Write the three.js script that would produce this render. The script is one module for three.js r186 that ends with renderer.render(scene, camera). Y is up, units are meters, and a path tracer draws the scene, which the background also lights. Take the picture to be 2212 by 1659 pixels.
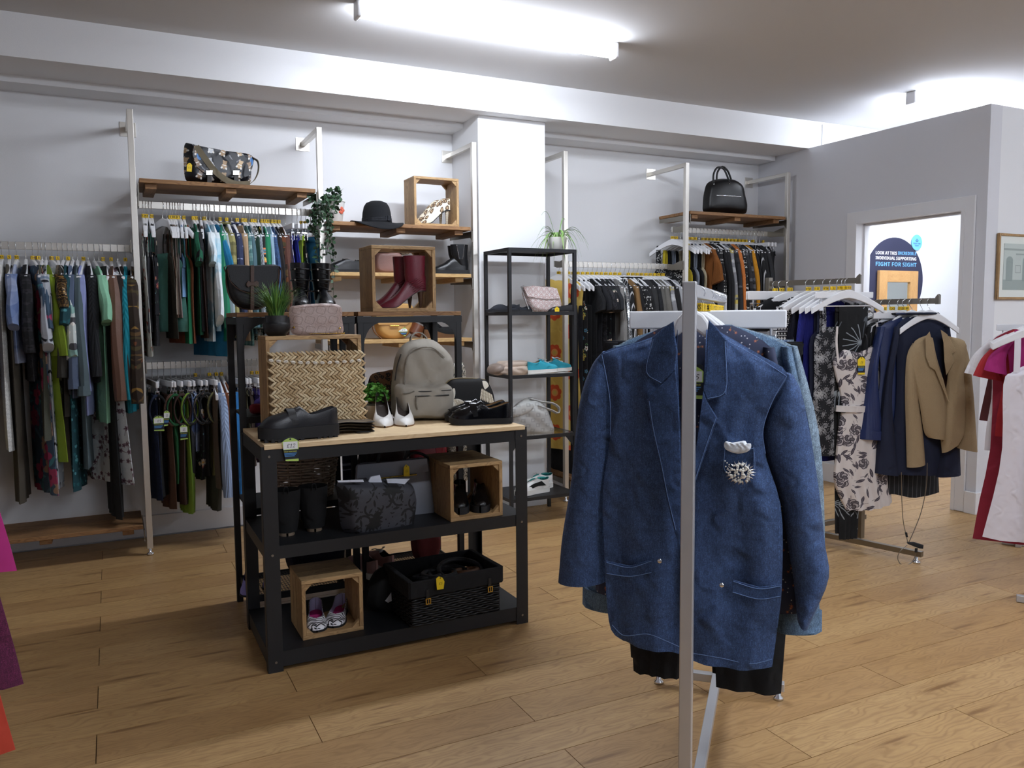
import * as THREE from 'three';
import { mergeGeometries, mergeVertices } from 'three/addons/utils/BufferGeometryUtils.js';
import { RoundedBoxGeometry } from 'three/addons/geometries/RoundedBoxGeometry.js';
import { RectAreaLightUniformsLib } from 'three/addons/lights/RectAreaLightUniformsLib.js';

// ---------- camera, lights, exposure ----------
const scene = new THREE.Scene();
scene.background = new THREE.Color(0x30343a);
const FOCAL = 1739.28, CAM_H = 1.36;
const camera = new THREE.PerspectiveCamera(2 * Math.atan(829.5 / FOCAL) * 180 / Math.PI, 2212 / 1659, 0.05, 60);
camera.position.set(0, CAM_H, 0);
camera.rotation.order = 'YXZ';
camera.rotation.set(-4.836 * Math.PI / 180, -26.435 * Math.PI / 180, -0.00877);
camera.updateMatrixWorld(true);
const renderer = new THREE.WebGLRenderer({ antialias: true });
renderer.toneMapping = THREE.LinearToneMapping;
renderer.toneMappingExposure = 1.0;
renderer.shadowMap.enabled = true;
RectAreaLightUniformsLib.init();
// every ceiling tube: its left end, its row; the light itself is built in tubeLamp()
const TUBES = [[1.156, -4.03], [5.15, -3.98], [1.156, -0.7], [5.15, -0.7], [1.156, 2.3], [5.15, 2.3]];
const TUBE_COLOR = 0xecf3ff, TUBE_DOWN = 64, TUBE_SIDE = 40, TUBE_GLOW = 28;

// ---------- helpers ----------
function rng(seed) { let a = seed >>> 0; return () => { a = (a + 0x6D2B79F5) >>> 0; let t = a; t = Math.imul(t ^ (t >>> 15), t | 1); t ^= t + Math.imul(t ^ (t >>> 7), t | 61); return ((t ^ (t >>> 14)) >>> 0) / 4294967296; }; }
const R0 = rng(7);
const V = (x, y, z) => new THREE.Vector3(x, y, z);
const lerp = (a, b, t) => a + (b - a) * t, clamp = (x, a = 0, b = 1) => Math.min(b, Math.max(a, x));
const smooth = (a, b, x) => { const t = clamp((x - a) / (b - a)); return t * t * (3 - 2 * t); };
function pix(px, py) { return V((px - 1106) / FOCAL, -(py - 829.5) / FOCAL, -1).applyQuaternion(camera.quaternion); }
function onY(px, py, y) { const d = pix(px, py), t = (y - CAM_H) / d.y; return V(d.x * t, y, d.z * t); }
function onZ(px, py, z) { const d = pix(px, py), t = z / d.z; return V(d.x * t, CAM_H + d.y * t, z); }
function onX(px, py, x) { const d = pix(px, py), t = x / d.x; return V(x, CAM_H + d.y * t, d.z * t); }
// a vertical (or tilted) working plane: local u right, v up, n out; heading a turns it about y, tilt leans it back
function frame(o, a = 0, tilt = 0) {
  const e = new THREE.Euler(-tilt, a, 0, 'YXZ'), q = new THREE.Quaternion().setFromEuler(e), qi = q.clone().invert();
  const n = V(0, 0, 1).applyQuaternion(q);
  return { o, a, tilt, q, e,
    uv(px, py, off = 0) { const d = pix(px, py); const c = V(0, CAM_H, 0); const oo = o.clone().addScaledVector(n, off); const t = oo.clone().sub(c).dot(n) / d.dot(n); const p = c.addScaledVector(d, t).sub(o).applyQuaternion(qi); return [p.x, p.y]; },
    put(g) { g.position.copy(o); g.quaternion.copy(q); return g; } };
}
const used = new Map();
function numbered(n) { const k = used.get(n) || 0; used.set(n, k + 1); return k ? n + '_' + String(k).padStart(3, '0') : n; }
function thing(name, label, category, group, pos, turn = 0) {
  const g = new THREE.Group(); g.name = numbered(name); scene.add(g);
  if (pos) g.position.copy(pos.isVector3 ? pos : V(...pos)); g.rotation.y = turn;
  g.userData = { label, category }; if (group) g.userData.group = group; return g;
}
function part(parent, name, geo, mat, label, kind) {
  if (Array.isArray(geo)) geo = merge(geo);
  const m = new THREE.Mesh(geo, mat); m.name = name; m.castShadow = m.receiveShadow = true;
  if (label) m.userData.label = label; if (kind) m.userData.kind = kind;
  parent.add(m); return m;
}
function single(name, label, category, geo, mat, group) {
  const m = part(scene, numbered(name), geo, mat); m.userData = { label, category }; if (group) m.userData.group = group; return m;
}
function struct(name, geo, mat) { const m = part(scene, numbered(name), geo, mat); m.userData = { kind: 'structure', label: STRUCT_LABEL[name] || name.replace(/_/g, ' ') + ' of the shop room', category: name.split('_')[0] }; return m; }
const STRUCT_LABEL = {};
function clean(g) { let h = g.index ? g.toNonIndexed() : g; for (const k of Object.keys(h.attributes)) if (!['position', 'normal', 'uv'].includes(k)) h.deleteAttribute(k); if (!h.attributes.uv) h.setAttribute('uv', new THREE.BufferAttribute(new Float32Array(h.attributes.position.count * 2), 2)); h.morphAttributes = {}; return h; }
function merge(list) { return list.length === 1 ? list[0] : mergeGeometries(list.map(clean)); }
// boxes get uv in metres, the long side of each face along u when grain is set
function box(w, h, d, x = 0, y = 0, z = 0, r = 0) {
  const g = r ? new RoundedBoxGeometry(w, h, d, 2, Math.min(r, w / 2.01, h / 2.01, d / 2.01)) : new THREE.BoxGeometry(w, h, d);
  return boxUV(g, w, h, d).translate(x, y, z);
}
let uvJit = 0;
function boxUV(g, w, h, d) {
  const p = g.attributes.position, n = g.attributes.normal, uv = g.attributes.uv; const long = w >= h && w >= d ? 0 : h >= d ? 1 : 2; uvJit = (uvJit + 0.377) % 7;
  for (let i = 0; i < p.count; i++) {
    const P = [p.getX(i), p.getY(i), p.getZ(i)], N = [Math.abs(n.getX(i)), Math.abs(n.getY(i)), Math.abs(n.getZ(i))]; const ax = N[0] > N[1] && N[0] > N[2] ? 0 : N[1] > N[2] ? 1 : 2;
    const o = [0, 1, 2].filter(k => k !== ax); let a = o[0], b = o[1]; if (o.includes(long)) { a = long; b = o.find(k => k !== long); }
    uv.setXY(i, P[a] + uvJit, P[b] + uvJit * 0.61);
  } return g;
}
function tube(pts, r, seg = 16, rad = 6, closed = false) { return new THREE.TubeGeometry(new THREE.CatmullRomCurve3(pts.map(p => p.isVector3 ? p : V(...p)), closed, 'centripetal'), seg, r, rad, closed); }
function lathe(pts, seg = 28) { return new THREE.LatheGeometry(pts.map(p => new THREE.Vector2(p[0], p[1])), seg); }
function shapeOf(pts, smoothN = 0) { let q = pts; if (smoothN) q = spline2(pts, smoothN, true); return new THREE.Shape(q.map(p => new THREE.Vector2(p[0], p[1]))); }
function extr(pts, depth, bevel = 0, smoothN = 0, holes) {
  const s = pts instanceof THREE.Shape ? pts : shapeOf(pts, smoothN); if (holes) for (const h of holes) s.holes.push(new THREE.Path(h.map(p => new THREE.Vector2(p[0], p[1]))));
  const d = Math.max(1e-4, depth - 2 * bevel);
  const g = new THREE.ExtrudeGeometry(s, { depth: d, bevelEnabled: bevel > 0, bevelThickness: bevel, bevelSize: bevel, bevelOffset: -bevel, bevelSegments: 2, curveSegments: 10 });
  return g.translate(0, 0, -d / 2);
}
function spline2(pts, n, closed = false) { const c = new THREE.CatmullRomCurve3(pts.map(p => V(p[0], p[1], 0)), closed, 'centripetal'); return c.getPoints(n).slice(0, closed ? n : n + 1).map(p => [p.x, p.y]); }
// piecewise smooth function through [x, y] pairs
function curve(pairs) { return x => { if (x <= pairs[0][0]) return pairs[0][1]; for (let i = 1; i < pairs.length; i++) if (x <= pairs[i][0]) { const [x0, y0] = pairs[i - 1], [x1, y1] = pairs[i]; const t = (x - x0) / (x1 - x0 || 1e-9); const m0 = i > 1 ? (y1 - pairs[i - 2][1]) / (x1 - pairs[i - 2][0]) : (y1 - y0) / (x1 - x0), m1 = i < pairs.length - 1 ? (pairs[i + 1][1] - y0) / (pairs[i + 1][0] - x0) : (y1 - y0) / (x1 - x0); const h = x1 - x0, t2 = t * t, t3 = t2 * t; return (2 * t3 - 3 * t2 + 1) * y0 + (t3 - 2 * t2 + t) * h * m0 + (-2 * t3 + 3 * t2) * y1 + (t3 - t2) * h * m1; } return pairs[pairs.length - 1][1]; }; }
// grid surface; f(i/nu, j/nv) -> [x, y, z, u, v]
function grid(nu, nv, f, flip = false) {
  const P = [], U = [], I = [];
  for (let j = 0; j <= nv; j++) for (let i = 0; i <= nu; i++) { const p = f(i / nu, j / nv); P.push(p[0], p[1], p[2]); U.push(p[3] ?? p[0], p[4] ?? p[1]); }
  for (let j = 0; j < nv; j++) for (let i = 0; i < nu; i++) { const a = j * (nu + 1) + i, b = a + 1, c = a + nu + 1, d = c + 1; flip ? I.push(a, c, b, b, c, d) : I.push(a, b, c, b, d, c); }
  const g = new THREE.BufferGeometry(); g.setAttribute('position', new THREE.Float32BufferAttribute(P, 3)); g.setAttribute('uv', new THREE.Float32BufferAttribute(U, 2)); g.setIndex(I); g.computeVertexNormals(); return g;
}
// closed loft through rings of 3-D points (same count); caps optional
function loft(rings, caps = [false, false], vScale = 1) {
  const n = rings[0].length; let len = [0]; for (let j = 1; j < rings.length; j++) len.push(len[j - 1] + rings[j][0].distanceTo(rings[j - 1][0]));
  const per = r => { let s = 0; const o = [0]; for (let i = 1; i <= n; i++) { s += r[i % n].distanceTo(r[i - 1]); o.push(s); } return o; };
  const pm = per(rings[Math.floor(rings.length / 2)]);
  const g = grid(n, rings.length - 1, (a, b) => { const j = Math.round(b * (rings.length - 1)), i = Math.round(a * n); const p = rings[j][i % n]; return [p.x, p.y, p.z, pm[i], len[j] * vScale]; });
  const L = [g];
  caps.forEach((c, k) => { if (!c) return; const r = k ? rings[rings.length - 1] : rings[0]; const m = r.reduce((s, p) => s.add(p), V(0, 0, 0)).multiplyScalar(1 / n); const P = [], U = []; for (let i = 0; i < n; i++) { const A = r[i], B = r[(i + 1) % n]; const q = k ? [m, A, B] : [m, B, A]; for (const p of q) { P.push(p.x, p.y, p.z); U.push(p.x, p.z); } } const h = new THREE.BufferGeometry(); h.setAttribute('position', new THREE.Float32BufferAttribute(P, 3)); h.setAttribute('uv', new THREE.Float32BufferAttribute(U, 2)); h.computeVertexNormals(); L.push(h); });
  return merge(L);
}
// cloth: rows from top to bottom between a left and a right edge ([u, v] points, v falling), front and back depth
function edgeAt(e, t) { const s = t * (e.length - 1), i = Math.min(e.length - 2, Math.floor(s)), f = s - i; const p0 = e[Math.max(0, i - 1)], p1 = e[i], p2 = e[i + 1], p3 = e[Math.min(e.length - 1, i + 2)]; const cr = k => 0.5 * (2 * p1[k] + (p2[k] - p0[k]) * f + (2 * p0[k] - 5 * p1[k] + 4 * p2[k] - p3[k]) * f * f + (3 * p1[k] - p0[k] - 3 * p2[k] + p3[k]) * f * f * f); return [cr(0), cr(1)]; }
function cloth(left, right, o = {}) {
  const rows = o.rows || 20, cols = o.cols || 14, th = o.th ?? 0.004, front = o.front || ((u, t) => 0), back = o.back || ((u, t) => front(u, t) - th), uo = o.uo || 0;
  const edge = (u) => Math.sin(Math.PI * clamp(u));
  const F = (u, t, fn, sgn) => { const l = edgeAt(left, t), r = edgeAt(right, t); const x = lerp(l[0], r[0], u), y = lerp(l[1], r[1], u) + (o.dy ? o.dy(u, t) : 0); return [x + (o.dx ? o.dx(u, t) : 0), y, fn(u, t), x + uo, y]; };
  const f = grid(cols, rows, (u, t) => F(u, t, front), true), b = grid(cols, rows, (u, t) => F(u, t, back), false);
  const rim = grid(1, rows, (k, t) => F(0, t, k ? front : back), true), rim2 = grid(1, rows, (k, t) => F(1, t, k ? front : back), false);
  const bot = grid(cols, 1, (u, k) => F(u, 1, k ? back : front), true), top = grid(cols, 1, (u, k) => F(u, 0, k ? front : back), true);
  return merge([f, b, rim, rim2, bot, top]);
}
// pillow: star-shaped outline inflated to both sides
function pillow(outline, df, db, o = {}) {
  const n = o.n || 56, rings = o.rings || 7, pw = o.pw || 2.6; const q = o.sharp ? resample(outline, n) : spline2(outline, n, true);
  let cx = 0, cy = 0; for (const p of q) { cx += p[0] / n; cy += p[1] / n; }
  const bump = o.bump || (() => 0);
  const side = (d, s) => grid(n, rings, (a, b) => { const p = q[Math.round(a * n) % n]; const r = 1 - b; const k = Math.pow(Math.max(0, 1 - Math.pow(r, pw)), 1 / pw); const rr = r + 0.0; const x = cx + (p[0] - cx) * rr, y = cy + (p[1] - cy) * rr; return [x, y, s * (d * k) + (b > 0 ? bump(x, y) * s : 0), x, y]; }, s < 0);
  return mergeVertices(merge([side(df, 1), side(db, -1)]), 1e-5);
}
function resample(pts, n) { const L = [0]; const m = pts.length; for (let i = 1; i <= m; i++) { const a = pts[i - 1], b = pts[i % m]; L.push(L[i - 1] + Math.hypot(b[0] - a[0], b[1] - a[1])); } const out = []; for (let k = 0; k < n; k++) { const s = k / n * L[m]; let i = 1; while (L[i] < s) i++; const f = (s - L[i - 1]) / (L[i] - L[i - 1] || 1); const a = pts[i - 1], b = pts[i % m]; out.push([lerp(a[0], b[0], f), lerp(a[1], b[1], f)]); } return out; }
// ribbon: flat strap along a path; w is the width across `side`, th thick
function ribbon(pts, w, th, side, seg = 24) {
  const c = new THREE.CatmullRomCurve3(pts.map(p => p.isVector3 ? p : V(...p)), false, 'centripetal'); const rings = []; const S0 = side.isVector3 ? side.clone() : V(...side);
  for (let i = 0; i <= seg; i++) { const p = c.getPoint(i / seg), t = c.getTangent(i / seg); const s = S0.clone().addScaledVector(t, -S0.dot(t)).normalize(); const nn = s.clone().cross(t).normalize(); rings.push([[1, 1], [1, -1], [-1, -1], [-1, 1]].map(([a, b]) => p.clone().addScaledVector(s, a * w / 2).addScaledVector(nn, b * th / 2))); }
  const g = loft(rings, [true, true]); const h = g.index ? g.toNonIndexed() : g; h.computeVertexNormals(); return h;
}
const move = (g, x, y, z) => g.translate(x, y, z), rotY = (g, a) => g.rotateY(a), rotX = (g, a) => g.rotateX(a), rotZ = (g, a) => g.rotateZ(a);
// ---------- textures and materials ----------
function canvasTex(w, h, draw, size, color = true) {
  const c = document.createElement('canvas'); c.width = w; c.height = h; const x = c.getContext('2d'); draw(x, w, h);
  const t = new THREE.CanvasTexture(c); if (color) t.colorSpace = THREE.SRGBColorSpace; t.wrapS = t.wrapT = THREE.RepeatWrapping; t.magFilter = THREE.LinearFilter;
  if (size) t.repeat.set(1 / size[0], 1 / size[1]); return t;
}
function noise2(seed, n) { const r = rng(seed), G = new Float32Array(n * n); for (let i = 0; i < n * n; i++) G[i] = r(); return (x, y) => { x = ((x % n) + n) % n; y = ((y % n) + n) % n; const i = Math.floor(x), j = Math.floor(y), f = x - i, g = y - j, a = f * f * (3 - 2 * f), b = g * g * (3 - 2 * g), i1 = (i + 1) % n, j1 = (j + 1) % n; return lerp(lerp(G[j * n + i], G[j * n + i1], a), lerp(G[j1 * n + i], G[j1 * n + i1], a), b); }; }
function dataTex(w, h, f, size, color = true) {
  const d = new Uint8Array(w * h * 4); for (let j = 0; j < h; j++) for (let i = 0; i < w; i++) { const c = f(i / w, j / h); const k = (j * w + i) * 4; d[k] = c[0]; d[k + 1] = c[1]; d[k + 2] = c[2]; d[k + 3] = 255; }
  const t = new THREE.DataTexture(d, w, h); if (color) t.colorSpace = THREE.SRGBColorSpace; t.wrapS = t.wrapT = THREE.RepeatWrapping; t.magFilter = THREE.LinearFilter; t.minFilter = THREE.LinearMipmapLinearFilter; t.generateMipmaps = true; if (size) t.repeat.set(1 / size[0], 1 / size[1]); t.needsUpdate = true; return t;
}
function woodTex(seed, base, dark, size, knots, streak = 1) {
  const n1 = noise2(seed, 64), n2 = noise2(seed + 1, 8), n4 = noise2(seed + 4, 32), n3 = noise2(seed + 2, 16), r = rng(seed + 3); const K = []; for (let i = 0; i < knots; i++) K.push([r(), r(), 0.015 + r() * 0.02]);
  return dataTex(1024, 256, (u, v) => {
    let warp = n3(u * 16, v * 16) * 0.9 + n2(u * 8, v * 8) * 0.35; let kn = 0;
    for (const [kx, ky, kr] of K) { let dx = Math.abs(u - kx); dx = Math.min(dx, 1 - dx); let dy = Math.abs(v - ky); dy = Math.min(dy, 1 - dy); const q = Math.hypot(dx / 2.6, dy) / kr; warp += Math.exp(-q * 0.5) * 0.8; kn = Math.max(kn, Math.exp(-q * q * 1.2)); }
    const ring = 0.5 + 0.5 * Math.sin((v * 16 + warp * 3) * 6.28); const fine = n1(u * 64, v * 64 * 1) * 0.5 + n4(u * 32, v * 256) * 0.5;
    const blotch = n2(u * 32 * 0.25, v * 8); const k = clamp(0.30 * Math.pow(ring, 3) * streak + 0.30 * fine * streak + 0.28 * Math.pow(blotch, 1.5) * streak + kn * 0.9);
    return [0, 1, 2].map(i => lerp(base[i], dark[i], k));
  }, size);
}
const grain = (() => { const n = noise2(55, 128), m = noise2(56, 64); return dataTex(256, 256, (u, v) => { const a = 255 * (0.55 * n(u * 128, v * 128) + 0.45 * m(u * 64, v * 64)); return [a, a, a]; }, [0.12, 0.12], false); })();
const weave = dataTex(128, 128, (u, v) => { const a = 128 + 60 * Math.sin(u * 6.283 * 32) + 60 * Math.sin(v * 6.283 * 32); return [a, a, a]; }, [0.05, 0.05], false);
const ribBump = dataTex(64, 64, (u, v) => { const a = 128 + 120 * Math.sin(u * 6.283 * 8); return [a, a, a]; }, [0.05, 0.05], false);
const creases = (() => { const n = noise2(65, 8), m = noise2(66, 16); return dataTex(256, 256, (u, v) => { const w = m(u * 16, v * 16) * 2; const a = 255 * (0.6 * n(u * 16 + w, v * 8) + 0.4 * m(u * 16, v * 16)); return [a, a, a]; }, [0.5, 0.5], false); })();
const mats = new Map();
function mat(key, o) { if (!mats.has(key)) mats.set(key, o.physical ? new THREE.MeshPhysicalMaterial((delete o.physical, o)) : new THREE.MeshStandardMaterial(o)); return mats.get(key); }
const col = c => new THREE.Color(c);
const paint = (c, r = 0.6, b = 0.0003) => mat('paint' + c + r, { color: col(c), roughness: r, bumpMap: grain, bumpScale: b });
const plain = (c, r = 0.5, m = 0) => mat('plain' + c + r + m, { color: col(c), roughness: r, metalness: m });
const leather = (c, r = 0.42, b = 0.0012) => mat('lth' + c + r, { color: col(c), roughness: r, bumpMap: grain, bumpScale: b * 0.35 });
const fabric = (c, r = 0.9) => mat('fab' + c, { color: col(c), roughness: r, bumpMap: creases, bumpScale: 0.006 });
const knit = c => mat('knit' + c, { color: col(c), roughness: 0.95, bumpMap: ribBump, bumpScale: 0.003 });
const M = {
  white: paint(0xe9eaec, 0.75), soffit: paint(0xdedfe0, 0.8), ceil: paint(0xd2d2d3, 0.85), partition: paint(0xdcdde2, 0.7), gloss: plain(0xe8e8ea, 0.35),
  steel: mat('steel', { color: col(0xd8d4cc), roughness: 0.3, metalness: 0.72 }), chrome: mat('chrome', { color: col(0xe2e4e8), roughness: 0.14, metalness: 1 }), darksteel: mat('darksteel', { color: col(0x8c877e), roughness: 0.35, metalness: 1 }),
  alu: mat('alu', { color: col(0xc6c7ca), roughness: 0.4, metalness: 0.6 }),
  black: plain(0x101114, 0.45), blackMetal: plain(0x14161a, 0.5), softBlack: plain(0x0b0c0e, 0.85), gold: mat('gold', { color: col(0xd9b65c), roughness: 0.25, metalness: 1 }),
  hanger: plain(0xf0f1f4, 0.3), yellow: plain(0xf3c814, 0.5), rubber: plain(0x15161a, 0.7), whiteRubber: plain(0xe6e4de, 0.6),
  glass: mat('glass', { physical: true, color: col(0xfafcfb), roughness: 0.05, transmission: 1, thickness: 0, ior: 1.5 }),
};
function pat(key, w, h, size, draw, rough = 0.88, extra = {}) { if (mats.has('pat' + key)) return mats.get('pat' + key); return mat('pat' + key, Object.assign({ map: canvasTex(w, h, draw, size), roughness: rough, bumpMap: creases, bumpScale: 0.005 }, extra)); }
const fill = (x, c, w, h) => { x.fillStyle = c; x.fillRect(0, 0, w, h); };
// draws at every wrapped position so that tiles join
function wrapDraw(x, w, h, px, py, r, f) { for (const ox of [-w, 0, w]) for (const oy of [-h, 0, h]) { if (px + ox < -r || px + ox > w + r || py + oy < -r || py + oy > h + r) continue; x.save(); x.translate(px + ox, py + oy); f(x); x.restore(); } }
function scatter(x, w, h, n, seed, r, f) { const q = rng(seed); for (let i = 0; i < n; i++) { const px = q() * w, py = q() * h, s = q(), a = q() * 6.28, k = q(); wrapDraw(x, w, h, px, py, r, c => { c.rotate(a); f(c, s, k); }); } }
function flower(c, r, colA, colB, n = 5) { c.fillStyle = colA; for (let i = 0; i < n; i++) { c.rotate(6.283 / n); c.beginPath(); c.ellipse(0, r * 0.55, r * 0.36, r * 0.5, 0, 0, 6.283); c.fill(); } c.fillStyle = colB; c.beginPath(); c.arc(0, 0, r * 0.28, 0, 6.283); c.fill(); }
function leaf(c, r, colr) { c.fillStyle = colr; c.beginPath(); c.moveTo(-r, 0); c.quadraticCurveTo(0, -r * 0.6, r, 0); c.quadraticCurveTo(0, r * 0.6, -r, 0); c.fill(); }
function blob(c, r, seed) { const q = rng(seed); c.beginPath(); for (let i = 0; i <= 9; i++) { const a = i / 9 * 6.283, s = r * (0.65 + 0.45 * q()); i ? c.lineTo(Math.cos(a) * s, Math.sin(a) * s) : c.moveTo(Math.cos(a) * s, Math.sin(a) * s); } c.fill(); }
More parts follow.
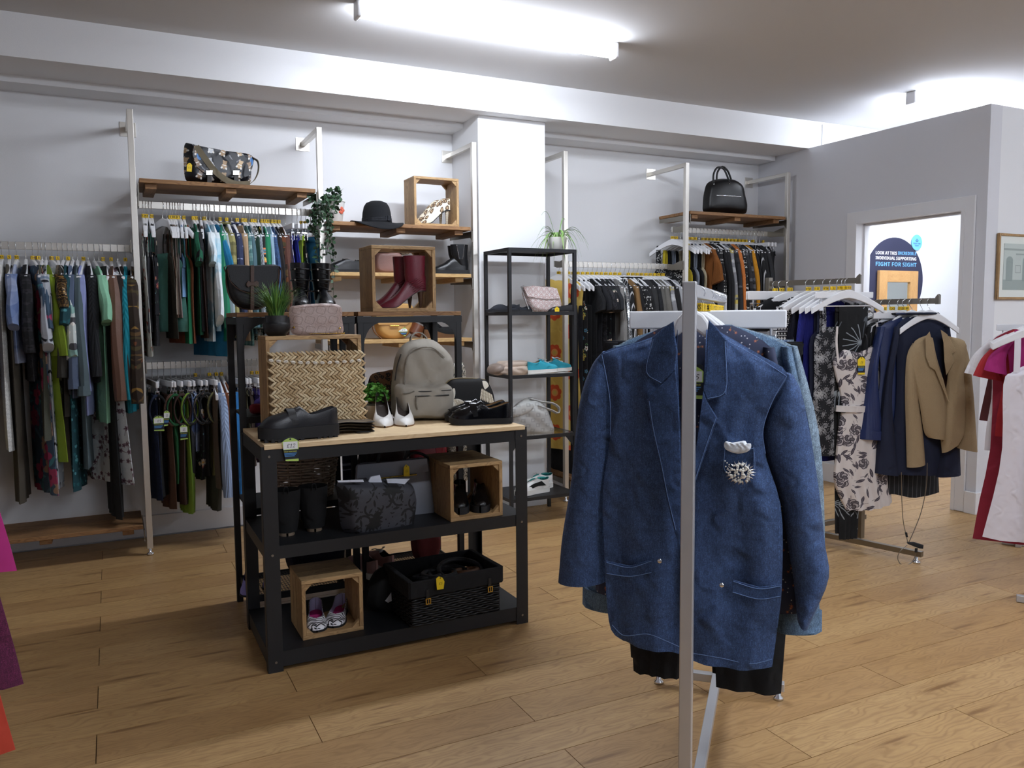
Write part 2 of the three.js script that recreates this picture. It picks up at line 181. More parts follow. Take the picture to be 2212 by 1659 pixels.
const P = {
  get floralTeal() { return pat('floralTeal', 256, 256, [0.42, 0.42], (x, w, h) => { fill(x, '#41566b', w, h); scatter(x, w, h, 40, 1, 40, (c, s) => leaf(c, 16 + 10 * s, s > 0.5 ? '#4f8d98' : '#57748c')); scatter(x, w, h, 14, 2, 60, (c, s) => flower(c, 28 + 10 * s, s > 0.66 ? '#b04468' : s > 0.33 ? '#a98a74' : '#7a4a66', '#6b2440')); }); },
  get blossom() { return pat('blossom', 256, 256, [0.4, 0.4], (x, w, h) => { fill(x, '#d5dcdf', w, h); scatter(x, w, h, 90, 3, 40, (c, s, k) => { c.strokeStyle = '#4c3a41'; c.lineWidth = 1.5; c.beginPath(); c.moveTo(0, 0); c.lineTo(14 + 16 * s, 5); c.stroke(); flower(c, 5 + 5 * k, '#7e6672', '#3d2b33'); }); }); },
  get printMono() { return pat('printMono', 256, 256, [0.4, 0.4], (x, w, h) => { fill(x, '#b9bec6', w, h); scatter(x, w, h, 60, 4, 60, (c, s, k) => { c.fillStyle = k > 0.5 ? '#23262d' : k > 0.3 ? '#e9ecef' : '#7f8fa4'; c.fillRect(-24 * s, -4, 48 * s, 8); }); }); },
  get coral() { return pat('coral', 256, 256, [0.35, 0.35], (x, w, h) => { fill(x, '#cfd6d2', w, h); scatter(x, w, h, 40, 5, 60, (c, s, k) => { c.fillStyle = k > 0.6 ? '#d2603a' : k > 0.4 ? '#8fb5ac' : k > 0.2 ? '#4a4a4e' : '#f1ede6'; blob(c, 10 + 22 * s, 20 + (s * 90 | 0)); }); }); },
  get sequin() { return pat('sequin', 256, 256, [0.12, 0.12], (x, w, h) => { fill(x, '#3a2c1e', w, h); scatter(x, w, h, 700, 6, 8, (c, s, k) => { c.fillStyle = k > 0.6 ? '#b58d4f' : k > 0.3 ? '#6d5330' : '#1f1812'; c.beginPath(); c.arc(0, 0, 4, 0, 6.3); c.fill(); }); }, 0.35, { metalness: 0.5 }); },
  get silver() { return pat('silver', 256, 256, [0.1, 0.1], (x, w, h) => { fill(x, '#8b9094', w, h); scatter(x, w, h, 800, 7, 8, (c, s, k) => { c.fillStyle = k > 0.6 ? '#f2f4f5' : k > 0.3 ? '#a9aeb2' : '#52565a'; c.beginPath(); c.arc(0, 0, 4.5, 0, 6.3); c.fill(); }); }, 0.22, { metalness: 0.9 }); },
  get tealDots() { return pat('tealDots', 256, 256, [0.3, 0.3], (x, w, h) => { fill(x, '#123f47', w, h); scatter(x, w, h, 70, 8, 20, (c, s, k) => { c.fillStyle = k > 0.5 ? '#4f8f96' : '#1d5a60'; blob(c, 6 + 6 * s, 60 + (s * 40 | 0)); }); }); },
  get tieBlue() { return pat('tieBlue', 256, 256, [0.5, 0.5], (x, w, h) => { fill(x, '#7f93b8', w, h); scatter(x, w, h, 60, 9, 80, (c, s, k) => { c.globalAlpha = 0.35; c.fillStyle = k > 0.5 ? '#4d659b' : '#b9c4da'; blob(c, 20 + 40 * s, 70 + (s * 40 | 0)); }); }); },
  get tieSky() { return pat('tieSky', 256, 256, [0.5, 0.5], (x, w, h) => { fill(x, '#cfe0e8', w, h); scatter(x, w, h, 40, 10, 80, (c, s, k) => { c.globalAlpha = 0.4; c.fillStyle = k > 0.5 ? '#6fb2cf' : '#eff4f4'; blob(c, 20 + 40 * s, 80 + (s * 40 | 0)); }); }); },
  get tapestry() { return pat('tapestry', 256, 256, [0.36, 0.36], (x, w, h) => { fill(x, '#2d2118', w, h); scatter(x, w, h, 140, 11, 40, (c, s, k) => leaf(c, 8 + 16 * s, k > 0.75 ? '#8d6c33' : k > 0.5 ? '#5d4526' : k > 0.25 ? '#6b3a1e' : '#463c22')); }); },
  get redFloral() { return pat('redFloral', 256, 256, [0.3, 0.3], (x, w, h) => { fill(x, '#c3c5bf', w, h); scatter(x, w, h, 50, 12, 40, (c, s, k) => leaf(c, 12 + 12 * s, k > 0.6 ? '#b04a38' : k > 0.35 ? '#6a8075' : '#8c3f38')); }); },
  get blackLace() { return pat('blackLace', 256, 256, [0.25, 0.25], (x, w, h) => { fill(x, '#16161a', w, h); scatter(x, w, h, 60, 13, 40, (c, s) => flower(c, 8 + 10 * s, '#2b2a30', '#0c0c0e')); }); },
  get darkFloral() { return pat('darkFloral', 256, 256, [0.3, 0.3], (x, w, h) => { fill(x, '#15161c', w, h); scatter(x, w, h, 26, 14, 40, (c, s, k) => flower(c, 10 + 10 * s, k > 0.6 ? '#c9b9a8' : k > 0.3 ? '#8d4a52' : '#5d7d86', '#d2a052')); scatter(x, w, h, 40, 15, 20, (c, s) => leaf(c, 6 + 6 * s, '#3f5a4c')); }); },
  get brightFloral() { return pat('brightFloral', 256, 256, [0.3, 0.3], (x, w, h) => { fill(x, '#1c1a1c', w, h); scatter(x, w, h, 34, 16, 40, (c, s, k) => flower(c, 10 + 9 * s, k > 0.7 ? '#d9824f' : k > 0.45 ? '#d6c25c' : k > 0.2 ? '#dcd6c8' : '#4f86a0', '#7a3f30')); scatter(x, w, h, 40, 17, 20, (c, s) => leaf(c, 6 + 6 * s, '#5b7d52')); }); },
  get leopard() { return pat('leopard', 256, 256, [0.16, 0.16], (x, w, h) => { fill(x, '#e4dcc8', w, h); scatter(x, w, h, 30, 18, 40, (c, s) => { c.fillStyle = '#5d4a3a'; blob(c, 22, 90 + (s * 60 | 0)); c.fillStyle = '#b59a78'; blob(c, 11, 91 + (s * 60 | 0)); }); }, 0.85); },
  get leopardDark() { return pat('leopardDark', 256, 256, [0.14, 0.14], (x, w, h) => { fill(x, '#6d4a2c', w, h); scatter(x, w, h, 46, 19, 40, (c, s) => { c.fillStyle = '#17110d'; blob(c, 17, 100 + (s * 60 | 0)); c.fillStyle = '#7d5733'; blob(c, 6, 101 + (s * 60 | 0)); }); }, 0.8); },
  get speckle() { return pat('speckle', 256, 256, [0.16, 0.16], (x, w, h) => { fill(x, '#d4d4d0', w, h); scatter(x, w, h, 180, 20, 20, (c, s) => { c.fillStyle = '#1d1d20'; blob(c, 4 + 6 * s, 110 + (s * 60 | 0)); }); }); },
  get whiteSpeck() { return pat('whiteSpeck', 256, 256, [0.18, 0.18], (x, w, h) => { fill(x, '#141518', w, h); scatter(x, w, h, 170, 21, 20, (c, s) => { c.fillStyle = '#c9c9c6'; blob(c, 3 + 5 * s, 110 + (s * 60 | 0)); }); }); },
  get navyDots() { return pat('navyDots', 128, 128, [0.05, 0.05], (x, w, h) => { fill(x, '#2c3553', w, h); for (const [a, b] of [[32, 32], [96, 96]]) { x.fillStyle = '#8d95b0'; x.beginPath(); x.arc(a, b, 11, 0, 6.3); x.fill(); } }); },
  get stripeLilac() { return pat('stripeLilac', 128, 128, [0.035, 0.1], (x, w, h) => { fill(x, '#c9cbe4', w, h); x.fillStyle = '#5a5db0'; x.fillRect(0, 0, 40, h); x.fillRect(70, 0, 14, h); }); },
  get stripeNavy() { return pat('stripeNavy', 64, 128, [0.06, 0.09], (x, w, h) => { fill(x, '#1f2740', w, h); x.fillStyle = '#97a0b4'; x.fillRect(0, 0, w, 16); x.fillRect(0, 40, w, 8); }); },
  get pinstripe() { return pat('pinstripe', 128, 64, [0.05, 0.05], (x, w, h) => { fill(x, '#17181b', w, h); x.fillStyle = '#63656a'; x.fillRect(20, 0, 5, h); x.fillRect(84, 0, 5, h); }); },
  get stripeBW() { return pat('stripeBW', 128, 64, [0.05, 0.05], (x, w, h) => { fill(x, '#131417', w, h); x.fillStyle = '#b9babd'; x.fillRect(20, 0, 12, h); x.fillRect(84, 0, 12, h); }); },
  get plaidTeal() { return pat('plaidTeal', 128, 128, [0.07, 0.07], (x, w, h) => { fill(x, '#6e9895', w, h); x.globalAlpha = 0.5; x.fillStyle = '#2d5a5a'; x.fillRect(0, 0, 40, h); x.fillRect(0, 0, w, 40); x.fillStyle = '#c4d6cf'; x.fillRect(80, 0, 8, h); x.fillRect(0, 80, w, 8); }); },
  get plaidOlive() { return pat('plaidOlive', 128, 128, [0.06, 0.06], (x, w, h) => { fill(x, '#a19a62', w, h); x.globalAlpha = 0.5; x.fillStyle = '#5c5a38'; x.fillRect(0, 0, 40, h); x.fillRect(0, 0, w, 40); }); },
  get orangeFlower() { return pat('orangeFlower', 256, 256, [0.3, 0.3], (x, w, h) => { fill(x, '#d9b95e', w, h); const f = c => { c.fillStyle = '#d8582f'; for (let i = 0; i < 7; i++) { c.rotate(6.283 / 7); c.beginPath(); c.arc(0, 34, 20, 0, 6.3); c.fill(); } c.beginPath(); c.arc(0, 0, 36, 0, 6.3); c.fill(); c.fillStyle = '#e8a35c'; c.beginPath(); c.arc(0, 0, 24, 0, 6.3); c.fill(); c.fillStyle = '#d9b95e'; c.beginPath(); c.arc(0, 0, 13, 0, 6.3); c.fill(); }; wrapDraw(x, w, h, 64, 64, 70, f); wrapDraw(x, w, h, 192, 190, 70, f); }); },
  get roses() { return pat('roses', 512, 512, [0.42, 0.42], (x, w, h) => { fill(x, '#ddd6d2', w, h); const q = rng(31); scatter(x, w, h, 60, 22, 60, (c, s) => { leaf(c, 24 + 12 * s, '#46404a'); c.strokeStyle = '#a59fa3'; c.lineWidth = 2; c.beginPath(); c.moveTo(-20, 0); c.lineTo(20, 0); c.stroke(); c.beginPath(); c.strokeStyle = '#3d383f'; c.moveTo(0, 0); c.lineTo(40, 18); c.stroke(); }); scatter(x, w, h, 15, 23, 70, (c, s, k) => { c.fillStyle = '#cfc8c8'; c.beginPath(); c.arc(0, 0, 40, 0, 6.3); c.fill(); c.lineWidth = 4; c.strokeStyle = '#332e35'; for (let i = 0; i < 7; i++) { c.rotate(0.9); c.fillStyle = i % 2 ? '#6b656b' : '#b5aeb0'; c.beginPath(); c.ellipse(10 + i * 2, 0, 30 - i * 3, 20 - i * 2, 0.4, 0, 6.3); c.fill(); c.stroke(); } }); }); },
  get nordic() { return pat('nordic', 128, 256, [0.07, 0.16], (x, w, h) => { fill(x, '#15161b', w, h); x.fillStyle = '#dcdcdc'; const row = (y, f) => { for (let i = 0; i < 4; i++) f(i * 32, y); }; row(0, (a, y) => x.fillRect(a, y, 32, 6)); row(14, (a, y) => { x.beginPath(); x.moveTo(a + 16, y); x.lineTo(a + 28, y + 18); x.lineTo(a + 4, y + 18); x.fill(); }); row(40, (a, y) => x.fillRect(a, y, 32, 6)); row(54, (a, y) => { x.fillRect(a + 10, y, 12, 30); x.fillRect(a + 3, y + 9, 26, 10); }); row(92, (a, y) => x.fillRect(a, y, 32, 5)); row(104, (a, y) => { x.fillRect(a + 4, y, 9, 9); x.fillRect(a + 18, y + 8, 9, 9); }); row(130, (a, y) => x.fillRect(a, y, 32, 6)); row(146, (a, y) => { x.beginPath(); x.moveTo(a + 4, y); x.lineTo(a + 28, y); x.lineTo(a + 16, y + 20); x.fill(); x.fillRect(a + 13, y + 18, 6, 12); }); row(186, (a, y) => x.fillRect(a, y, 32, 6)); row(200, (a, y) => { x.fillRect(a + 2, y, 12, 12); x.fillRect(a + 18, y + 14, 12, 12); }); row(236, (a, y) => x.fillRect(a + 6, y, 20, 8)); }); },
  get paisley() { return pat('paisley', 256, 256, [0.2, 0.2], (x, w, h) => { fill(x, '#1c1d22', w, h); scatter(x, w, h, 30, 24, 40, (c, s) => { c.strokeStyle = '#b5b6b8'; c.lineWidth = 3; for (const r of [24, 15, 7]) { c.beginPath(); c.ellipse(0, 0, r, r * 0.62, 0, 0, 5.2); c.stroke(); } c.fillStyle = '#b5b6b8'; for (let i = 0; i < 9; i++) { c.rotate(0.7); c.fillRect(28, -2, 5, 4); } }); }); },
  get palm() { return pat('palm', 256, 512, [0.34, 0.62], (x, w, h) => { fill(x, '#0f1013', w, h); scatter(x, w, h, 12, 25, 90, (c, s, k) => { for (let i = -3; i <= 3; i++) { c.save(); c.rotate(i * 0.25); c.strokeStyle = k > 0.5 ? '#9aa2a8' : '#5d646b'; c.lineWidth = 4; c.beginPath(); c.moveTo(0, 20); c.quadraticCurveTo(10 * i, -30, 14 * i, -70); c.stroke(); c.restore(); } }); }); },
  get greyPrint() { return pat('greyPrint', 256, 256, [0.4, 0.4], (x, w, h) => { fill(x, '#87888c', w, h); scatter(x, w, h, 50, 26, 60, (c, s, k) => { c.globalAlpha = 0.7; c.fillStyle = k > 0.7 ? '#d8c25a' : k > 0.4 ? '#2d2e33' : '#c6c8cc'; blob(c, 8 + 20 * s, 120 + (s * 60 | 0)); }); }); },
  get charcoalPrint() { return pat('charcoalPrint', 256, 256, [0.3, 0.3], (x, w, h) => { fill(x, '#2b2c30', w, h); scatter(x, w, h, 60, 27, 60, (c, s, k) => { c.globalAlpha = 0.7; c.fillStyle = k > 0.5 ? '#6d6e72' : '#141518'; blob(c, 6 + 14 * s, 130 + (s * 60 | 0)); }); }); },
  get snake() { return pat('snake', 256, 256, [0.1, 0.085], (x, w, h) => { fill(x, '#a58e86', w, h); scatter(x, w, h, 500, 28, 6, (c, s) => { c.fillStyle = s > 0.5 ? '#927b75' : '#b7a39b'; c.fillRect(-3, -2, 6, 4); }); x.strokeStyle = '#84706a'; x.lineWidth = 7; for (const [a, b] of [[64, 64], [192, 192], [64, 192], [192, 64]]) wrapDraw(x, w, h, a, b, 80, c => { c.beginPath(); for (let i = 0; i <= 20; i++) { const t = i / 20 * 6.283, r = 52 + 6 * Math.sin(i * 5); c.lineTo(Math.cos(t) * r, Math.sin(t) * r); } c.stroke(); }); }, 0.45); },
  get snakeBW() { return pat('snakeBW', 256, 256, [0.14, 0.14], (x, w, h) => { fill(x, '#8f8878', w, h); scatter(x, w, h, 260, 29, 20, (c, s, k) => leaf(c, 8 + 10 * s, k > 0.5 ? '#17161a' : '#cfc8ba')); }, 0.5); },
  get monogram() { return pat('monogram', 256, 256, [0.075, 0.075], (x, w, h) => { fill(x, '#d8cfcd', w, h); x.strokeStyle = '#a9736d'; x.lineWidth = 8; for (const [a, b] of [[64, 64], [192, 192], [192, 64], [64, 192]]) { x.beginPath(); x.ellipse(a, b, 56, 58, 0, 0, 6.3); x.stroke(); x.beginPath(); x.moveTo(a, b + 42); x.bezierCurveTo(a - 60, b - 10, a - 20, b - 50, a, b - 14); x.bezierCurveTo(a + 20, b - 50, a + 60, b - 10, a, b + 42); x.stroke(); } }, 0.5); },
  get damask() { return pat('damask', 512, 512, [0.2, 0.2], (x, w, h) => { fill(x, '#3a3b42', w, h); const f = c => { c.fillStyle = '#0b0b0d'; for (let i = 0; i < 9; i++) { c.save(); c.rotate((i - 4) * 0.38); leaf((c.translate(0, -70), c.rotate(1.57), c), 60, '#0b0b0d'); c.restore(); } c.beginPath(); c.arc(0, 0, 30, 0, 6.3); c.fill(); c.lineWidth = 22; c.strokeStyle = '#0b0b0d'; c.beginPath(); c.arc(70, 60, 80, 1.2, 3.6); c.stroke(); c.beginPath(); c.arc(-90, 80, 60, -0.6, 1.6); c.stroke(); }; wrapDraw(x, w, h, 130, 140, 240, f); wrapDraw(x, w, h, 386, 396, 240, c => { c.rotate(2.2); f(c); }); scatter(x, w, h, 34, 30, 40, (c, s) => leaf(c, 24 + 22 * s, '#0b0b0d')); scatter(x, w, h, 40, 35, 20, c => { c.fillStyle = '#0b0b0d'; c.beginPath(); c.arc(0, 0, 8, 0, 6.3); c.fill(); }); }, 0.7); },
  get bears() { return pat('bears', 512, 512, [0.3, 0.3], (x, w, h) => { fill(x, '#12141c', w, h); const q = rng(41); for (let i = 0; i < 16; i++) { const a = (i % 4) * 128 + 40 + q() * 40, b = Math.floor(i / 4) * 128 + 40 + q() * 40, c0 = ['#a88a66', '#c9ab82', '#8f7358', '#cfd3d8'][i % 4]; wrapDraw(x, w, h, a, b, 80, c => { c.rotate((i % 5 - 2) * 0.2); c.fillStyle = c0; c.beginPath(); c.ellipse(0, 8, 26, 30, 0, 0, 6.3); c.fill(); c.beginPath(); c.arc(0, -28, 20, 0, 6.3); c.fill(); c.beginPath(); c.arc(-15, -43, 8, 0, 6.3); c.arc(15, -43, 8, 0, 6.3); c.fill(); c.fillStyle = '#e8e6e0'; c.fillRect(-18, -6, 36, 8); c.beginPath(); c.ellipse(-22, 26, 9, 12, 0.4, 0, 6.3); c.ellipse(22, 26, 9, 12, -0.4, 0, 6.3); c.fill(); }); } x.strokeStyle = '#b9bcc4'; x.lineWidth = 3; scatter(x, w, h, 14, 32, 40, c => { c.beginPath(); for (let i = 0; i < 14; i++) c.lineTo(i * 4 - 28, Math.sin(i * 1.9) * 6); c.stroke(); }); x.fillStyle = '#4d86c9'; x.beginPath(); x.ellipse(330, 250, 26, 40, 0, 0, 6.3); x.fill(); }, 0.3); },
  get zebra() { return pat('zebra', 256, 256, [0.1, 0.1], (x, w, h) => { fill(x, '#e9e9ee', w, h); x.strokeStyle = '#17171c'; x.lineWidth = 13; for (let k = 0; k < 8; k++) { x.beginPath(); for (let i = 0; i <= 32; i++) { const t = i / 32; x.lineTo(k * 32 + 14 * Math.sin(t * 6.283 + k) + 8 * Math.sin(t * 12.57), t * h); } x.stroke(); } }, 0.35); },
  get zebraBrown() { return pat('zebraBrown', 256, 256, [0.3, 0.1], (x, w, h) => { fill(x, '#17140f', w, h); x.strokeStyle = '#8a7352'; x.lineWidth = 11; for (let k = 0; k < 8; k++) { x.beginPath(); for (let i = 0; i <= 32; i++) { const t = i / 32; x.lineTo(t * w, k * 32 + 9 * Math.sin(t * 6.283 + k)); } x.stroke(); } }, 0.6); },
  get hoboPrint() { return pat('hoboPrint', 256, 256, [0.07, 0.07], (x, w, h) => { fill(x, '#c6c6c4', w, h); x.strokeStyle = '#b0b0af'; x.lineWidth = 22; for (const [a, b] of [[10, 20], [140, 150]]) { x.strokeRect(a + 12, b + 10, 70, 70); x.beginPath(); x.moveTo(a + 100, b); x.lineTo(a + 100, b + 90); x.stroke(); } }, 0.5); },
  get denimFloral() { return pat('denimFloral', 256, 256, [0.1, 0.1], (x, w, h) => { fill(x, '#3a4058', w, h); scatter(x, w, h, 26, 33, 20, (c, s, k) => { if (k > 0.5) { flower(c, 9, '#96594f', '#c99a62'); leaf((c.translate(14, 4), c), 8, '#7d6a4a'); } else { c.fillStyle = '#c9c9cf'; c.beginPath(); c.arc(0, 0, 4, 0, 6.3); c.fill(); } }); }); },
  get lace() { return pat('lace', 128, 128, [0.05, 0.05], (x, w, h) => { fill(x, '#d6d6d2', w, h); scatter(x, w, h, 16, 34, 20, c => flower(c, 14, '#eeeeea', '#b9b9b4')); }); },
  get sackStripe() { return pat('sackStripe', 64, 64, [0.06, 0.06], (x, w, h) => { fill(x, '#d3d5d8', w, h); x.fillStyle = '#aeb3bd'; x.fillRect(0, 0, 6, h); x.fillRect(30, 0, 3, h); }); },
};
// denim: twill with flecks, tinted by the colour
const denimMap = (() => { const n = noise2(71, 256), m = noise2(72, 32), sl = noise2(73, 16); return dataTex(512, 512, (u, v) => { const tw = 0.5 + 0.5 * Math.sin((u + v) * 6.283 * 90); const f = 0.72 * n(u * 256, v * 256) + 0.28 * sl(u * 176, v * 32); const a = 126 + 140 * f * f + 22 * tw + 20 * m(u * 32, v * 32); return [clamp(a, 0, 255), clamp(a, 0, 255), clamp(a + 4, 0, 255)]; }, [0.22, 0.22]); })();
const denim = (c, b = 0.012) => mat('denim' + c, { color: col(c), map: denimMap, roughness: 0.92, bumpMap: creases, bumpScale: b });
// straw, wood
const W = {
  floor: [0, 1, 2, 3].map(i => mat('floor' + i, { map: woodTex(100 + i * 9, [[200, 163, 110], [194, 157, 106], [204, 168, 116], [190, 152, 102]][i], [138, 102, 62], [1.32, 0.33], 3, 0.85), roughness: 0.42, bumpMap: grain, bumpScale: 0.0002 })),
  crate: [0, 1].map(i => mat('crate' + i, { map: woodTex(140 + i * 7, [[206, 172, 122], [192, 157, 108]][i], [124, 93, 60], [0.8, 0.2], 2, 1.1), roughness: 0.6 })),
  shelf: mat('shelfwood', { map: woodTex(160, [168, 126, 82], [98, 66, 38], [1.1, 0.28], 2, 1.1), roughness: 0.6 }),
  pale: mat('palewood', { map: woodTex(166, [214, 178, 120], [160, 122, 76], [1.1, 0.28], 3, 0.9), roughness: 0.55 }),
  pine: mat('pine', { map: woodTex(172, [238, 214, 172], [198, 162, 118], [1.1, 0.4], 0, 0.9), roughness: 0.55 }),
  beech: mat('beech', { map: woodTex(180, [212, 166, 108], [176, 128, 76], [0.6, 0.2], 0, 0.8), roughness: 0.5 }),
};
// ---------- the room ----------
Object.assign(STRUCT_LABEL, { floor: 'pale oak plank floor of the shop', ceiling: 'flat grey white plaster ceiling with tube lights', wall_back: 'long white wall behind the hanging rails', wall_pillar: 'square white pillar standing out from the back wall', wall_right: 'grey white partition wall with a doorway, open above', wall_end: 'white wall beside the doorway carrying the framed print', wall_fitting: 'bright white fitting room wall behind the round sign', trim_beam: 'white boxed beam running below the ceiling', trim_trunking: 'narrow white trunking under the beam', wall_left: 'white side wall of the shop', wall_front: 'white street side wall of the shop', door_1: 'white painted door frame of the fitting room', baseboard_back: 'white skirting board under the back wall', baseboard_right: 'white skirting board of the partition', baseboard_end: 'white skirting board around the partition corner', wall_far: 'white far wall of the shop' });
{
  const fl = struct('floor', box(11.6, 0.06, 9.4, 2.6, -0.04, -1.1), plain(0x4a3420, 0.8));
  const rb = rng(3), L = 1.32, Wd = 0.196; const geos = new Map();
  for (let k = -8; k < 20; k++) {
    const zc = -2.89 + Wd / 2 - (k - 6) * Wd + 0; // row centres, k = 6 is the row with a joint at x = -0.1
    for (let i = -2; i < 6; i++) {
      const j0 = ((k - 6) & 1 ? 0.55 : -0.1); const x0 = j0 + i * L; if (x0 > 6.6) continue;
      const g = box(L - 0.0026, 0.012, Wd - 0.0026); part(fl, 'floor_board', g, W.floor[Math.floor(rb() * 4)]).position.set(x0 + L / 2, -0.006, zc);
    }
  }
  struct('ceiling', box(11.6, 0.1, 9.4, 2.6, 2.97, -1.1), M.ceil);
  struct('wall_back', box(8.3, 3, 0.14, 1.1, 1.45, -5.55), M.white);
  struct('wall_pillar', box(0.512, 2.7, 0.46, 2.514, 1.35, -5.25, 0.004), M.white);
  struct('trim_beam', box(11.3, 0.222, 0.57, 2.6, 2.809, -5.196), M.white);
  struct('trim_trunking', box(8.1, 0.04, 0.21, 1.1, 2.68, -5.375), M.white);
  // partition with the doorway
  const z0 = -5.48, z1 = -4.43, z2 = -3.53, z3 = -3.39, X0 = 5.161, X1 = 5.28, xm = (X0 + X1) / 2, t = X1 - X0;
  struct('wall_right', [box(t, 2.7, z1 - z0, xm, 1.35, (z0 + z1) / 2), box(t, 2.7 - 2.065, z2 - z1, xm, (2.7 + 2.065) / 2, (z1 + z2) / 2), box(t, 2.7, z3 - z2, xm, 1.35, (z2 + z3) / 2)], M.partition);
  const d = struct('door_1', [box(0.16, 2.065, 0.026, xm, 1.0325, z1 + 0.013), box(0.16, 2.065, 0.026, xm, 1.0325, z2 - 0.013), box(0.159, 0.026, z2 - z1 - 0.053, xm, 2.0515, (z1 + z2) / 2)], M.gloss);
  part(d, 'door_stop', [box(0.04, 2.03, 0.014, xm + 0.02, 1.015, z1 + 0.033), box(0.04, 2.03, 0.014, xm + 0.02, 1.015, z2 - 0.033), box(0.039, 0.014, z2 - z1 - 0.082, xm + 0.02, 2.03, (z1 + z2) / 2)], M.gloss);
  part(d, 'architrave', rotY(extr([[z1 - 0.068, 0.0], [z1 + 0.006, 0.0], [z1 + 0.006, 2.052], [z2 - 0.006, 2.052], [z2 - 0.006, 0.0], [z2 + 0.068, 0.0], [z2 + 0.068, 2.126], [z1 - 0.068, 2.126]], 0.016, 0.003), -Math.PI / 2).translate(X0 - 0.008, 0.002, 0), M.gloss);
  struct('wall_end', box(3.1, 2.7, 0.12, X1 + 1.55, 1.35, z3 - 0.06), M.white);
  struct('wall_fitting', box(3.0, 2.9, 0.1, 6.8, 1.45, -4.95), M.white);
  struct('wall_left', box(0.1, 3, 9.4, -3.1, 1.45, -1.1), M.white);
  struct('wall_far', box(0.1, 3, 9.4, 8.35, 1.45, -1.1), M.white);
  struct('wall_front', box(11.6, 3, 0.1, 2.6, 1.45, 3.55), M.white);
  struct('baseboard_back', box(5.2, 0.13, 0.016, -0.35, 0.065, -5.472, 0.004), M.gloss);
  struct('baseboard_right', [box(0.016, 0.15, z1 - z0 - 0.09, X0 - 0.008, 0.075, (z0 + z1) / 2 - 0.045, 0.004), box(0.02, 0.15, 0.075, X0 - 0.012, 0.075, z3 - 0.03, 0.004)], M.gloss);
  struct('baseboard_end', box(3.1, 0.15, 0.016, X0 + 1.53, 0.075, z3 + 0.008, 0.004), M.gloss);
}
// tube lamps: metal batten, opal diffuser, end caps; light leaves downwards and to both sides
function tubeLamp([x, z], i) {
  const L = 1.535, g = thing('tube_light', ['white tube light on the ceiling over the shoe shelves', 'white tube light on the ceiling beyond the partition', 'tube light on the ceiling above the denim rack', 'tube light on the ceiling above the framed print wall', 'tube light on the ceiling near the street wall', 'tube light in the far street corner'][i], 'ceiling light', 'ceiling tube lights', [x + L / 2, 2.92, z]);
  part(g, 'batten', box(L - 0.03, 0.028, 0.06, 0, -0.014, 0), M.gloss);
  const pr = []; for (let k = 0; k <= 10; k++) { const a = Math.PI * k / 10; pr.push([Math.cos(a) * 0.036, -0.045 - Math.sin(a) * 0.036]); } pr.push([-0.036, -0.028], [0.036, -0.028]);
  const dif = rotY(extr(pr, L - 0.05), Math.PI / 2);
  part(g, 'diffuser', dif, mat('tubeglow', { color: col(0xffffff), emissive: col(TUBE_COLOR), emissiveIntensity: TUBE_GLOW, roughness: 0.5 }));
  for (const s of [-1, 1]) part(g, 'end_cap', box(0.022, 0.088, 0.08, s * (L / 2 - 0.011), -0.044, 0, 0.01), M.gloss);
  const add = (w, h, inten, px, py, pz, tx, ty, tz) => { const l = new THREE.RectAreaLight(TUBE_COLOR, inten, w, h); l.position.set(px, py, pz); g.add(l); l.lookAt(g.position.x + tx, g.position.y + ty, g.position.z + tz); l.name = 'tube_glow'; };
  add(L - 0.06, 0.07, TUBE_DOWN, 0, -0.084, 0, 0, -1, 0);
  add(L - 0.06, 0.05, TUBE_SIDE, 0, -0.05, 0.042, 0, -0.05, 1); add(L - 0.06, 0.05, TUBE_SIDE, 0, -0.05, -0.042, 0, -0.05, -1);
}
TUBES.forEach(tubeLamp);

// steel uprights with an arm to the wall
const POST_X = [-0.89, 0.15, 1.193, 2.223, 2.929, 4.004, 5.049], PZ = -5.022, RZ = -5.22;
const postSay = ['', 'left of the teal-toned rail', 'between the teal-toned rail and the ivy', 'beside the pillar by the shoe shelves', 'behind the black tall shelf', 'left of the black bowling bag', 'in the corner beside the doorway wall'];
POST_X.forEach((x, i) => {
  const g = thing('rail_upright', i ? `brushed steel upright with wall arm, ${postSay[i]}` : 'brushed steel upright with wall arm at the left', 'upright', 'steel rail uprights', [x, 0, PZ]);
  part(g, 'post', box(0.032, 2.475, 0.032, 0, 1.2775, 0, 0.002), M.steel);
  part(g, 'wall_arm', box(0.03, 0.03, 0.45, 0, 2.5, -0.24, 0.002), M.steel);
  part(g, 'wall_plate', box(0.088, 0.085, 0.006, 0, 2.5, -0.455, 0.001), M.steel);
  part(g, 'levelling_foot', lathe([[0, 0], [0.019, 0], [0.019, 0.012], [0.008, 0.018], [0.008, 0.045], [0, 0.045]], 14), M.chrome);
});
function rail(x0, x1, y, label) {
  const g = thing('hanging_rail', label, 'clothes rail', 'flat steel hanging rails', [(x0 + x1) / 2, y - 0.021, RZ]);
  part(g, 'bar', box(x1 - x0, 0.042, 0.012, 0, 0, 0, 0.002), M.steel);
  for (const s of [-1, 1]) { const sh = [[0, -0.02], [0.04, -0.03], [0.19, -0.035], [0.19, 0.035], [0.15, 0.03], [0.08, 0.012], [0, 0.022]]; part(g, 'end_bracket', move(rotY(extr(sh, 0.006), -Math.PI / 2), s * ((x1 - x0) / 2 - 0.004), 0, 0.0), M.darksteel); }
}
rail(-0.87, 0.13, 1.79, 'flat steel rail holding the long floral and olive garments');
rail(0.17, 1.173, 2.045, 'flat steel rail under the patterned messenger bag shelf');
rail(0.17, 1.173, 1.105, 'lower flat steel rail holding green and brown trousers');
rail(2.95, 3.984, 1.76, 'flat steel rail behind the black tall shelf');
rail(4.024, 5.029, 2.053, 'flat steel rail under the black bowling bag shelf');
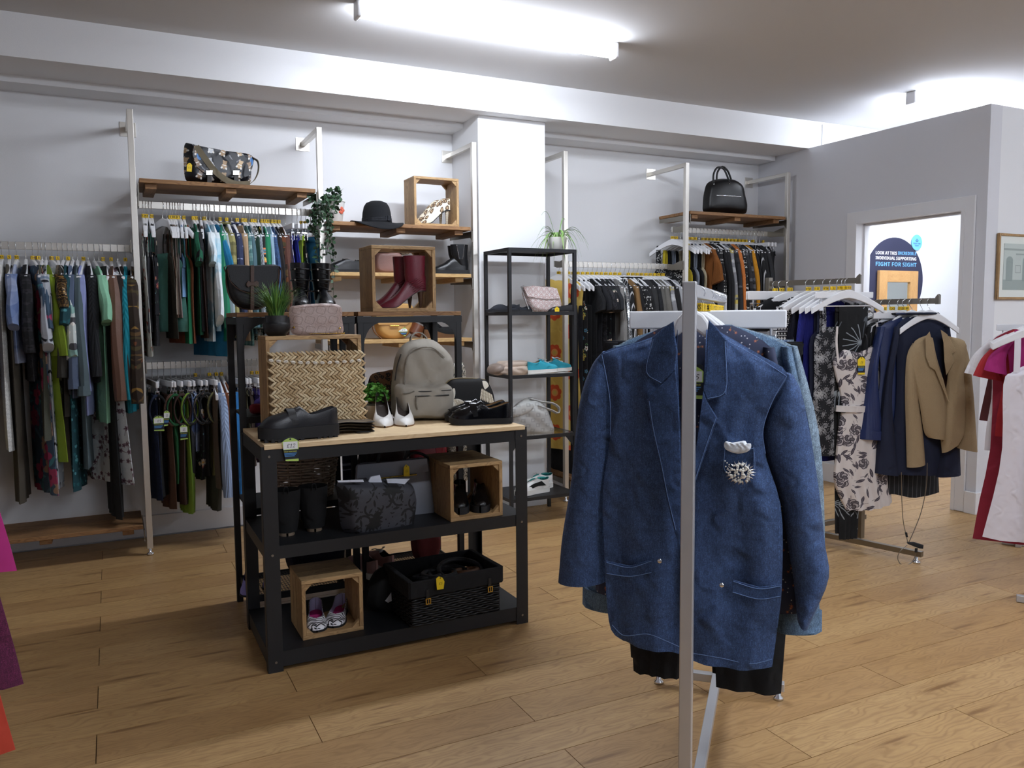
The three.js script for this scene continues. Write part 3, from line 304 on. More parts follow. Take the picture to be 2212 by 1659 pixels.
function woodShelf(x0, x1, y, m, label, zf = -5.005, zb = -5.41) {
  const w = x1 - x0, g = thing('wooden_shelf', label, 'shelf', 'wooden wall shelves', [(x0 + x1) / 2, y, (zf + zb) / 2]); const dd = zf - zb;
  part(g, 'board', box(w, 0.024, dd / 2 - 0.002, 0, -0.012, dd / 4, 0.003), m); part(g, 'board', box(w, 0.024, dd / 2 - 0.002, 0, -0.012, -dd / 4, 0.003), m);
  for (const f of [-0.44, 0, 0.42]) part(g, 'batten', box(0.06, 0.03, dd - 0.05, f * w, -0.039, 0, 0.003), m);
  for (const s of [-1, 1]) part(g, 'bracket', move(rotY(extr([[-dd / 2 + 0.02, -0.028], [dd / 2 + 0.005, -0.028], [dd / 2 + 0.005, -0.1], [dd / 2 - 0.02, -0.07], [-dd / 2 + 0.02, -0.058]], 0.005), -Math.PI / 2), s * (w / 2 + 0.006), 0, 0), M.darksteel);
}
woodShelf(0.182, 1.161, 2.143, W.shelf, 'brown wooden shelf carrying the patterned messenger bag');
woodShelf(-0.858, 0.118, 0.183, W.shelf, 'low wooden shelf under the long dresses');
woodShelf(1.225, 2.191, 1.955, W.shelf, 'wooden shelf carrying the black felt hat');
woodShelf(1.225, 2.191, 1.643, W.pale, 'pale wooden shelf carrying the black chelsea boot');
woodShelf(1.225, 2.191, 1.215, W.pale, 'pale wooden shelf carrying the mustard saddle bag');
woodShelf(4.036, 5.017, 2.154, W.shelf, 'brown wooden shelf carrying the black bowling bag');
woodShelf(2.961, 3.972, 0.183, W.shelf, 'low wooden shelf behind the black tall shelf');
// ---------- hangers ----------
// origin on top of the rail; local x is the shoulder direction, z the rail direction
const hangerGeo = {};
{
  const arm = []; for (let i = 0; i <= 10; i++) { const t = i / 10; arm.push([0.215 * t, -0.094 - 0.1 * Math.pow(t, 1.3)]); }
  const low = []; for (let i = 10; i >= 0; i--) { const t = i / 10; low.push([0.213 * t, -0.142 - 0.084 * Math.pow(t, 1.5)]); }
  const pts = [...arm, ...low.slice(0, -1), ...low.slice().reverse().map(p => [-p[0], p[1]]), ...arm.slice(1).reverse().map(p => [-p[0], p[1]])];
  hangerGeo.body = extr(pts, 0.016, 0.004);
  const hook = []; for (let i = 0; i <= 12; i++) { const a = Math.PI * (1.25 - 1.25 * i / 12); hook.push(V(0, Math.sin(a) * 0.013 - 0.011, -Math.cos(a) * 0.013)); }
  hangerGeo.hook = tube([V(0, -0.1, 0), V(0, -0.07, 0), V(0, -0.056, -0.006), V(0, -0.035, -0.014), V(0, -0.012, -0.0135), V(0, 0.0022, 0), V(0, -0.012, 0.0135), V(0, -0.03, 0.012)], 0.0019, 22, 5).rotateY(Math.PI / 2);
  hangerGeo.hookShort = tube([V(0, -0.1, 0), V(0, -0.088, 0), V(0, -0.08, -0.008), V(0, -0.062, -0.021), V(0, -0.046, -0.02), V(0, -0.033, 0), V(0, -0.046, 0.02), V(0, -0.06, 0.018)], 0.0021, 22, 5).rotateY(Math.PI / 2);
  hangerGeo.marker = box(0.026, 0.02, 0.018, 0, -0.085, 0, 0.002);
  hangerGeo.bar = box(0.36, 0.034, 0.014, 0, -0.125, 0, 0.004);
  hangerGeo.bar2 = box(0.42, 0.05, 0.016, 0, -0.118, 0, 0.005);
  hangerGeo.rod = tube([V(-0.175, -0.165, 0), V(0.175, -0.165, 0)], 0.0032, 3, 6);
  hangerGeo.clip = merge([box(0.026, 0.05, 0.004, 0, -0.185, 0.009, 0.001), box(0.026, 0.05, 0.004, 0, -0.185, -0.009, 0.001), box(0.03, 0.012, 0.022, 0, -0.166, 0, 0.003), tube([V(0, -0.14, 0), V(0, -0.165, 0)], 0.003, 3, 5)]);
  hangerGeo.crossbar = tube([V(-0.185, -0.185, 0), V(0.185, -0.185, 0)], 0.0035, 3, 6);
}
const sizeMats = ['8', '10', '12', '14', 'S', 'M', 'L', 'XS'].map((s, i) => mat('size' + s, { map: canvasTex(64, 64, (x, w, h) => { fill(x, '#f3c814', w, h); x.fillStyle = '#26220c'; x.font = 'bold 38px sans-serif'; x.textAlign = 'center'; x.fillText(s, 32, 46); }, [0.03, 0.03]), roughness: 0.5 }));
// marker uv: centre each face on the print
{ const uv = hangerGeo.marker.attributes.uv, p = hangerGeo.marker.attributes.position, n = hangerGeo.marker.attributes.normal; for (let i = 0; i < uv.count; i++) { const nx = Math.abs(n.getX(i)) > 0.7, a = nx ? (n.getX(i) > 0 ? -1 : 1) * p.getZ(i) : (n.getZ(i) > 0 ? 1 : -1) * p.getX(i); uv.setXY(i, (a + 0.015), (p.getY(i) + 0.085 + 0.015)); } }
let hcount = 0, shortHooks = false;
function hanger(kind, pos, turn, marker, label, group) {
  const g = thing(kind === 'clip' || kind === 'bar' ? 'clip_hanger' : 'clothes_hanger', label, 'hanger', group, pos, turn); const k = hcount++;
  part(g, 'hook', shortHooks ? hangerGeo.hookShort : hangerGeo.hook, M.chrome);
  if (kind === 'clip' || kind === 'bar') { part(g, 'bar', kind === 'bar' ? hangerGeo.bar2 : hangerGeo.bar, M.hanger); for (const s of [-1, 1]) { const c = part(g, 'clip', hangerGeo.clip, M.chrome); c.position.x = s * (kind === 'bar' ? 0.17 : 0.15); } if (kind === 'bar') part(g, 'rod', hangerGeo.rod, M.chrome); }
  else part(g, 'shoulder_bar', hangerGeo.body, M.hanger);
  if (kind === 'cross') part(g, 'trouser_rod', hangerGeo.crossbar, M.hanger);
  if (marker) part(g, 'size_marker', hangerGeo.marker, sizeMats[(k * 5 + 3) % 8]);
  return g;
}
// ---------- garments ----------
// one garment in hanger coordinates; o: type, len, th (half thickness), m, m2 (second cloth), w (shoulder half width), neck
function garmentParts(g, o, seed) {
  const q = rng(seed), th = o.th ?? 0.016, len = o.len ?? 0.62, sw = o.w ?? 0.205, nk = o.neck ?? (o.collar ? 0.075 : 0.118), ph = q() * 6, f1 = 5 + Math.floor(q() * 5), amp = o.fold ?? 0.006, m = o.m;
  const mir = e => e.map(p => [-p[0], p[1]]);
  const bodyOf = (right, extra = {}) => {
    const top = right[0][1], bot = right[right.length - 1][1];
    const lens = u => Math.pow(Math.max(0, 1 - Math.pow(Math.abs(2 * u - 1), 2.4)), 0.5);
    const fold = (u, t) => amp * t * Math.sin(u * f1 * 3.1 + ph) + amp * 0.6 * Math.sin(t * 5 + u * 7 + ph);
    return cloth(mir(right), right, Object.assign({ rows: 14, cols: 12, front: (u, t) => th * lens(u) * (0.35 + 0.65 * smooth(0, 0.3, t)) + fold(u, t), back: (u, t) => -th * lens(u) * (0.35 + 0.65 * smooth(0, 0.3, t)) + fold(u, t) - 0.003, uo: ph }, extra));
  };
  const T = o.type;
  if (T === 'trousers' || T === 'skirt') {
    const w0 = o.w ?? 0.17, right = [[w0, -0.185], [w0 + 0.004, -0.26], [w0 + (T === 'skirt' ? 0.03 : 0.012), -0.185 - len * 0.4], [w0 + (o.flare ?? (T === 'skirt' ? 0.07 : -0.005)), -0.185 - len]];
    if (T === 'skirt') part(g, 'skirt_body', bodyOf(right, { dy: (u, t) => t > 0.95 ? 0.012 * Math.sin(u * 9 + ph) : 0 }), m);
    else for (const s of [-1, 1]) { const dz = s * th * 0.6; const geo = bodyOf(right.map((p, i) => [p[0] - i * 0.012, p[1] + (s > 0 ? 0 : 0.03 * (i === 3))])); part(g, 'leg', geo.translate(s * 0.006, 0, dz), m); }
    part(g, 'waistband', bodyOf([[w0 + 0.003, -0.18], [w0 + 0.004, -0.2], [w0 + 0.005, -0.215]], { rows: 3 }), o.m2 || m);
    return;
  }
  if (T === 'loop') { // trousers folded over, waistband open to the front
    const w0 = 0.15; part(g, 'leg', bodyOf([[w0, -0.19], [w0 + 0.01, -0.19 - len * 0.5], [w0 - 0.02, -0.19 - len]]), m);
    part(g, 'waistband', new THREE.TorusGeometry(0.088, 0.01, 6, 24).scale(0.4 * th / 0.016, 1, 1).rotateY(Math.PI / 2).translate(-w0 - 0.012, -0.275, 0), o.m2 || m); return;
  }
  if (T === 'tank') {
    const right = [[0.1, -0.3], [0.15, -0.33], [0.19, -0.39], [0.185, -0.16 - len * 0.6], [0.2 + (o.flare ?? 0.0), -0.16 - len]]; part(g, 'body', bodyOf(right), m);
    for (const s of [-1, 1]) part(g, 'strap', ribbon([V(s * 0.13, -0.33, -th * 0.8), V(s * 0.13, -0.23, -0.012), V(s * 0.132, -0.142, 0), V(s * 0.13, -0.23, 0.012), V(s * 0.13, -0.33, th * 0.8)], o.strap ?? 0.03, 0.003, V(1, 0, 0), 14), m); return;
  }
  const hem = sw + (o.flare ?? 0.01), slope = -0.125, sh = -0.188;
  part(g, 'body', bodyOf([[nk, slope - 0.006], [lerp(nk, sw, 0.5), lerp(slope, sh, 0.45)], [sw, sh], [sw + 0.004, -0.24], [sw - 0.01, -0.38], [sw - (o.waist ?? 0.012), -0.16 - len * 0.55], [lerp(sw, hem, 0.5), -0.16 - len * 0.8], [hem, -0.16 - len]]), m);
  const sl = T === 'long' || T === 'jacket' ? (o.sleeve ?? 0.56) : T === 'tee' ? (o.sleeve ?? 0.2) : 0;
  if (sl) for (const s of [-1, 1]) {
    const tk = o.tuck && s > 0, w1 = T === 'tee' ? 0.085 : 0.07, w2 = (o.cuff ?? (T === 'tee' ? 0.1 : 0.052)) * (tk ? 0.5 : 1), out = tk ? 0.012 : T === 'tee' ? 0.075 : 0.05 + 0.02 * q(), zb = (q() - 0.5) * 0.02;
    const a = [[sw - 0.02, sh + 0.004], [sw + 0.01, sh - sl * 0.45], [sw + out - w2, sh - sl]], b = [[sw + 0.006, sh + 0.002], [sw + out * 0.75 + w1 * 0.25, sh - sl * 0.4], [sw + out + w2 * 0.4, sh - sl * (T === 'tee' ? 0.86 : 0.985)]];
    const ths = th * (T === 'jacket' ? 1.5 : 1.25), lens = u => Math.pow(Math.max(0, 1 - Math.pow(Math.abs(2 * u - 1), 2.2)), 0.5);
    let geo = cloth(a, b, { rows: 9, cols: 8, front: (u, t) => ths * lens(u) + 0.004 * Math.sin(t * 9 + ph + u * 4) + zb * t, back: (u, t) => -ths * lens(u) + 0.004 * Math.sin(t * 9 + ph + u * 4) + zb * t - 0.003, uo: ph + 1 });
    if (s < 0) geo = geo.clone().scale(-1, 1, 1), flip(geo);
    const sp = part(g, 'sleeve', geo, m);
    if (o.cuffBand) { let c = cloth([[sw + out - w2 - 0.004, sh - sl + 0.045], [sw + out - w2 - 0.004, sh - sl - 0.004]], [[sw + out + w2 * 0.4 + 0.003, sh - sl * 0.985 + 0.05], [sw + out + w2 * 0.4 + 0.004, sh - sl * 0.985 - 0.004]], { rows: 2, cols: 8, front: u => (ths + 0.003) * lens(u), back: u => -(ths + 0.003) * lens(u) - 0.003 }); if (s < 0) c = c.clone().scale(-1, 1, 1), flip(c); part(sp, 'cuff', c, o.m2 || m); }
  }
  if (o.collar) part(g, 'collar', new THREE.TorusGeometry(nk * 0.92, 0.017, 7, 22).scale(1, 0.9, Math.max(0.3, th / nk * 0.8)).rotateX(Math.PI / 2).scale(1, 1.3, 1).translate(0, -0.115, 0), o.m2 || m);
}
function flip(g) { const ix = g.index; if (ix) { const a = ix.array; for (let i = 0; i < a.length; i += 3) { const t = a[i]; a[i] = a[i + 1]; a[i + 1] = t; } } else for (const k of Object.keys(g.attributes)) { const A = g.attributes[k], n = A.itemSize, d = A.array; for (let i = 0; i < A.count; i += 3) for (let c = 0; c < n; c++) { const t = d[i * n + c]; d[i * n + c] = d[(i + 1) * n + c]; d[(i + 1) * n + c] = t; } } g.computeVertexNormals(); }
const KIND = { tank: ['tank_top', 'top'], tee: ['top', 'top'], plain: ['dress', 'dress'], long: ['shirt', 'shirt'], jacket: ['jacket', 'jacket'], trousers: ['trousers', 'trousers'], loop: ['trousers', 'trousers'], skirt: ['skirt', 'skirt'] };
let gseed = 11;
// list entries: [rail px, short description, type, material, length, options]
function fillRail(list, o) {
  let prev = o.first;
  list.forEach((e, i) => {
    const [px, desc, type, m, len, opt = {}] = e; const x = typeof px === 'number' ? (o.world ? px : onZ(px, o.py, RZ).x) : px;
    const pos = o.at ? o.at(px) : V(x, o.y, RZ), turn = (o.turn ?? Math.PI / 2) + (opt.turn ?? (R0() - 0.5) * (o.spin ?? 0.16));
    const clip = type === 'trousers' || type === 'skirt' || type === 'loop';
    const next = list[i + 1] ? list[i + 1][1] : o.last;
    const hk = opt.hk || (clip ? 'clip' : 'wood');
    const hg = hanger(hk, pos, turn, opt.mark ?? (R0() < (o.marks ?? 0.5)), `white ${clip ? 'clip hanger' : 'hanger'} ${desc ? 'holding the ' + desc : 'without a garment'} on ${o.rail}`, `white ${clip ? 'clip ' : ''}hangers on ${o.rail}`);
    if (desc) {
      let kn = KIND[type]; if (opt.kind) kn = [opt.kind, opt.kind.split('_').pop()];
      const lab = opt.label || `${desc} ${prev ? 'beside the ' + prev : ''} on ${o.rail}`;
      const g = thing(kn[0], lab.replace(/\s+/g, ' '), kn[1], o.group, pos, turn);
      if (opt.dx) g.translateX(opt.dx); if (opt.sx) { g.scale.x = opt.sx; } if (opt.hs) hg.scale.x = opt.hs;
      garmentParts(g, Object.assign({ type, m, len, th: o.th, fold: o.fold, tuck: !o.at, neck: opt.collar ? 0.075 : o.neck }, opt), gseed += 17); prev = desc;
    }
  });
}
// ---------- the wall rails ----------
const u0 = u => u / 2.182, u1 = u => 220 + u / 4.366, u2 = u => 280 + u / 3.607;
fillRail([
  [-150, 'grey linen dress', 'plain', fabric(0x8c8f92), 0.9], [-110, 'plum cotton shirt', 'long', fabric(0x4d2f45), 0.7], [-75, 'mustard long skirt dress', 'plain', fabric(0x807318), 1.22, { flare: 0.05 }], [-45, 'faded navy shirt', 'long', fabric(0x3c4a63), 0.72],
  [u0(5), 'white striped lace dress', 'plain', P.lace, 0.97, { mark: true }], [u0(40), 'dark taupe long dress', 'plain', fabric(0x4c463c), 1.26, { mark: true }], [u0(75), 'blue tie-dye frill top', 'tee', P.tieBlue, 0.5, { sleeve: 0.3, cuff: 0.09 }],
  [u0(118), 'dark sequinned blouse', 'long', P.blackLace, 0.6, { sleeve: 0.42 }], [u0(150), 'teal rose maxi dress', 'tee', P.floralTeal, 1.23, { sleeve: 0.33, cuff: 0.08, flare: 0.03, mark: true, turn: 0.28 }], [u0(175), 'lime flared-sleeve dress', 'long', fabric(0x7f9626), 1.05, { sleeve: 0.44, cuff: 0.14, turn: 0.4, flare: 0.03 }],
  [u0(195), 'grey green wrap dress', 'plain', fabric(0x4e4f44), 0.92, { flare: 0.06 }], [u0(213), 'abstract monochrome maxi dress', 'tee', P.printMono, 1.2, { sleeve: 0.42, cuff: 0.07 }], [u0(240), 'coral splash blouse', 'tee', P.coral, 0.68, { sleeve: 0.5, cuff: 0.1, mark: true, turn: 0.35 }],
  [u0(268), 'bronze sequin top', 'tee', P.sequin, 0.55, { mark: true }], [u0(295), 'dark olive cardigan', 'long', fabric(0x33302a), 0.8], [u0(318), 'teal spotted maxi dress', 'tee', P.tealDots, 1.22, { sleeve: 0.3 }], [u0(340), 'slate blue shirt', 'long', fabric(0x55627a), 0.7, { sleeve: 0.62, cuffBand: 1 }],
  [u0(362), 'grey green shirt dress', 'long', fabric(0x56666c), 1.1, { sleeve: 0.66, cuffBand: 1 }], [u0(390), 'lilac cotton shirt', 'long', fabric(0x9099c8), 0.8, { sleeve: 0.64, mark: true }], [u0(412), 'black knit top', 'long', knit(0x1c1e22), 0.62],
  [u0(440), 'mint puff-sleeve blouse', 'tee', fabric(0x8cc4a2), 0.85, { sleeve: 0.28, cuff: 0.09, turn: 0.18 }], [u0(462), 'cherry blossom print dress', 'plain', P.blossom, 1.21, { flare: 0.05, turn: 0.5 }], [u0(482), 'black pointed-hem dress', 'plain', fabric(0x191b1d), 1.4, { flare: 0.03, mark: true }],
  [u0(520), 'brown leather jacket', 'jacket', leather(0x6a4a3a, 0.5), 0.62, { sleeve: 0.7, mark: true }], [u0(552), 'dark brown jacket', 'jacket', fabric(0x2b211f), 0.68, { sleeve: 0.7 }], [u0(588), 'bright teal cardigan', 'long', knit(0x0f7f8f), 0.8, { sleeve: 0.7, mark: true }], [u0(622), 'brown tapestry jacket', 'jacket', P.tapestry, 0.68, { sleeve: 0.72 }],
], { py: 528, y: 1.79, rail: 'the long dress rail', group: 'garments on the long dress rail', first: 'wall', th: 0.02, fold: 0.01, neck: 0.14, marks: 0.2, spin: 0.2 });

fillRail([
  [u1(387), 'red leaf print dress', 'tank', P.redFloral, 0.74, { mark: true }], [u1(418), 'charcoal strappy top', 'tank', fabric(0x26262b), 0.6], [u1(440), 'black lace vest', 'tank', P.blackLace, 0.68], [u1(468), 'dark leafy strap top', 'tank', P.darkFloral, 0.5, { mark: true }],
  [u1(569), 'mint ribbed tank', 'tank', fabric(0x79c0b2), 0.6, { turn: 0.5, flare: 0.01 }], [u1(612), 'dark olive vest', 'tank', fabric(0x35332a), 0.64], [u1(640), 'taupe vest', 'tank', fabric(0x6d5648), 0.52, { mark: true }], [u1(667), 'beige knitted tank', 'tank', knit(0xa2988a), 0.5, { mark: true }], [u1(690), 'pinkish grey vest', 'tank', fabric(0x9b8f8e), 0.52, { mark: true }],
  [u1(712), 'terracotta vest', 'tank', fabric(0x9c5a40), 0.67, { turn: 0.3 }], [u1(740), 'sky blue vest', 'tank', fabric(0x7da4cf), 0.4], [u1(770), 'emerald vest', 'tank', fabric(0x17764e), 0.67, { flare: 0.04 }], [u1(857), 'deep green blouse', 'tee', fabric(0x155a40), 0.62, { mark: true }], [u1(888), 'black short blouse', 'tee', fabric(0x17181b), 0.6, { mark: true }],
  [u1(930), 'brown zipped leather waistcoat', 'tank', leather(0x4d3229, 0.4), 0.64, { strap: 0.07 }], [u1(960), 'white floral tunic', 'tee', P.tieSky, 0.66, { mark: true }], [u1(985), 'petrol blue tunic', 'tee', fabric(0x17719a), 0.75, { sleeve: 0.36, cuff: 0.11, turn: 0.35 }], [u1(1015), 'blue watercolour top', 'tee', P.tieSky, 0.6, { sleeve: 0.55, cuff: 0.09 }], [u1(1055), 'pale grey cardigan', 'long', fabric(0x9db0b6), 0.72, { sleeve: 0.56, turn: 0.2 }],
  [u1(1112), 'green satin shirt', 'long', mat('satin', { color: col(0x17835c), roughness: 0.35 }), 0.66, { mark: true }], [u1(1172), 'olive checked shirt', 'long', P.plaidOlive, 0.64, { mark: true, collar: 1 }], [u1(1222), 'navy dotted shirt', 'long', P.navyDots, 0.66, { collar: 1 }], [u1(1270), 'beige buttoned shirt', 'long', fabric(0xb09474), 0.66, { mark: true }], [u1(1322), 'teal checked shirt', 'long', P.plaidTeal, 0.69, { mark: true }], [u1(1350), 'slate blouse', 'long', fabric(0x4d6a73), 0.62, { mark: true }],
  [u1(1385), 'black white speckled blouse', 'long', P.speckle, 0.66], [u1(1412), 'bottle green blouse', 'long', fabric(0x123124), 0.64, { mark: true }], [u1(1440), 'small bright floral blouse', 'long', P.brightFloral, 0.62, { mark: true }], [u1(1472), 'light grey jumper', 'long', knit(0x9aa5ad), 0.64], [u1(1505), 'green cotton blouse', 'long', fabric(0x1f7a55), 0.62, { mark: true }], [u1(1535), 'pale blue shirt', 'long', fabric(0xa3c0d6), 0.66, { mark: true }], [u1(1562), 'mid blue denim shirt', 'long', denim(0x4a6c9c), 0.66, { mark: true }],
  [u1(1600), 'black ruffled blouse', 'long', fabric(0x1b181a), 0.64, { mark: true }], [u1(1630), 'brown leafy blouse', 'long', P.tapestry, 0.62, { mark: true }], [u1(1665), 'chestnut brown shirt', 'long', fabric(0x54332a), 0.66, { mark: true }], [u1(1730), 'lilac striped skirt', 'skirt', P.stripeLilac, 0.5], [u1(1790), 'cobalt skirt', 'skirt', fabric(0x1c2a8a), 0.45], [u1(1837), 'lime shorts', 'trousers', fabric(0xa9c93c), 0.4], [u1(1875), 'dark leafy skirt', 'skirt', P.darkFloral, 0.5], [u1(1915), 'sky blue skirt', 'skirt', fabric(0x4aa2d6), 0.42, { turn: 0.25 }], [u1(1962), 'pale denim skirt', 'skirt', denim(0xa9bfd0), 0.55],
], { py: 450, y: 2.045, rail: 'the messenger bag rail', group: 'garments on the messenger bag rail', first: 'steel upright', th: 0.015, fold: 0.008, neck: 0.14, marks: 0.25, spin: 0.16 });

fillRail([
  [u2(172), 'navy jeans', 'loop', denim(0x2c3c60), 0.62, { turn: 0.1 }], [u2(218), 'black jeans', 'loop', denim(0x1b1d22), 0.6], [u2(262), 'brown cord trousers', 'loop', fabric(0x5d4236), 0.68, { turn: 0.2 }], [u2(318), 'forest green trousers', 'loop', fabric(0x1f5f36), 0.53, { turn: 0.05 }], [u2(358), 'chocolate trousers', 'loop', fabric(0x46302a), 0.66], [u2(400), 'lime green trousers', 'loop', fabric(0x7fa33a), 0.72, { turn: 0.16 }],
  [u2(440), 'charcoal trousers', 'loop', fabric(0x2b2b30), 0.5], [u2(470), 'blue patterned shorts', 'trousers', P.tieBlue, 0.35], [u2(510), 'dark floral trousers', 'loop', P.darkFloral, 0.52, { turn: 0.1 }], [u2(548), 'black linen trousers', 'loop', fabric(0x191a1d), 0.5], [u2(590), 'khaki chinos', 'loop', fabric(0x7b7a52), 0.5, { turn: 0.2 }], [u2(618), 'grey green wide trousers', 'loop', fabric(0x3a3d35), 0.72, { turn: 0.12 }],
  [u2(645), 'taupe knitted dress', 'plain', fabric(0x5f5348), 0.6], [u2(672), 'pale blue knit dress', 'long', knit(0x9fb4d6), 0.62, { sleeve: 0.62, mark: true }], [u2(712), 'rust pearl-buttoned shirt', 'long', fabric(0x7b4526), 0.6, { sleeve: 0.62, mark: true }], [u2(760), 'bright blue dress', 'long', fabric(0x2a74b4), 0.62, { sleeve: 0.62 }], [u2(800), 'black print skirt', 'skirt', P.whiteSpeck, 0.4], [u2(840), 'navy skirt', 'skirt', fabric(0x1c2238), 0.45], [u2(880), 'olive skirt', 'skirt', fabric(0x4a4630), 0.4, { mark: true }], [u2(915), 'dark brown skirt', 'skirt', fabric(0x33251d), 0.45], [u2(950), 'violet skirt', 'skirt', fabric(0x4b3f86), 0.42, { mark: true }], [u2(990), 'plum skirt', 'skirt', fabric(0x4a2336), 0.45],
], { py: 788, y: 1.105, rail: 'the trouser rail', group: 'garments on the trouser rail', first: 'steel upright', th: 0.021, fold: 0.01, marks: 0.2, spin: 0.2 });

// rails right of the pillar: spaced along the rail
const spread = (x0, x1, list) => list.map((e, i) => [lerp(x0, x1, i / (list.length - 1)), ...e]);
fillRail(spread(2.99, 3.94, [
  ['orange retro flower maxi dress', 'plain', P.orangeFlower, 1.24, { flare: 0.03, turn: 0.45, mark: true, neck: 0.12 }], ['black strappy dress', 'tank', fabric(0x14151a), 1.42, { mark: true }], ['black satin slip', 'tank', fabric(0x191a20), 1.36, { mark: true }], ['small garden floral dress', 'tank', P.brightFloral, 1.1, { mark: true }], ['black sleeveless dress', 'tank', fabric(0x0f1013), 1.4, { mark: true }],
  ['black jersey dress', 'tee', fabric(0x121317), 1.25, { mark: true }], ['inky tunic', 'tee', fabric(0x16171d), 0.8, { mark: true }], ['black lace blouse', 'tee', P.blackLace, 0.7, { mark: true }], ['black white floral shirt', 'tee', P.darkFloral, 0.66, { mark: true }], ['charcoal blouse', 'tee', fabric(0x26272b), 0.66, { mark: true }], ['pale grey knit', 'long', knit(0x8d8c8a), 0.7, { mark: true }], ['silver sequin dress', 'long', P.silver, 0.9, { mark: true, sleeve: 0.5 }],
  ['black white striped shirt', 'long', P.stripeBW, 0.75, { mark: true }], ['camel edged cardigan', 'long', fabric(0x84653f), 0.75, { mark: true }], ['black wool coat', 'jacket', fabric(0x1a1b1e), 0.85, { mark: false, collar: 1 }], ['black white bloom blouse', 'tee', P.whiteSpeck, 0.6], ['black blazer', 'jacket', fabric(0x1c1d20), 0.75, { mark: true, collar: 1 }], ['charcoal shacket', 'jacket', fabric(0x2f3032), 0.72, { mark: true }], ['black denim jacket', 'jacket', denim(0x2c2e33), 0.66, { mark: true }], ['mid grey coat', 'jacket', fabric(0x5d5c58), 0.8, { mark: true }],
  ['grey collarless jacket', 'jacket', fabric(0x6b6964), 0.7, { mark: true }], ['mustard print shirt', 'long', P.greyPrint, 0.7, { mark: true }], ['black parka', 'jacket', fabric(0x131417), 0.8, { mark: true }], ['pale grey shirt', 'long', fabric(0xa2a4a8), 0.7],
]), { world: true, y: 1.76, rail: 'the dark clothes rail', group: 'garments on the dark clothes rail', first: 'steel upright', th: 0.015, neck: 0.135, marks: 0.8, spin: 0.1, turn: Math.PI / 2 + 0.05 });
fillRail(spread(4.03, 4.98, [
  ['monochrome strap top', 'tank', P.whiteSpeck, 0.5, { mark: true, turn: 0.3 }], ['yellow edged black top', 'tank', fabric(0xc9b428), 0.6, { mark: true }], ['jet black camisole', 'tank', fabric(0x131417), 0.62], ['pale blue grey tank', 'tank', fabric(0x8f98a6), 0.6], ['black ribbed vest', 'tank', knit(0x17181b), 0.62, { mark: true }], ['cream pleated top', 'tank', fabric(0xb8ad92), 0.6], ['rust knitted jumper', 'tee', knit(0x8d5523), 0.6, { mark: true, sleeve: 0.28 }],
  ['black fine knit jumper', 'long', knit(0x14151a), 0.62, { sleeve: 0.5 }], ['white flecked black knit', 'long', P.whiteSpeck, 0.64, { sleeve: 0.5 }], ['black velvet blouse', 'long', fabric(0x0e0f12), 0.62], ['black shawl-collar cardigan', 'long', fabric(0x191a1d), 0.66, { mark: true, collar: 1 }], ['grey yellow art shirt', 'long', P.greyPrint, 0.66, { mark: true, sleeve: 0.62 }], ['stone grey blouse', 'long', P.charcoalPrint, 0.6], ['orange jumper', 'long', knit(0xcf7a3c), 0.66, { mark: true, sleeve: 0.6 }],
  ['black spotted shirt', 'long', P.whiteSpeck, 0.6, { mark: true }], ['black sparkle top', 'long', P.charcoalPrint, 0.62, { mark: true }], ['smoky grey shirt', 'long', P.charcoalPrint, 0.64, { mark: true }], ['mustard yellow cardigan', 'long', knit(0xc98a1e), 0.68, { mark: true, sleeve: 0.62 }], ['black cotton shirt', 'long', fabric(0x121317), 0.62, { mark: true }], ['black white trimmed jacket', 'jacket', P.stripeBW, 0.64, { mark: true }], ['plain black jacket', 'jacket', fabric(0x17181b), 0.66, { mark: true }], ['dark grey jacket', 'jacket', fabric(0x2a2b2e), 0.64],
  ['black leather-look skirt', 'skirt', leather(0x17181b, 0.35), 0.5], ['glittery charcoal skirt', 'skirt', P.charcoalPrint, 0.55], ['black crease trousers', 'trousers', fabric(0x141518), 0.6], ['black tailored jacket', 'jacket', fabric(0x15161a), 0.66, { turn: -0.5, w: 0.21 }],
]), { world: true, y: 2.053, rail: 'the bowling bag rail', group: 'garments on the bowling bag rail', first: 'steel upright', th: 0.014, neck: 0.135, marks: 0.5, spin: 0.1, turn: Math.PI / 2 + 0.05 });
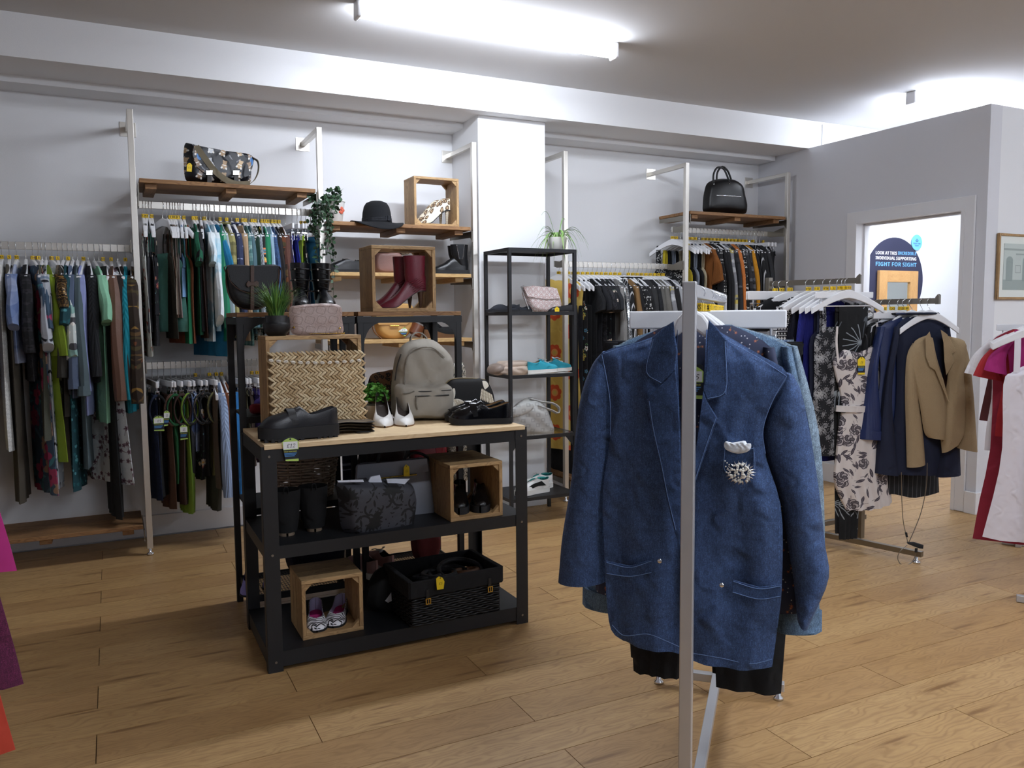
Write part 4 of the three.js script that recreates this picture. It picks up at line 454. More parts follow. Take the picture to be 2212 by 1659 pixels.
// ---------- the denim rack ----------
const tr = (F, pts, off = 0) => pts.map(p => F.uv(p[0], p[1], off));
const poly = (F, pts, th, off, bev = 0.0015) => extr(tr(F, pts, off), th, bev).translate(0, 0, off);
const stitch = (F, pts, off, r = 0.0008) => tube(tr(F, pts, off).map(p => V(p[0], p[1], off)), r, pts.length * 6, 4);
const DP = V(1.18, 0, -1.46), DQ = V(1.906, 0, -2.192), DD = DQ.clone().sub(DP).normalize(), DH = 1.43, DA = -Math.PI / 4;
{
  const L = DP.distanceTo(DQ), g = thing('denim_rack', 'grey metal clothes rack carrying the denim jackets', 'clothes rack', null, V((DP.x + DQ.x) / 2, 0, (DP.z + DQ.z) / 2), DA);
  part(g, 'end_post', box(0.03, DH + 0.004 - 0.05, 0.03, 0, (DH + 0.004 + 0.05) / 2, L / 2, 0.003), M.alu); part(g, 'end_post', box(0.03, DH - 0.054, 0.03, 0, (DH - 0.004 + 0.05) / 2, -L / 2, 0.003), M.alu);
  part(g, 'top_rail', box(0.03, 0.03, L - 0.031, 0, DH - 0.017, 0, 0.003), M.alu); part(g, 'bottom_rail', box(0.03, 0.03, L - 0.031, 0, 0.065, 0, 0.003), M.alu);
  for (const s of [-1, 1]) { part(g, 'base_bar', box(0.46, 0.03, 0.03, 0, 0.049 - 0.0, s * L / 2, 0.003), M.alu); for (const t of [-1, 1]) part(g, 'levelling_foot', lathe([[0, 0], [0.018, 0], [0.018, 0.01], [0.01, 0.018], [0.01, 0.034], [0, 0.034]], 14).translate(t * 0.21, 0, s * L / 2), M.chrome); }
}
const onRack = s => V(DP.x + DD.x * s, DH + 0.033, DP.z + DD.z * s);
shortHooks = true;
{
  // the blue jacket at the front, traced on its own plane
  const s = 0.13, o = onRack(s), F = frame(V(o.x, o.y, o.z), DA), g = F.put(thing('denim_jacket', 'mid blue denim jacket with pearl brooch, facing front on the metal rack', 'jacket', null));
  g.rotation.y = DA; const dm = denim(0x5673a4), lm = denim(0x76899f), dk = denim(0x4e6c9d), st = plain(0x6f8cbd, 0.9);
  const arch = (b, p = 1) => (u, t) => b * Math.pow(Math.sin(Math.PI * clamp(u, 0.001, 0.999)), p);
  const q = (u, t, k) => 0.006 * Math.sin(u * 9 + k + t * 3) * smooth(0.25, 0.9, t) + 0.003 * Math.sin(u * 17 + t * 8 + k * 2);
  part(g, 'back_panel', cloth(tr(F, [[1444, 716], [1385, 742], [1318, 800], [1322, 950], [1316, 1150], [1322, 1340]], -0.04), tr(F, [[1540, 716], [1600, 752], [1672, 830], [1650, 970], [1680, 1150], [1668, 1400]], -0.04), { rows: 16, cols: 12, front: (u, t) => -0.055 - 0.02 * Math.sin(Math.PI * u), th: 0.004 }), lm);
  part(g, 'front_panel', cloth(tr(F, [[1436, 716], [1380, 738], [1299, 763], [1308, 810], [1317, 870], [1318, 950], [1303, 1060], [1306, 1180], [1311, 1290], [1320, 1360], [1346, 1385]], 0.02), tr(F, [[1463, 712], [1463, 750], [1464, 780], [1466, 820], [1468, 880], [1471, 960], [1474, 1070], [1477, 1185], [1477, 1300], [1477, 1392], [1476, 1411]], 0.02), { rows: 30, cols: 22, front: (u, t) => 0.012 + 0.03 * Math.pow(Math.sin(Math.PI * clamp(0.08 + u * 0.84)), 0.7) * smooth(0, 0.25, t) - 0.05 * (1 - smooth(0, 0.12, t)) * (1 - u) + q(u, t, 1), th: 0.004 }), dm);
  part(g, 'front_panel', cloth(tr(F, [[1525, 712], [1524, 750], [1522, 800], [1519, 860], [1513, 930], [1503, 1000], [1488, 1100], [1482, 1262], [1484, 1350], [1488, 1420]], 0.026), tr(F, [[1548, 716], [1640, 766], [1700, 806], [1668, 868], [1648, 930], [1655, 990], [1688, 1100], [1689, 1262], [1680, 1348], [1668, 1436]], 0.02), { rows: 32, cols: 24, front: (u, t) => 0.018 + 0.032 * Math.pow(Math.sin(Math.PI * clamp(0.1 + u * 0.82)), 0.7) * smooth(0, 0.25, t) - 0.05 * (1 - smooth(0, 0.12, t)) * u + q(u, t, 4) + 0.010 * Math.sin(u * 6 - t * 14) * smooth(0.45, 0.6, t) * (1 - smooth(0.75, 0.95, t)), th: 0.004, dy: (u, t) => t > 0.97 ? 0.012 * Math.sin(Math.PI * u) * -0.8 : 0 }), dm);
  const slv = (k) => ({ rows: 26, cols: 14, front: (u, t) => 0.046 * Math.pow(Math.sin(Math.PI * clamp(u)), 0.6) * (0.55 + 0.45 * smooth(0, 0.2, t)) - 0.012 + 0.005 * Math.sin(t * 16 + u * 4 + k), back: (u, t) => -0.046 * Math.pow(Math.sin(Math.PI * clamp(u)), 0.6) - 0.016 + 0.004 * Math.sin(t * 14 + k) });
  part(g, 'sleeve', cloth(tr(F, [[1302, 759], [1276, 790], [1254, 850], [1240, 950], [1228, 1060], [1212, 1170], [1203, 1262]]), tr(F, [[1310, 765], [1320, 810], [1322, 870], [1322, 960], [1312, 1060], [1308, 1170], [1310, 1257]]), slv(1)), dm);
  part(g, 'sleeve', cloth(tr(F, [[1694, 806], [1676, 850], [1650, 910], [1654, 985], [1686, 1080], [1702, 1180], [1714, 1258], [1722, 1340]]), tr(F, [[1714, 812], [1730, 845], [1746, 910], [1759, 990], [1772, 1080], [1783, 1180], [1790, 1255], [1746, 1358]]), slv(3)), dm);
  part(g, 'collar', [poly(F, [[1455, 694], [1436, 706], [1409, 729], [1394, 808], [1428, 832], [1459, 800], [1464, 760], [1458, 725]], 0.008, 0.062, 0.003), poly(F, [[1531, 691], [1552, 712], [1571, 735], [1569, 852], [1527, 866], [1519, 842], [1526, 790], [1527, 730]], 0.008, 0.066, 0.003)], dk);
  part(g, 'lapel', poly(F, [[1459, 800], [1428, 832], [1398, 863], [1408, 930], [1424, 1000], [1440, 1080], [1458, 1150], [1476, 1205], [1472, 1055], [1466, 860]], 0.006, 0.064, 0.002), dk);
  part(g, 'lapel', poly(F, [[1519, 844], [1527, 866], [1550, 904], [1530, 960], [1503, 1040], [1486, 1090], [1488, 1040], [1506, 950]], 0.006, 0.068, 0.002), dk);
  const pk = (pts, off, name) => part(g, name, poly(F, pts, 0.004, off, 0.0015), dk);
  const p1 = pk([[1309, 1211], [1360, 1222], [1409, 1208], [1408, 1238], [1360, 1247], [1310, 1240]], 0.06, 'pocket'); const p2 = pk([[1583, 1252], [1640, 1268], [1688, 1262], [1687, 1290], [1640, 1297], [1581, 1281]], 0.06, 'pocket'); pk([[1564, 962], [1592, 972], [1629, 962], [1628, 1018], [1594, 1030], [1566, 1020]], 0.066, 'breast_pocket');
  part(g, 'pocket_square', (() => { const r0 = rng(5); return pillow(tr(F, [[1567, 970], [1564, 960], [1568, 953], [1580, 956], [1594, 954], [1610, 952], [1614, 958], [1622, 958], [1620, 972], [1594, 980]], 0.07), 0.008, 0.004, { n: 30, bump: (x, y) => 0.003 * Math.sin(x * 500) * Math.sin(y * 420) }).translate(0, 0, 0.071); })(), fabric(0xe9edf2), 'white pocket square');
  part(g, 'stitching', [stitch(F, [[1411, 733], [1398, 806], [1428, 827]], 0.067), stitch(F, [[1566, 737], [1564, 849], [1529, 861]], 0.071), stitch(F, [[1402, 866], [1412, 930], [1428, 1000], [1444, 1080], [1460, 1145]], 0.068), stitch(F, [[1546, 904], [1527, 958], [1500, 1040]], 0.072), stitch(F, [[1310, 1215], [1360, 1226], [1407, 1212]], 0.063), stitch(F, [[1310, 1239], [1360, 1245], [1407, 1237]], 0.063), stitch(F, [[1584, 1256], [1640, 1272], [1687, 1266]], 0.063), stitch(F, [[1582, 1279], [1640, 1294], [1686, 1288]], 0.063), stitch(F, [[1565, 968], [1592, 977], [1628, 968]], 0.071), stitch(F, [[1566, 965], [1567, 1018], [1594, 1028], [1627, 1016], [1628, 965]], 0.071), stitch(F, [[1322, 1350], [1346, 1372], [1400, 1370], [1440, 1385], [1474, 1400]], 0.05), stitch(F, [[1490, 1410], [1560, 1422], [1622, 1434], [1668, 1424]], 0.05), stitch(F, [[1300, 766], [1309, 810], [1318, 870], [1319, 940]], 0.04), stitch(F, [[1700, 812], [1668, 868], [1648, 930], [1653, 980]], 0.04), stitch(F, [[1412, 731], [1360, 746], [1303, 764]], 0.036), stitch(F, [[1574, 738], [1640, 774], [1698, 812]], 0.036)], st);
  for (const [px, py, off] of [[1425, 1212, 0.064], [1559, 1264, 0.07]]) { const [u, v] = F.uv(px, py, off); part(g, 'button', new THREE.SphereGeometry(0.0062, 10, 8).scale(1, 1, 0.6).translate(u, v, off), M.chrome); }
  // price tag inside the neck
  const t = F.put(thing('price_tag', 'green and navy price tag inside the denim jacket collar', 'tag', null)); t.rotation.y = DA;
  const tm = tagMat('£25');
  const tp = [[1475, 792], [1482, 788], [1514, 787], [1520, 792], [1518, 862], [1474, 860]]; const geo = poly(F, tp, 0.002, 0.03, 0); fitUV(geo); part(t, 'card', geo, tm);
  // brooch
  const b = F.put(thing('brooch', 'pearl cluster brooch pinned on the denim breast pocket', 'brooch', null)); b.rotation.y = DA; const rb = rng(8); const pearls = [], spikes = [];
  for (let i = 0; i < 70; i++) { const a = rb() * 6.283, r = Math.sqrt(rb()); const px = 1600 + 26 * r * Math.cos(a) + (i % 9 ? 0 : 3), py = 1021 + 20 * r * Math.sin(a); const [u, v] = F.uv(px, py, 0.075); pearls.push(new THREE.SphereGeometry(0.0022 + 0.0018 * rb(), 7, 5).translate(u, v, 0.075 + 0.006 * (1 - r))); }
  for (let i = 0; i < 22; i++) { const a = i / 22 * 6.283; const [u, v] = F.uv(1600 + 29 * Math.cos(a), 1021 + 23 * Math.sin(a), 0.075); spikes.push(new THREE.ConeGeometry(0.003, 0.01, 5).rotateZ(-a - Math.PI / 2).translate(u, v, 0.074)); }
  for (let i = 0; i < 9; i++) { const [u, v] = F.uv(1566 + (i % 3) * 4 + i * 0.5, 996 + i * 4, 0.075); pearls.push(new THREE.SphereGeometry(0.0019, 6, 5).translate(u, v, 0.074)); }
  part(b, 'pearls', pearls, mat('pearl', { color: col(0xe8e4da), roughness: 0.2 })); part(b, 'silver_leaves', spikes, M.chrome);
  // its hanger
  const h = F.put(thing('clothes_hanger', 'broad white hanger inside the blue denim jacket collar', 'hanger', 'white hangers on the denim rack')); h.rotation.y = DA;
  const hp = tr(F, [[1458, 729], [1455, 706], [1462, 690], [1474, 677], [1488, 670], [1504, 670], [1520, 680], [1531, 695], [1536, 712], [1531, 734], [1512, 720], [1496, 708], [1480, 714]]); part(h, 'shoulder_bar', extr(hp, 0.022, 0.006), M.hanger); part(h, 'hook', hangerGeo.hookShort, M.chrome);
}
function fitUV(geo) { geo.computeBoundingBox(); const b = geo.boundingBox, p = geo.attributes.position, uv = geo.attributes.uv; for (let i = 0; i < uv.count; i++) uv.setXY(i, (p.getX(i) - b.min.x) / (b.max.x - b.min.x), (p.getY(i) - b.min.y) / (b.max.y - b.min.y)); }
function tagMat(price, head = '#b5d66a') { return mat('tag' + price + head, { roughness: 0.5, map: canvasTex(128, 192, (x, w, h) => { fill(x, '#18202c', w, h); x.fillStyle = head; x.beginPath(); x.moveTo(0, 40); x.quadraticCurveTo(64, -20, 128, 40); x.lineTo(128, 100); x.lineTo(0, 100); x.fill(); x.fillStyle = '#18202c'; x.beginPath(); x.arc(64, 20, 7, 0, 6.3); x.fill(); if (head !== '#f2d21c') { x.fillStyle = '#eef1f2'; x.fillRect(8, 38, 112, 58); } x.fillStyle = '#23262c'; x.font = 'italic 40px serif'; x.textAlign = 'center'; x.fillText(price, 66, 84); x.font = 'bold 13px sans-serif'; x.textAlign = 'left'; x.fillStyle = '#d8dc5a'; x.fillText('YOUR PURCHASE', 8, 118); x.fillStyle = '#4f8fd0'; for (let i = 0; i < 3; i++) x.fillRect(8, 125 + i * 10, 104 - i * 9, 6); x.fillStyle = head; x.fillRect(0, 172, w, 20); }) }); }
fillRail([
  [0.2, 'dark ditsy floral denim shirt', 'long', P.denimFloral, 0.7, { sleeve: 0.66, w: 0.175, neck: 0.08, cuff: 0.07, hs: 0.5, mark: true, turn: 0.02 }], [0.25, 'light blue denim jacket', 'jacket', denim(0x86a9c9), 0.6, { sleeve: 0.72, w: 0.215, neck: 0.07, cuff: 0.075, hs: 0.55, mark: true, cuffBand: 1, turn: -0.02 }], [0.3, 'pale washed denim jacket', 'jacket', denim(0xa9c2d2), 0.6, { sleeve: 0.62, w: 0.23, neck: 0.07, hs: 0.55, mark: true, turn: 0 }],
  [0.34, 'mid wash denim jacket', 'jacket', denim(0x6487b0), 0.6, { sleeve: 0.62, w: 0.18, neck: 0.07, hs: 0.55, mark: true }], [0.4, 'black slim jeans', 'trousers', denim(0x1a1b1f), 0.95, { hk: 'bar', mark: true, turn: 0, w: 0.11, dx: -0.13 }], [0.46, 'black straight jeans', 'trousers', denim(0x141519), 0.99, { hk: 'bar', mark: true, turn: 0.03, w: 0.13, dx: 0.12 }], [0.52, 'washed black jeans', 'trousers', denim(0x2b2d33), 0.9, { hk: 'bar', mark: true, turn: -0.05, w: 0.09, dx: -0.22 }],
  [0.56, 'indigo jeans', 'trousers', denim(0x4a6694), 1.0, { hk: 'bar', mark: true, w: 0.1, dx: 0.11 }], [0.6, 'black denim skirt', 'skirt', denim(0x1c1d22), 0.7, { hk: 'bar', mark: true }], [0.64, 'pale grey blue jeans', 'trousers', denim(0x94a4b2), 0.98, { hk: 'bar', mark: true, w: 0.1, dx: 0.13 }], [0.68, 'grey jeans', 'trousers', denim(0x70767e), 0.8, { hk: 'bar', mark: true }], [0.72, 'faded black skirt', 'skirt', denim(0x2f3138), 0.6, { hk: 'bar', mark: true }], [0.76, 'blue denim skirt', 'skirt', denim(0x46659a), 0.6, { hk: 'bar', mark: true }], [0.8, 'washed blue skirt', 'skirt', denim(0x6d89b2), 0.6, { hk: 'bar', mark: true }], [0.84, 'charcoal jeans', 'trousers', denim(0x33353b), 0.8, { hk: 'bar', mark: true }], [0.88, 'stonewash jeans', 'trousers', denim(0x8aa2b6), 0.8, { hk: 'bar', mark: true }], [0.94, 'dark denim skirt', 'skirt', denim(0x2c3f63), 0.6, { hk: 'bar', mark: true }],
], { at: onRack, rail: 'the denim rack', group: 'garments on the denim rack', first: 'blue denim jacket', th: 0.02, spin: 0.08, turn: DA });

// ---------- the two-arm rack by the doorway ----------
const A1 = V(3.655, 1.55, -3.106), A1d = V(-0.33, 0, -0.944), A2 = V(3.93, 1.435, -2.83), A2d = V(0.12, 0, -0.99).normalize();
{
  const c = V(3.56, 0, -3.6), g = thing('two_arm_rack', 'steel floor rack with two straight arms beside the doorway', 'clothes rack', null, c);
  const arm = (e, d, L, name) => { const m = e.clone().addScaledVector(d, L / 2).sub(c); const a = part(g, name, box(0.014, 0.03, L), M.darksteel); a.position.copy(m); a.position.y = e.y - 0.015; a.rotation.y = Math.atan2(d.x, d.z); const t = part(a, 'end_stop', extr([[-0.012, -0.018], [0.012, -0.018], [0.012, 0.03], [0.004, 0.036], [-0.012, 0.02]], 0.016, 0.002).rotateY(Math.PI / 2), M.darksteel); t.position.z = -L / 2; };
  arm(A1, A1d, 0.52, 'arm'); arm(A2, A2d, 0.5, 'arm');
  part(g, 'post', box(0.03, 1.56, 0.03, A1.x + A1d.x * 0.52 - c.x, 0.79, A1.z + A1d.z * 0.52 - c.z, 0.002), M.darksteel);
  const e2 = A2.clone().addScaledVector(A2d, 0.5); part(g, 'post', box(0.03, 1.43, 0.03, e2.x - c.x, 0.725, e2.z - c.z, 0.002), M.darksteel);
  const f = V(3.87, 0.055, -2.86), f2 = V(3.66, 0.055, -3.62); const b1 = part(g, 'base_leg', box(0.03, 0.03, f.distanceTo(f2) + 0.06, 0, 0, 0, 0.002), M.darksteel); b1.position.copy(f.clone().add(f2).multiplyScalar(0.5).sub(c)); b1.rotation.y = Math.atan2(f2.x - f.x, f2.z - f.z);
  const b2 = part(g, 'base_leg', box(0.9, 0.03, 0.03, 0, 0, 0, 0.002), M.darksteel); b2.position.set(3.84 - c.x, 0.055, -3.55 - c.z);
  for (const p of [f, f2]) part(g, 'levelling_foot', lathe([[0, 0], [0.02, 0], [0.02, 0.01], [0.008, 0.018], [0.008, 0.042], [0, 0.042]], 14).translate(p.x - c.x, 0, p.z - c.z), M.chrome);
}
const on1 = s => A1.clone().addScaledVector(A1d, s).setY(1.55 + 0.033), on2 = s => A2.clone().addScaledVector(A2d, s).setY(1.435 + 0.033);
fillRail([
  [0.075, 'black palm print trousers', 'trousers', P.palm, 1.31, { hk: 'clip', mark: true, turn: 0, w: 0.1, dx: 0.05 }], [0.1, 'black paisley dress', 'tank', P.paisley, 0.86, { turn: 0, flare: 0.03, sx: 0.8, hk: 'cross', mark: true }], [0.14, 'navy strap dress', 'tank', fabric(0x1b2036), 0.8, { turn: 0.05, mark: true, sx: 0.75 }], [0.18, 'royal blue knit dress', 'long', knit(0x191f78), 0.9, { turn: 0.02, sx: 0.7, mark: true, sleeve: 0.55 }], [0.23, 'navy ribbed cardigan', 'long', knit(0x171a2c), 0.8, { mark: true, sx: 0.7 }], [0.28, 'black nordic cardigan', 'long', P.nordic, 0.66, { mark: true, sleeve: 0.56, cuff: 0.08, turn: 0.12 }], [0.39, 'black gathered blouse', 'long', fabric(0x15161a), 0.66, { mark: true }], [0.44, 'black crepe trousers', 'trousers', fabric(0x15161b), 0.9, { hk: 'bar', mark: true, turn: -0.2, w: 0.16 }], [0.48, 'black wide trousers', 'trousers', fabric(0x111216), 1.0, { hk: 'bar', mark: true, turn: 0.25 }],
], { at: on1, rail: 'the floral dress arm', group: 'garments on the floral dress arm', first: 'white rose dress', th: 0.016, spin: 0.2, turn: -0.22 });
{ // white rose dress at the end of the arm
  const F = frame(on1(0.055), -0.3), g = F.put(thing('dress', 'white sleeveless dress printed with black roses, belted waist', 'dress', null)); g.rotation.y = -0.3;
  const lens = u => Math.pow(Math.max(0, Math.sin(Math.PI * clamp(u))), 0.6);
  part(g, 'bodice', cloth(tr(F, [[1822, 755], [1812, 765], [1800, 780], [1806, 815], [1815, 850], [1818, 884]]), tr(F, [[1860, 763], [1880, 758], [1893, 745], [1896, 790], [1898, 840], [1898, 884]]), { rows: 14, cols: 12, front: (u, t) => 0.035 * lens(u) * smooth(0, 0.3, t) + 0.012, back: (u, t) => -0.03 * lens(u) - 0.004 }), P.roses);
  part(g, 'skirt', cloth(tr(F, [[1818, 884], [1812, 920], [1806, 980], [1802, 1040], [1824, 1100]]), tr(F, [[1898, 884], [1906, 920], [1914, 980], [1920, 1040], [1925, 1084]]), { rows: 20, cols: 30, front: (u, t) => 0.04 * lens(u) + 0.012 + 0.009 * t * Math.sin(u * 30 + 1), back: (u, t) => -0.04 * lens(u) - 0.004 + 0.008 * t * Math.sin(u * 22), dy: (u, t) => t > 0.98 ? -0.012 * Math.sin(u * 3.1) : 0 }), P.roses);
  part(g, 'belt', cloth(tr(F, [[1817, 878], [1816, 891]], 0.05), tr(F, [[1899, 877], [1899, 890]], 0.05), { rows: 2, cols: 14, front: (u) => 0.053 * lens(u) + 0.006 + 0.003 * Math.sin(u * 20), back: u => -0.046 * lens(u) }), fabric(0xddd6d2));
  for (const [a, b, c] of [[[1806, 705], [1803, 740], [1806, 785]], [[1891, 698], [1893, 725], [1892, 752]]]) part(g, 'strap', ribbon(tr(F, [a, b, c]).map((p, i) => V(p[0], p[1], 0.012 + 0.006 * i)), 0.012, 0.003, V(1, 0, 0), 8), fabric(0xddd6d2));
  const t = F.put(thing('price_tag', 'yellow and navy price tag on the white rose dress', 'tag', null)); t.rotation.y = -0.3; const geo = poly(F, [[1853, 775], [1856, 769], [1866, 769], [1869, 775], [1868, 809], [1854, 809]], 0.002, 0.06, 0); fitUV(geo); part(t, 'card', geo, tagMat('£9', '#f2d21c'));
  hanger('cross', on1(0.055), -0.3, true, 'white hanger with trouser rod holding the white rose dress', 'white hangers on the floral dress arm');
}
{ // tan blazer
  const a = -0.68, F = frame(on2(0.05), a), g = F.put(thing('blazer', 'tan suede blazer with pointed lapels at the arm end', 'jacket', null)); g.rotation.y = a; const m = mat('suede', { color: col(0xa38d6c), roughness: 0.95, bumpMap: grain, bumpScale: 0.0016 }), lens = u => Math.pow(Math.max(0, Math.sin(Math.PI * clamp(u))), 0.6);
  part(g, 'back_panel', cloth(tr(F, [[2000, 728], [1975, 745], [1972, 900], [1990, 950]]), tr(F, [[2040, 728], [2078, 745], [2085, 900], [2080, 950]]), { rows: 8, cols: 8, front: (u, t) => -0.045 - 0.012 * lens(u) }), fabric(0x5d3a34));
  part(g, 'front_panel', cloth(tr(F, [[2002, 724], [1972, 742], [1968, 800], [1985, 870], [1995, 930], [2005, 945]]), tr(F, [[2014, 730], [2022, 770], [2034, 810], [2046, 860], [2054, 900], [2050, 950]]), { rows: 18, cols: 12, front: (u, t) => 0.006 + 0.03 * lens(u) * smooth(0, 0.3, t) + 0.004 * Math.sin(u * 8 + t * 4), th: 0.004 }), m);
  part(g, 'front_panel', cloth(tr(F, [[2034, 722], [2044, 770], [2046, 810], [2040, 860], [2030, 920], [2034, 978]]), tr(F, [[2056, 728], [2086, 742], [2082, 800], [2086, 860], [2084, 930], [2070, 958]]), { rows: 18, cols: 12, front: (u, t) => 0.012 + 0.03 * lens(u) * smooth(0, 0.3, t) + 0.004 * Math.sin(u * 8 + t * 4 + 2), th: 0.004 }), m);
  const sl = { rows: 16, cols: 10, front: (u, t) => 0.04 * lens(u) * (0.6 + 0.4 * t) - 0.008, back: (u, t) => -0.038 * lens(u) - 0.012 };
  const s1 = part(g, 'sleeve', cloth(tr(F, [[1973, 741], [1960, 770], [1956, 840], [1958, 930], [1960, 1010]]), tr(F, [[1984, 748], [1986, 780], [1984, 850], [1994, 930], [2000, 1004]]), sl), m), s2 = part(g, 'sleeve', cloth(tr(F, [[2075, 740], [2070, 790], [2076, 860], [2076, 920], [2068, 968]]), tr(F, [[2086, 742], [2096, 780], [2104, 850], [2109, 920], [2113, 977]]), sl), m);
  part(g, 'lapel', [poly(F, [[2008, 716], [1999, 728], [2000, 770], [2008, 792], [2020, 800], [2046, 862], [2050, 870], [2038, 820], [2022, 780], [2014, 740]], 0.006, 0.05, 0.002), poly(F, [[2032, 712], [2046, 722], [2066, 758], [2056, 764], [2062, 780], [2044, 810], [2040, 780], [2038, 740]], 0.006, 0.05, 0.002)], m);
  for (let i = 0; i < 3; i++) { const [u, v] = F.uv(2108, 952 + i * 7, 0.03); part(s2, 'button', new THREE.SphereGeometry(0.006, 8, 6).scale(1, 1, 0.6).translate(u, v, 0.012), plain(0x2b1c14, 0.3)); }
  hanger('wood', on2(0.05), a, false, 'white hanger inside the tan suede blazer', 'white hangers on the tan blazer arm').scale.x = 0.68;
}
fillRail([
  [0.1, 'navy denim coat', 'jacket', fabric(0x1a2138), 0.84, { turn: -0.05, collar: 1, sleeve: 0.82, cuff: 0.09, w: 0.13, hs: 0.6, mark: false }], [0.17, 'blue leather bomber jacket', 'jacket', leather(0x22305c, 0.35), 0.6, { turn: 0.25, sleeve: 0.62, cuff: 0.1, cuffBand: 1, w: 0.185, hs: 0.85, mark: false, collar: 1 }], [0.21, 'black pleated long skirt', 'skirt', P.pinstripe, 0.95, { turn: 0.1, mark: true, w: 0.15 }], [0.25, 'charcoal pinstripe blazer', 'jacket', P.pinstripe, 0.74, { turn: 0.3, hs: 0.9, collar: 1, mark: true }], [0.31, 'black stand-collar coat', 'jacket', fabric(0x121316), 0.9, { turn: 0.3, collar: 1, mark: true }], [0.37, 'black wool jacket', 'jacket', fabric(0x17181c), 0.7, { turn: 0.3, mark: true }], [0.42, 'black wool skirt', 'skirt', fabric(0x131418), 0.75, { turn: 0.2, mark: true }],
], { at: on2, rail: 'the tan blazer arm', group: 'garments on the tan blazer arm', first: 'tan blazer', th: 0.022, spin: 0.1, turn: -0.6 });
{ // security cable hanging from the blazer rack
  const pl = V(3.82, 0, -2.86), F = frame(pl, -0.5), p = (x, y) => { const q = F.uv(x, y); return V(q[0], q[1], 0); }; const g = F.put(thing('security_cable', 'thin steel security cable with black lock hanging by the rack foot', 'cable', null)); g.rotation.y = -0.5;
  part(g, 'cable', [tube([p(1947, 1020), p(1948, 1080), p(1951, 1125), p(1957, 1155), p(1961, 1172)], 0.0022, 26, 5), tube([p(2003, 1000), p(2001, 1050), p(1990, 1105), p(1975, 1145), p(1963, 1172)], 0.0022, 26, 5), tube([p(1960, 1177), p(1945, 1190), p(1939, 1205), p(1945, 1218), p(1955, 1221), p(1968, 1216), p(1976, 1203), p(1979, 1190)], 0.0022, 30, 5)], M.darksteel);
  part(g, 'lock', [extr(tr(F, [[1959, 1171], [1975, 1171], [1994, 1177], [1993, 1185], [1984, 1184], [1961, 1175]]), 0.02, 0.005), extr(tr(F, [[1977, 1184], [1982, 1184], [1981, 1193], [1976, 1193]]), 0.012, 0.003), extr(tr(F, [[1955, 1150], [1959, 1150], [1961, 1160], [1957, 1160]]), 0.01, 0.002)], M.rubber);
}
// ---------- the pink and white rack at the right, and the pink rack at the left ----------
function sideRack(name, label, a, b, y, lowEnd) { const c = a.clone().add(b).multiplyScalar(0.5).setY(0), d = b.clone().sub(a), L = Math.hypot(d.x, d.z), g = thing(name, label, 'clothes rack', null, c, Math.atan2(d.x, d.z)); part(g, 'top_rail', box(0.03, 0.03, L, 0, y - 0.015, 0, 0.002), M.alu); for (const s of [-1, 1]) { part(g, 'end_post', box(0.03, y, 0.03, 0, y / 2, s * (L / 2 + 0.015), 0.002), M.alu); part(g, 'base_bar', box(lowEnd || 0.44, 0.03, 0.028, 0, 0.018, s * (L / 2 + 0.015 + 0.03), 0.002), M.alu); } return s => V(lerp(a.x, b.x, s), y + 0.033, lerp(a.z, b.z, s)); }
{
  const on = sideRack('clothes_rack', 'metal clothes rack with pink and white dresses beside the framed print', V(3.84, 0, -2.21), V(4.64, 0, -2.78), 1.37, 0.16);
  fillRail([[0.05, 'white cotton sundress', 'tank', fabric(0xe4dfe6), 0.98, { flare: 0.06, sx: 0.86, fold: 0.016, w: 0.22, hk: 'wood', turn: 0 }], [0.14, 'magenta short-sleeved dress', 'tee', fabric(0xa3256e), 0.86, { turn: 0.02, sleeve: 0.16, w: 0.14, cuff: 0.07 }], [0.22, 'red lace-trimmed top', 'tee', fabric(0xa8252c), 0.5, { turn: 0.0, w: 0.17 }], [0.31, 'cherry red dress', 'plain', fabric(0x8c1f34), 1.05, { turn: 0.02, flare: 0.05 }], [0.4, 'white blouse', 'tee', fabric(0xe6e4e8), 0.6, { turn: 0 }], [0.5, 'burgundy leather tube skirt', 'skirt', leather(0x5a262c, 0.4), 0.42, { turn: 0.1 }]], { at: on, rail: 'the pink and white rack', group: 'garments on the pink and white rack', first: 'rack post', th: 0.02, spin: 0.05, marks: 0, turn: -1.0 });
}
{
  const on = sideRack('clothes_rack', 'metal clothes rack with magenta and plum skirts', V(-0.425, 0, -2.5), V(-0.425, 0, -1.5), 1.5);
  fillRail([[0.2, 'magenta jersey skirt', 'skirt', fabric(0xb02a78), 0.6, { w: 0.09, flare: 0.1, turn: 0, hk: 'bar', hs: 0.5 }], [0.5, 'plum denim skirt', 'skirt', denim(0x7a2c58), 0.77, { w: 0.11, flare: 0.11, turn: 0, hk: 'bar', hs: 0.5 }], [0.75, 'orange red skirt', 'skirt', fabric(0xb8402c), 0.82, { w: 0.12, flare: 0.105, turn: 0, hk: 'bar', hs: 0.5 }], [0.95, 'pink trousers', 'trousers', fabric(0xc04a7c), 0.9, { w: 0.15, turn: 0, hk: 'bar', hs: 0.5 }]], { at: on, rail: 'the magenta rack', group: 'garments on the magenta rack', first: 'rack post', th: 0.03, spin: 0.05, marks: 0, turn: 0 });
}
shortHooks = false;
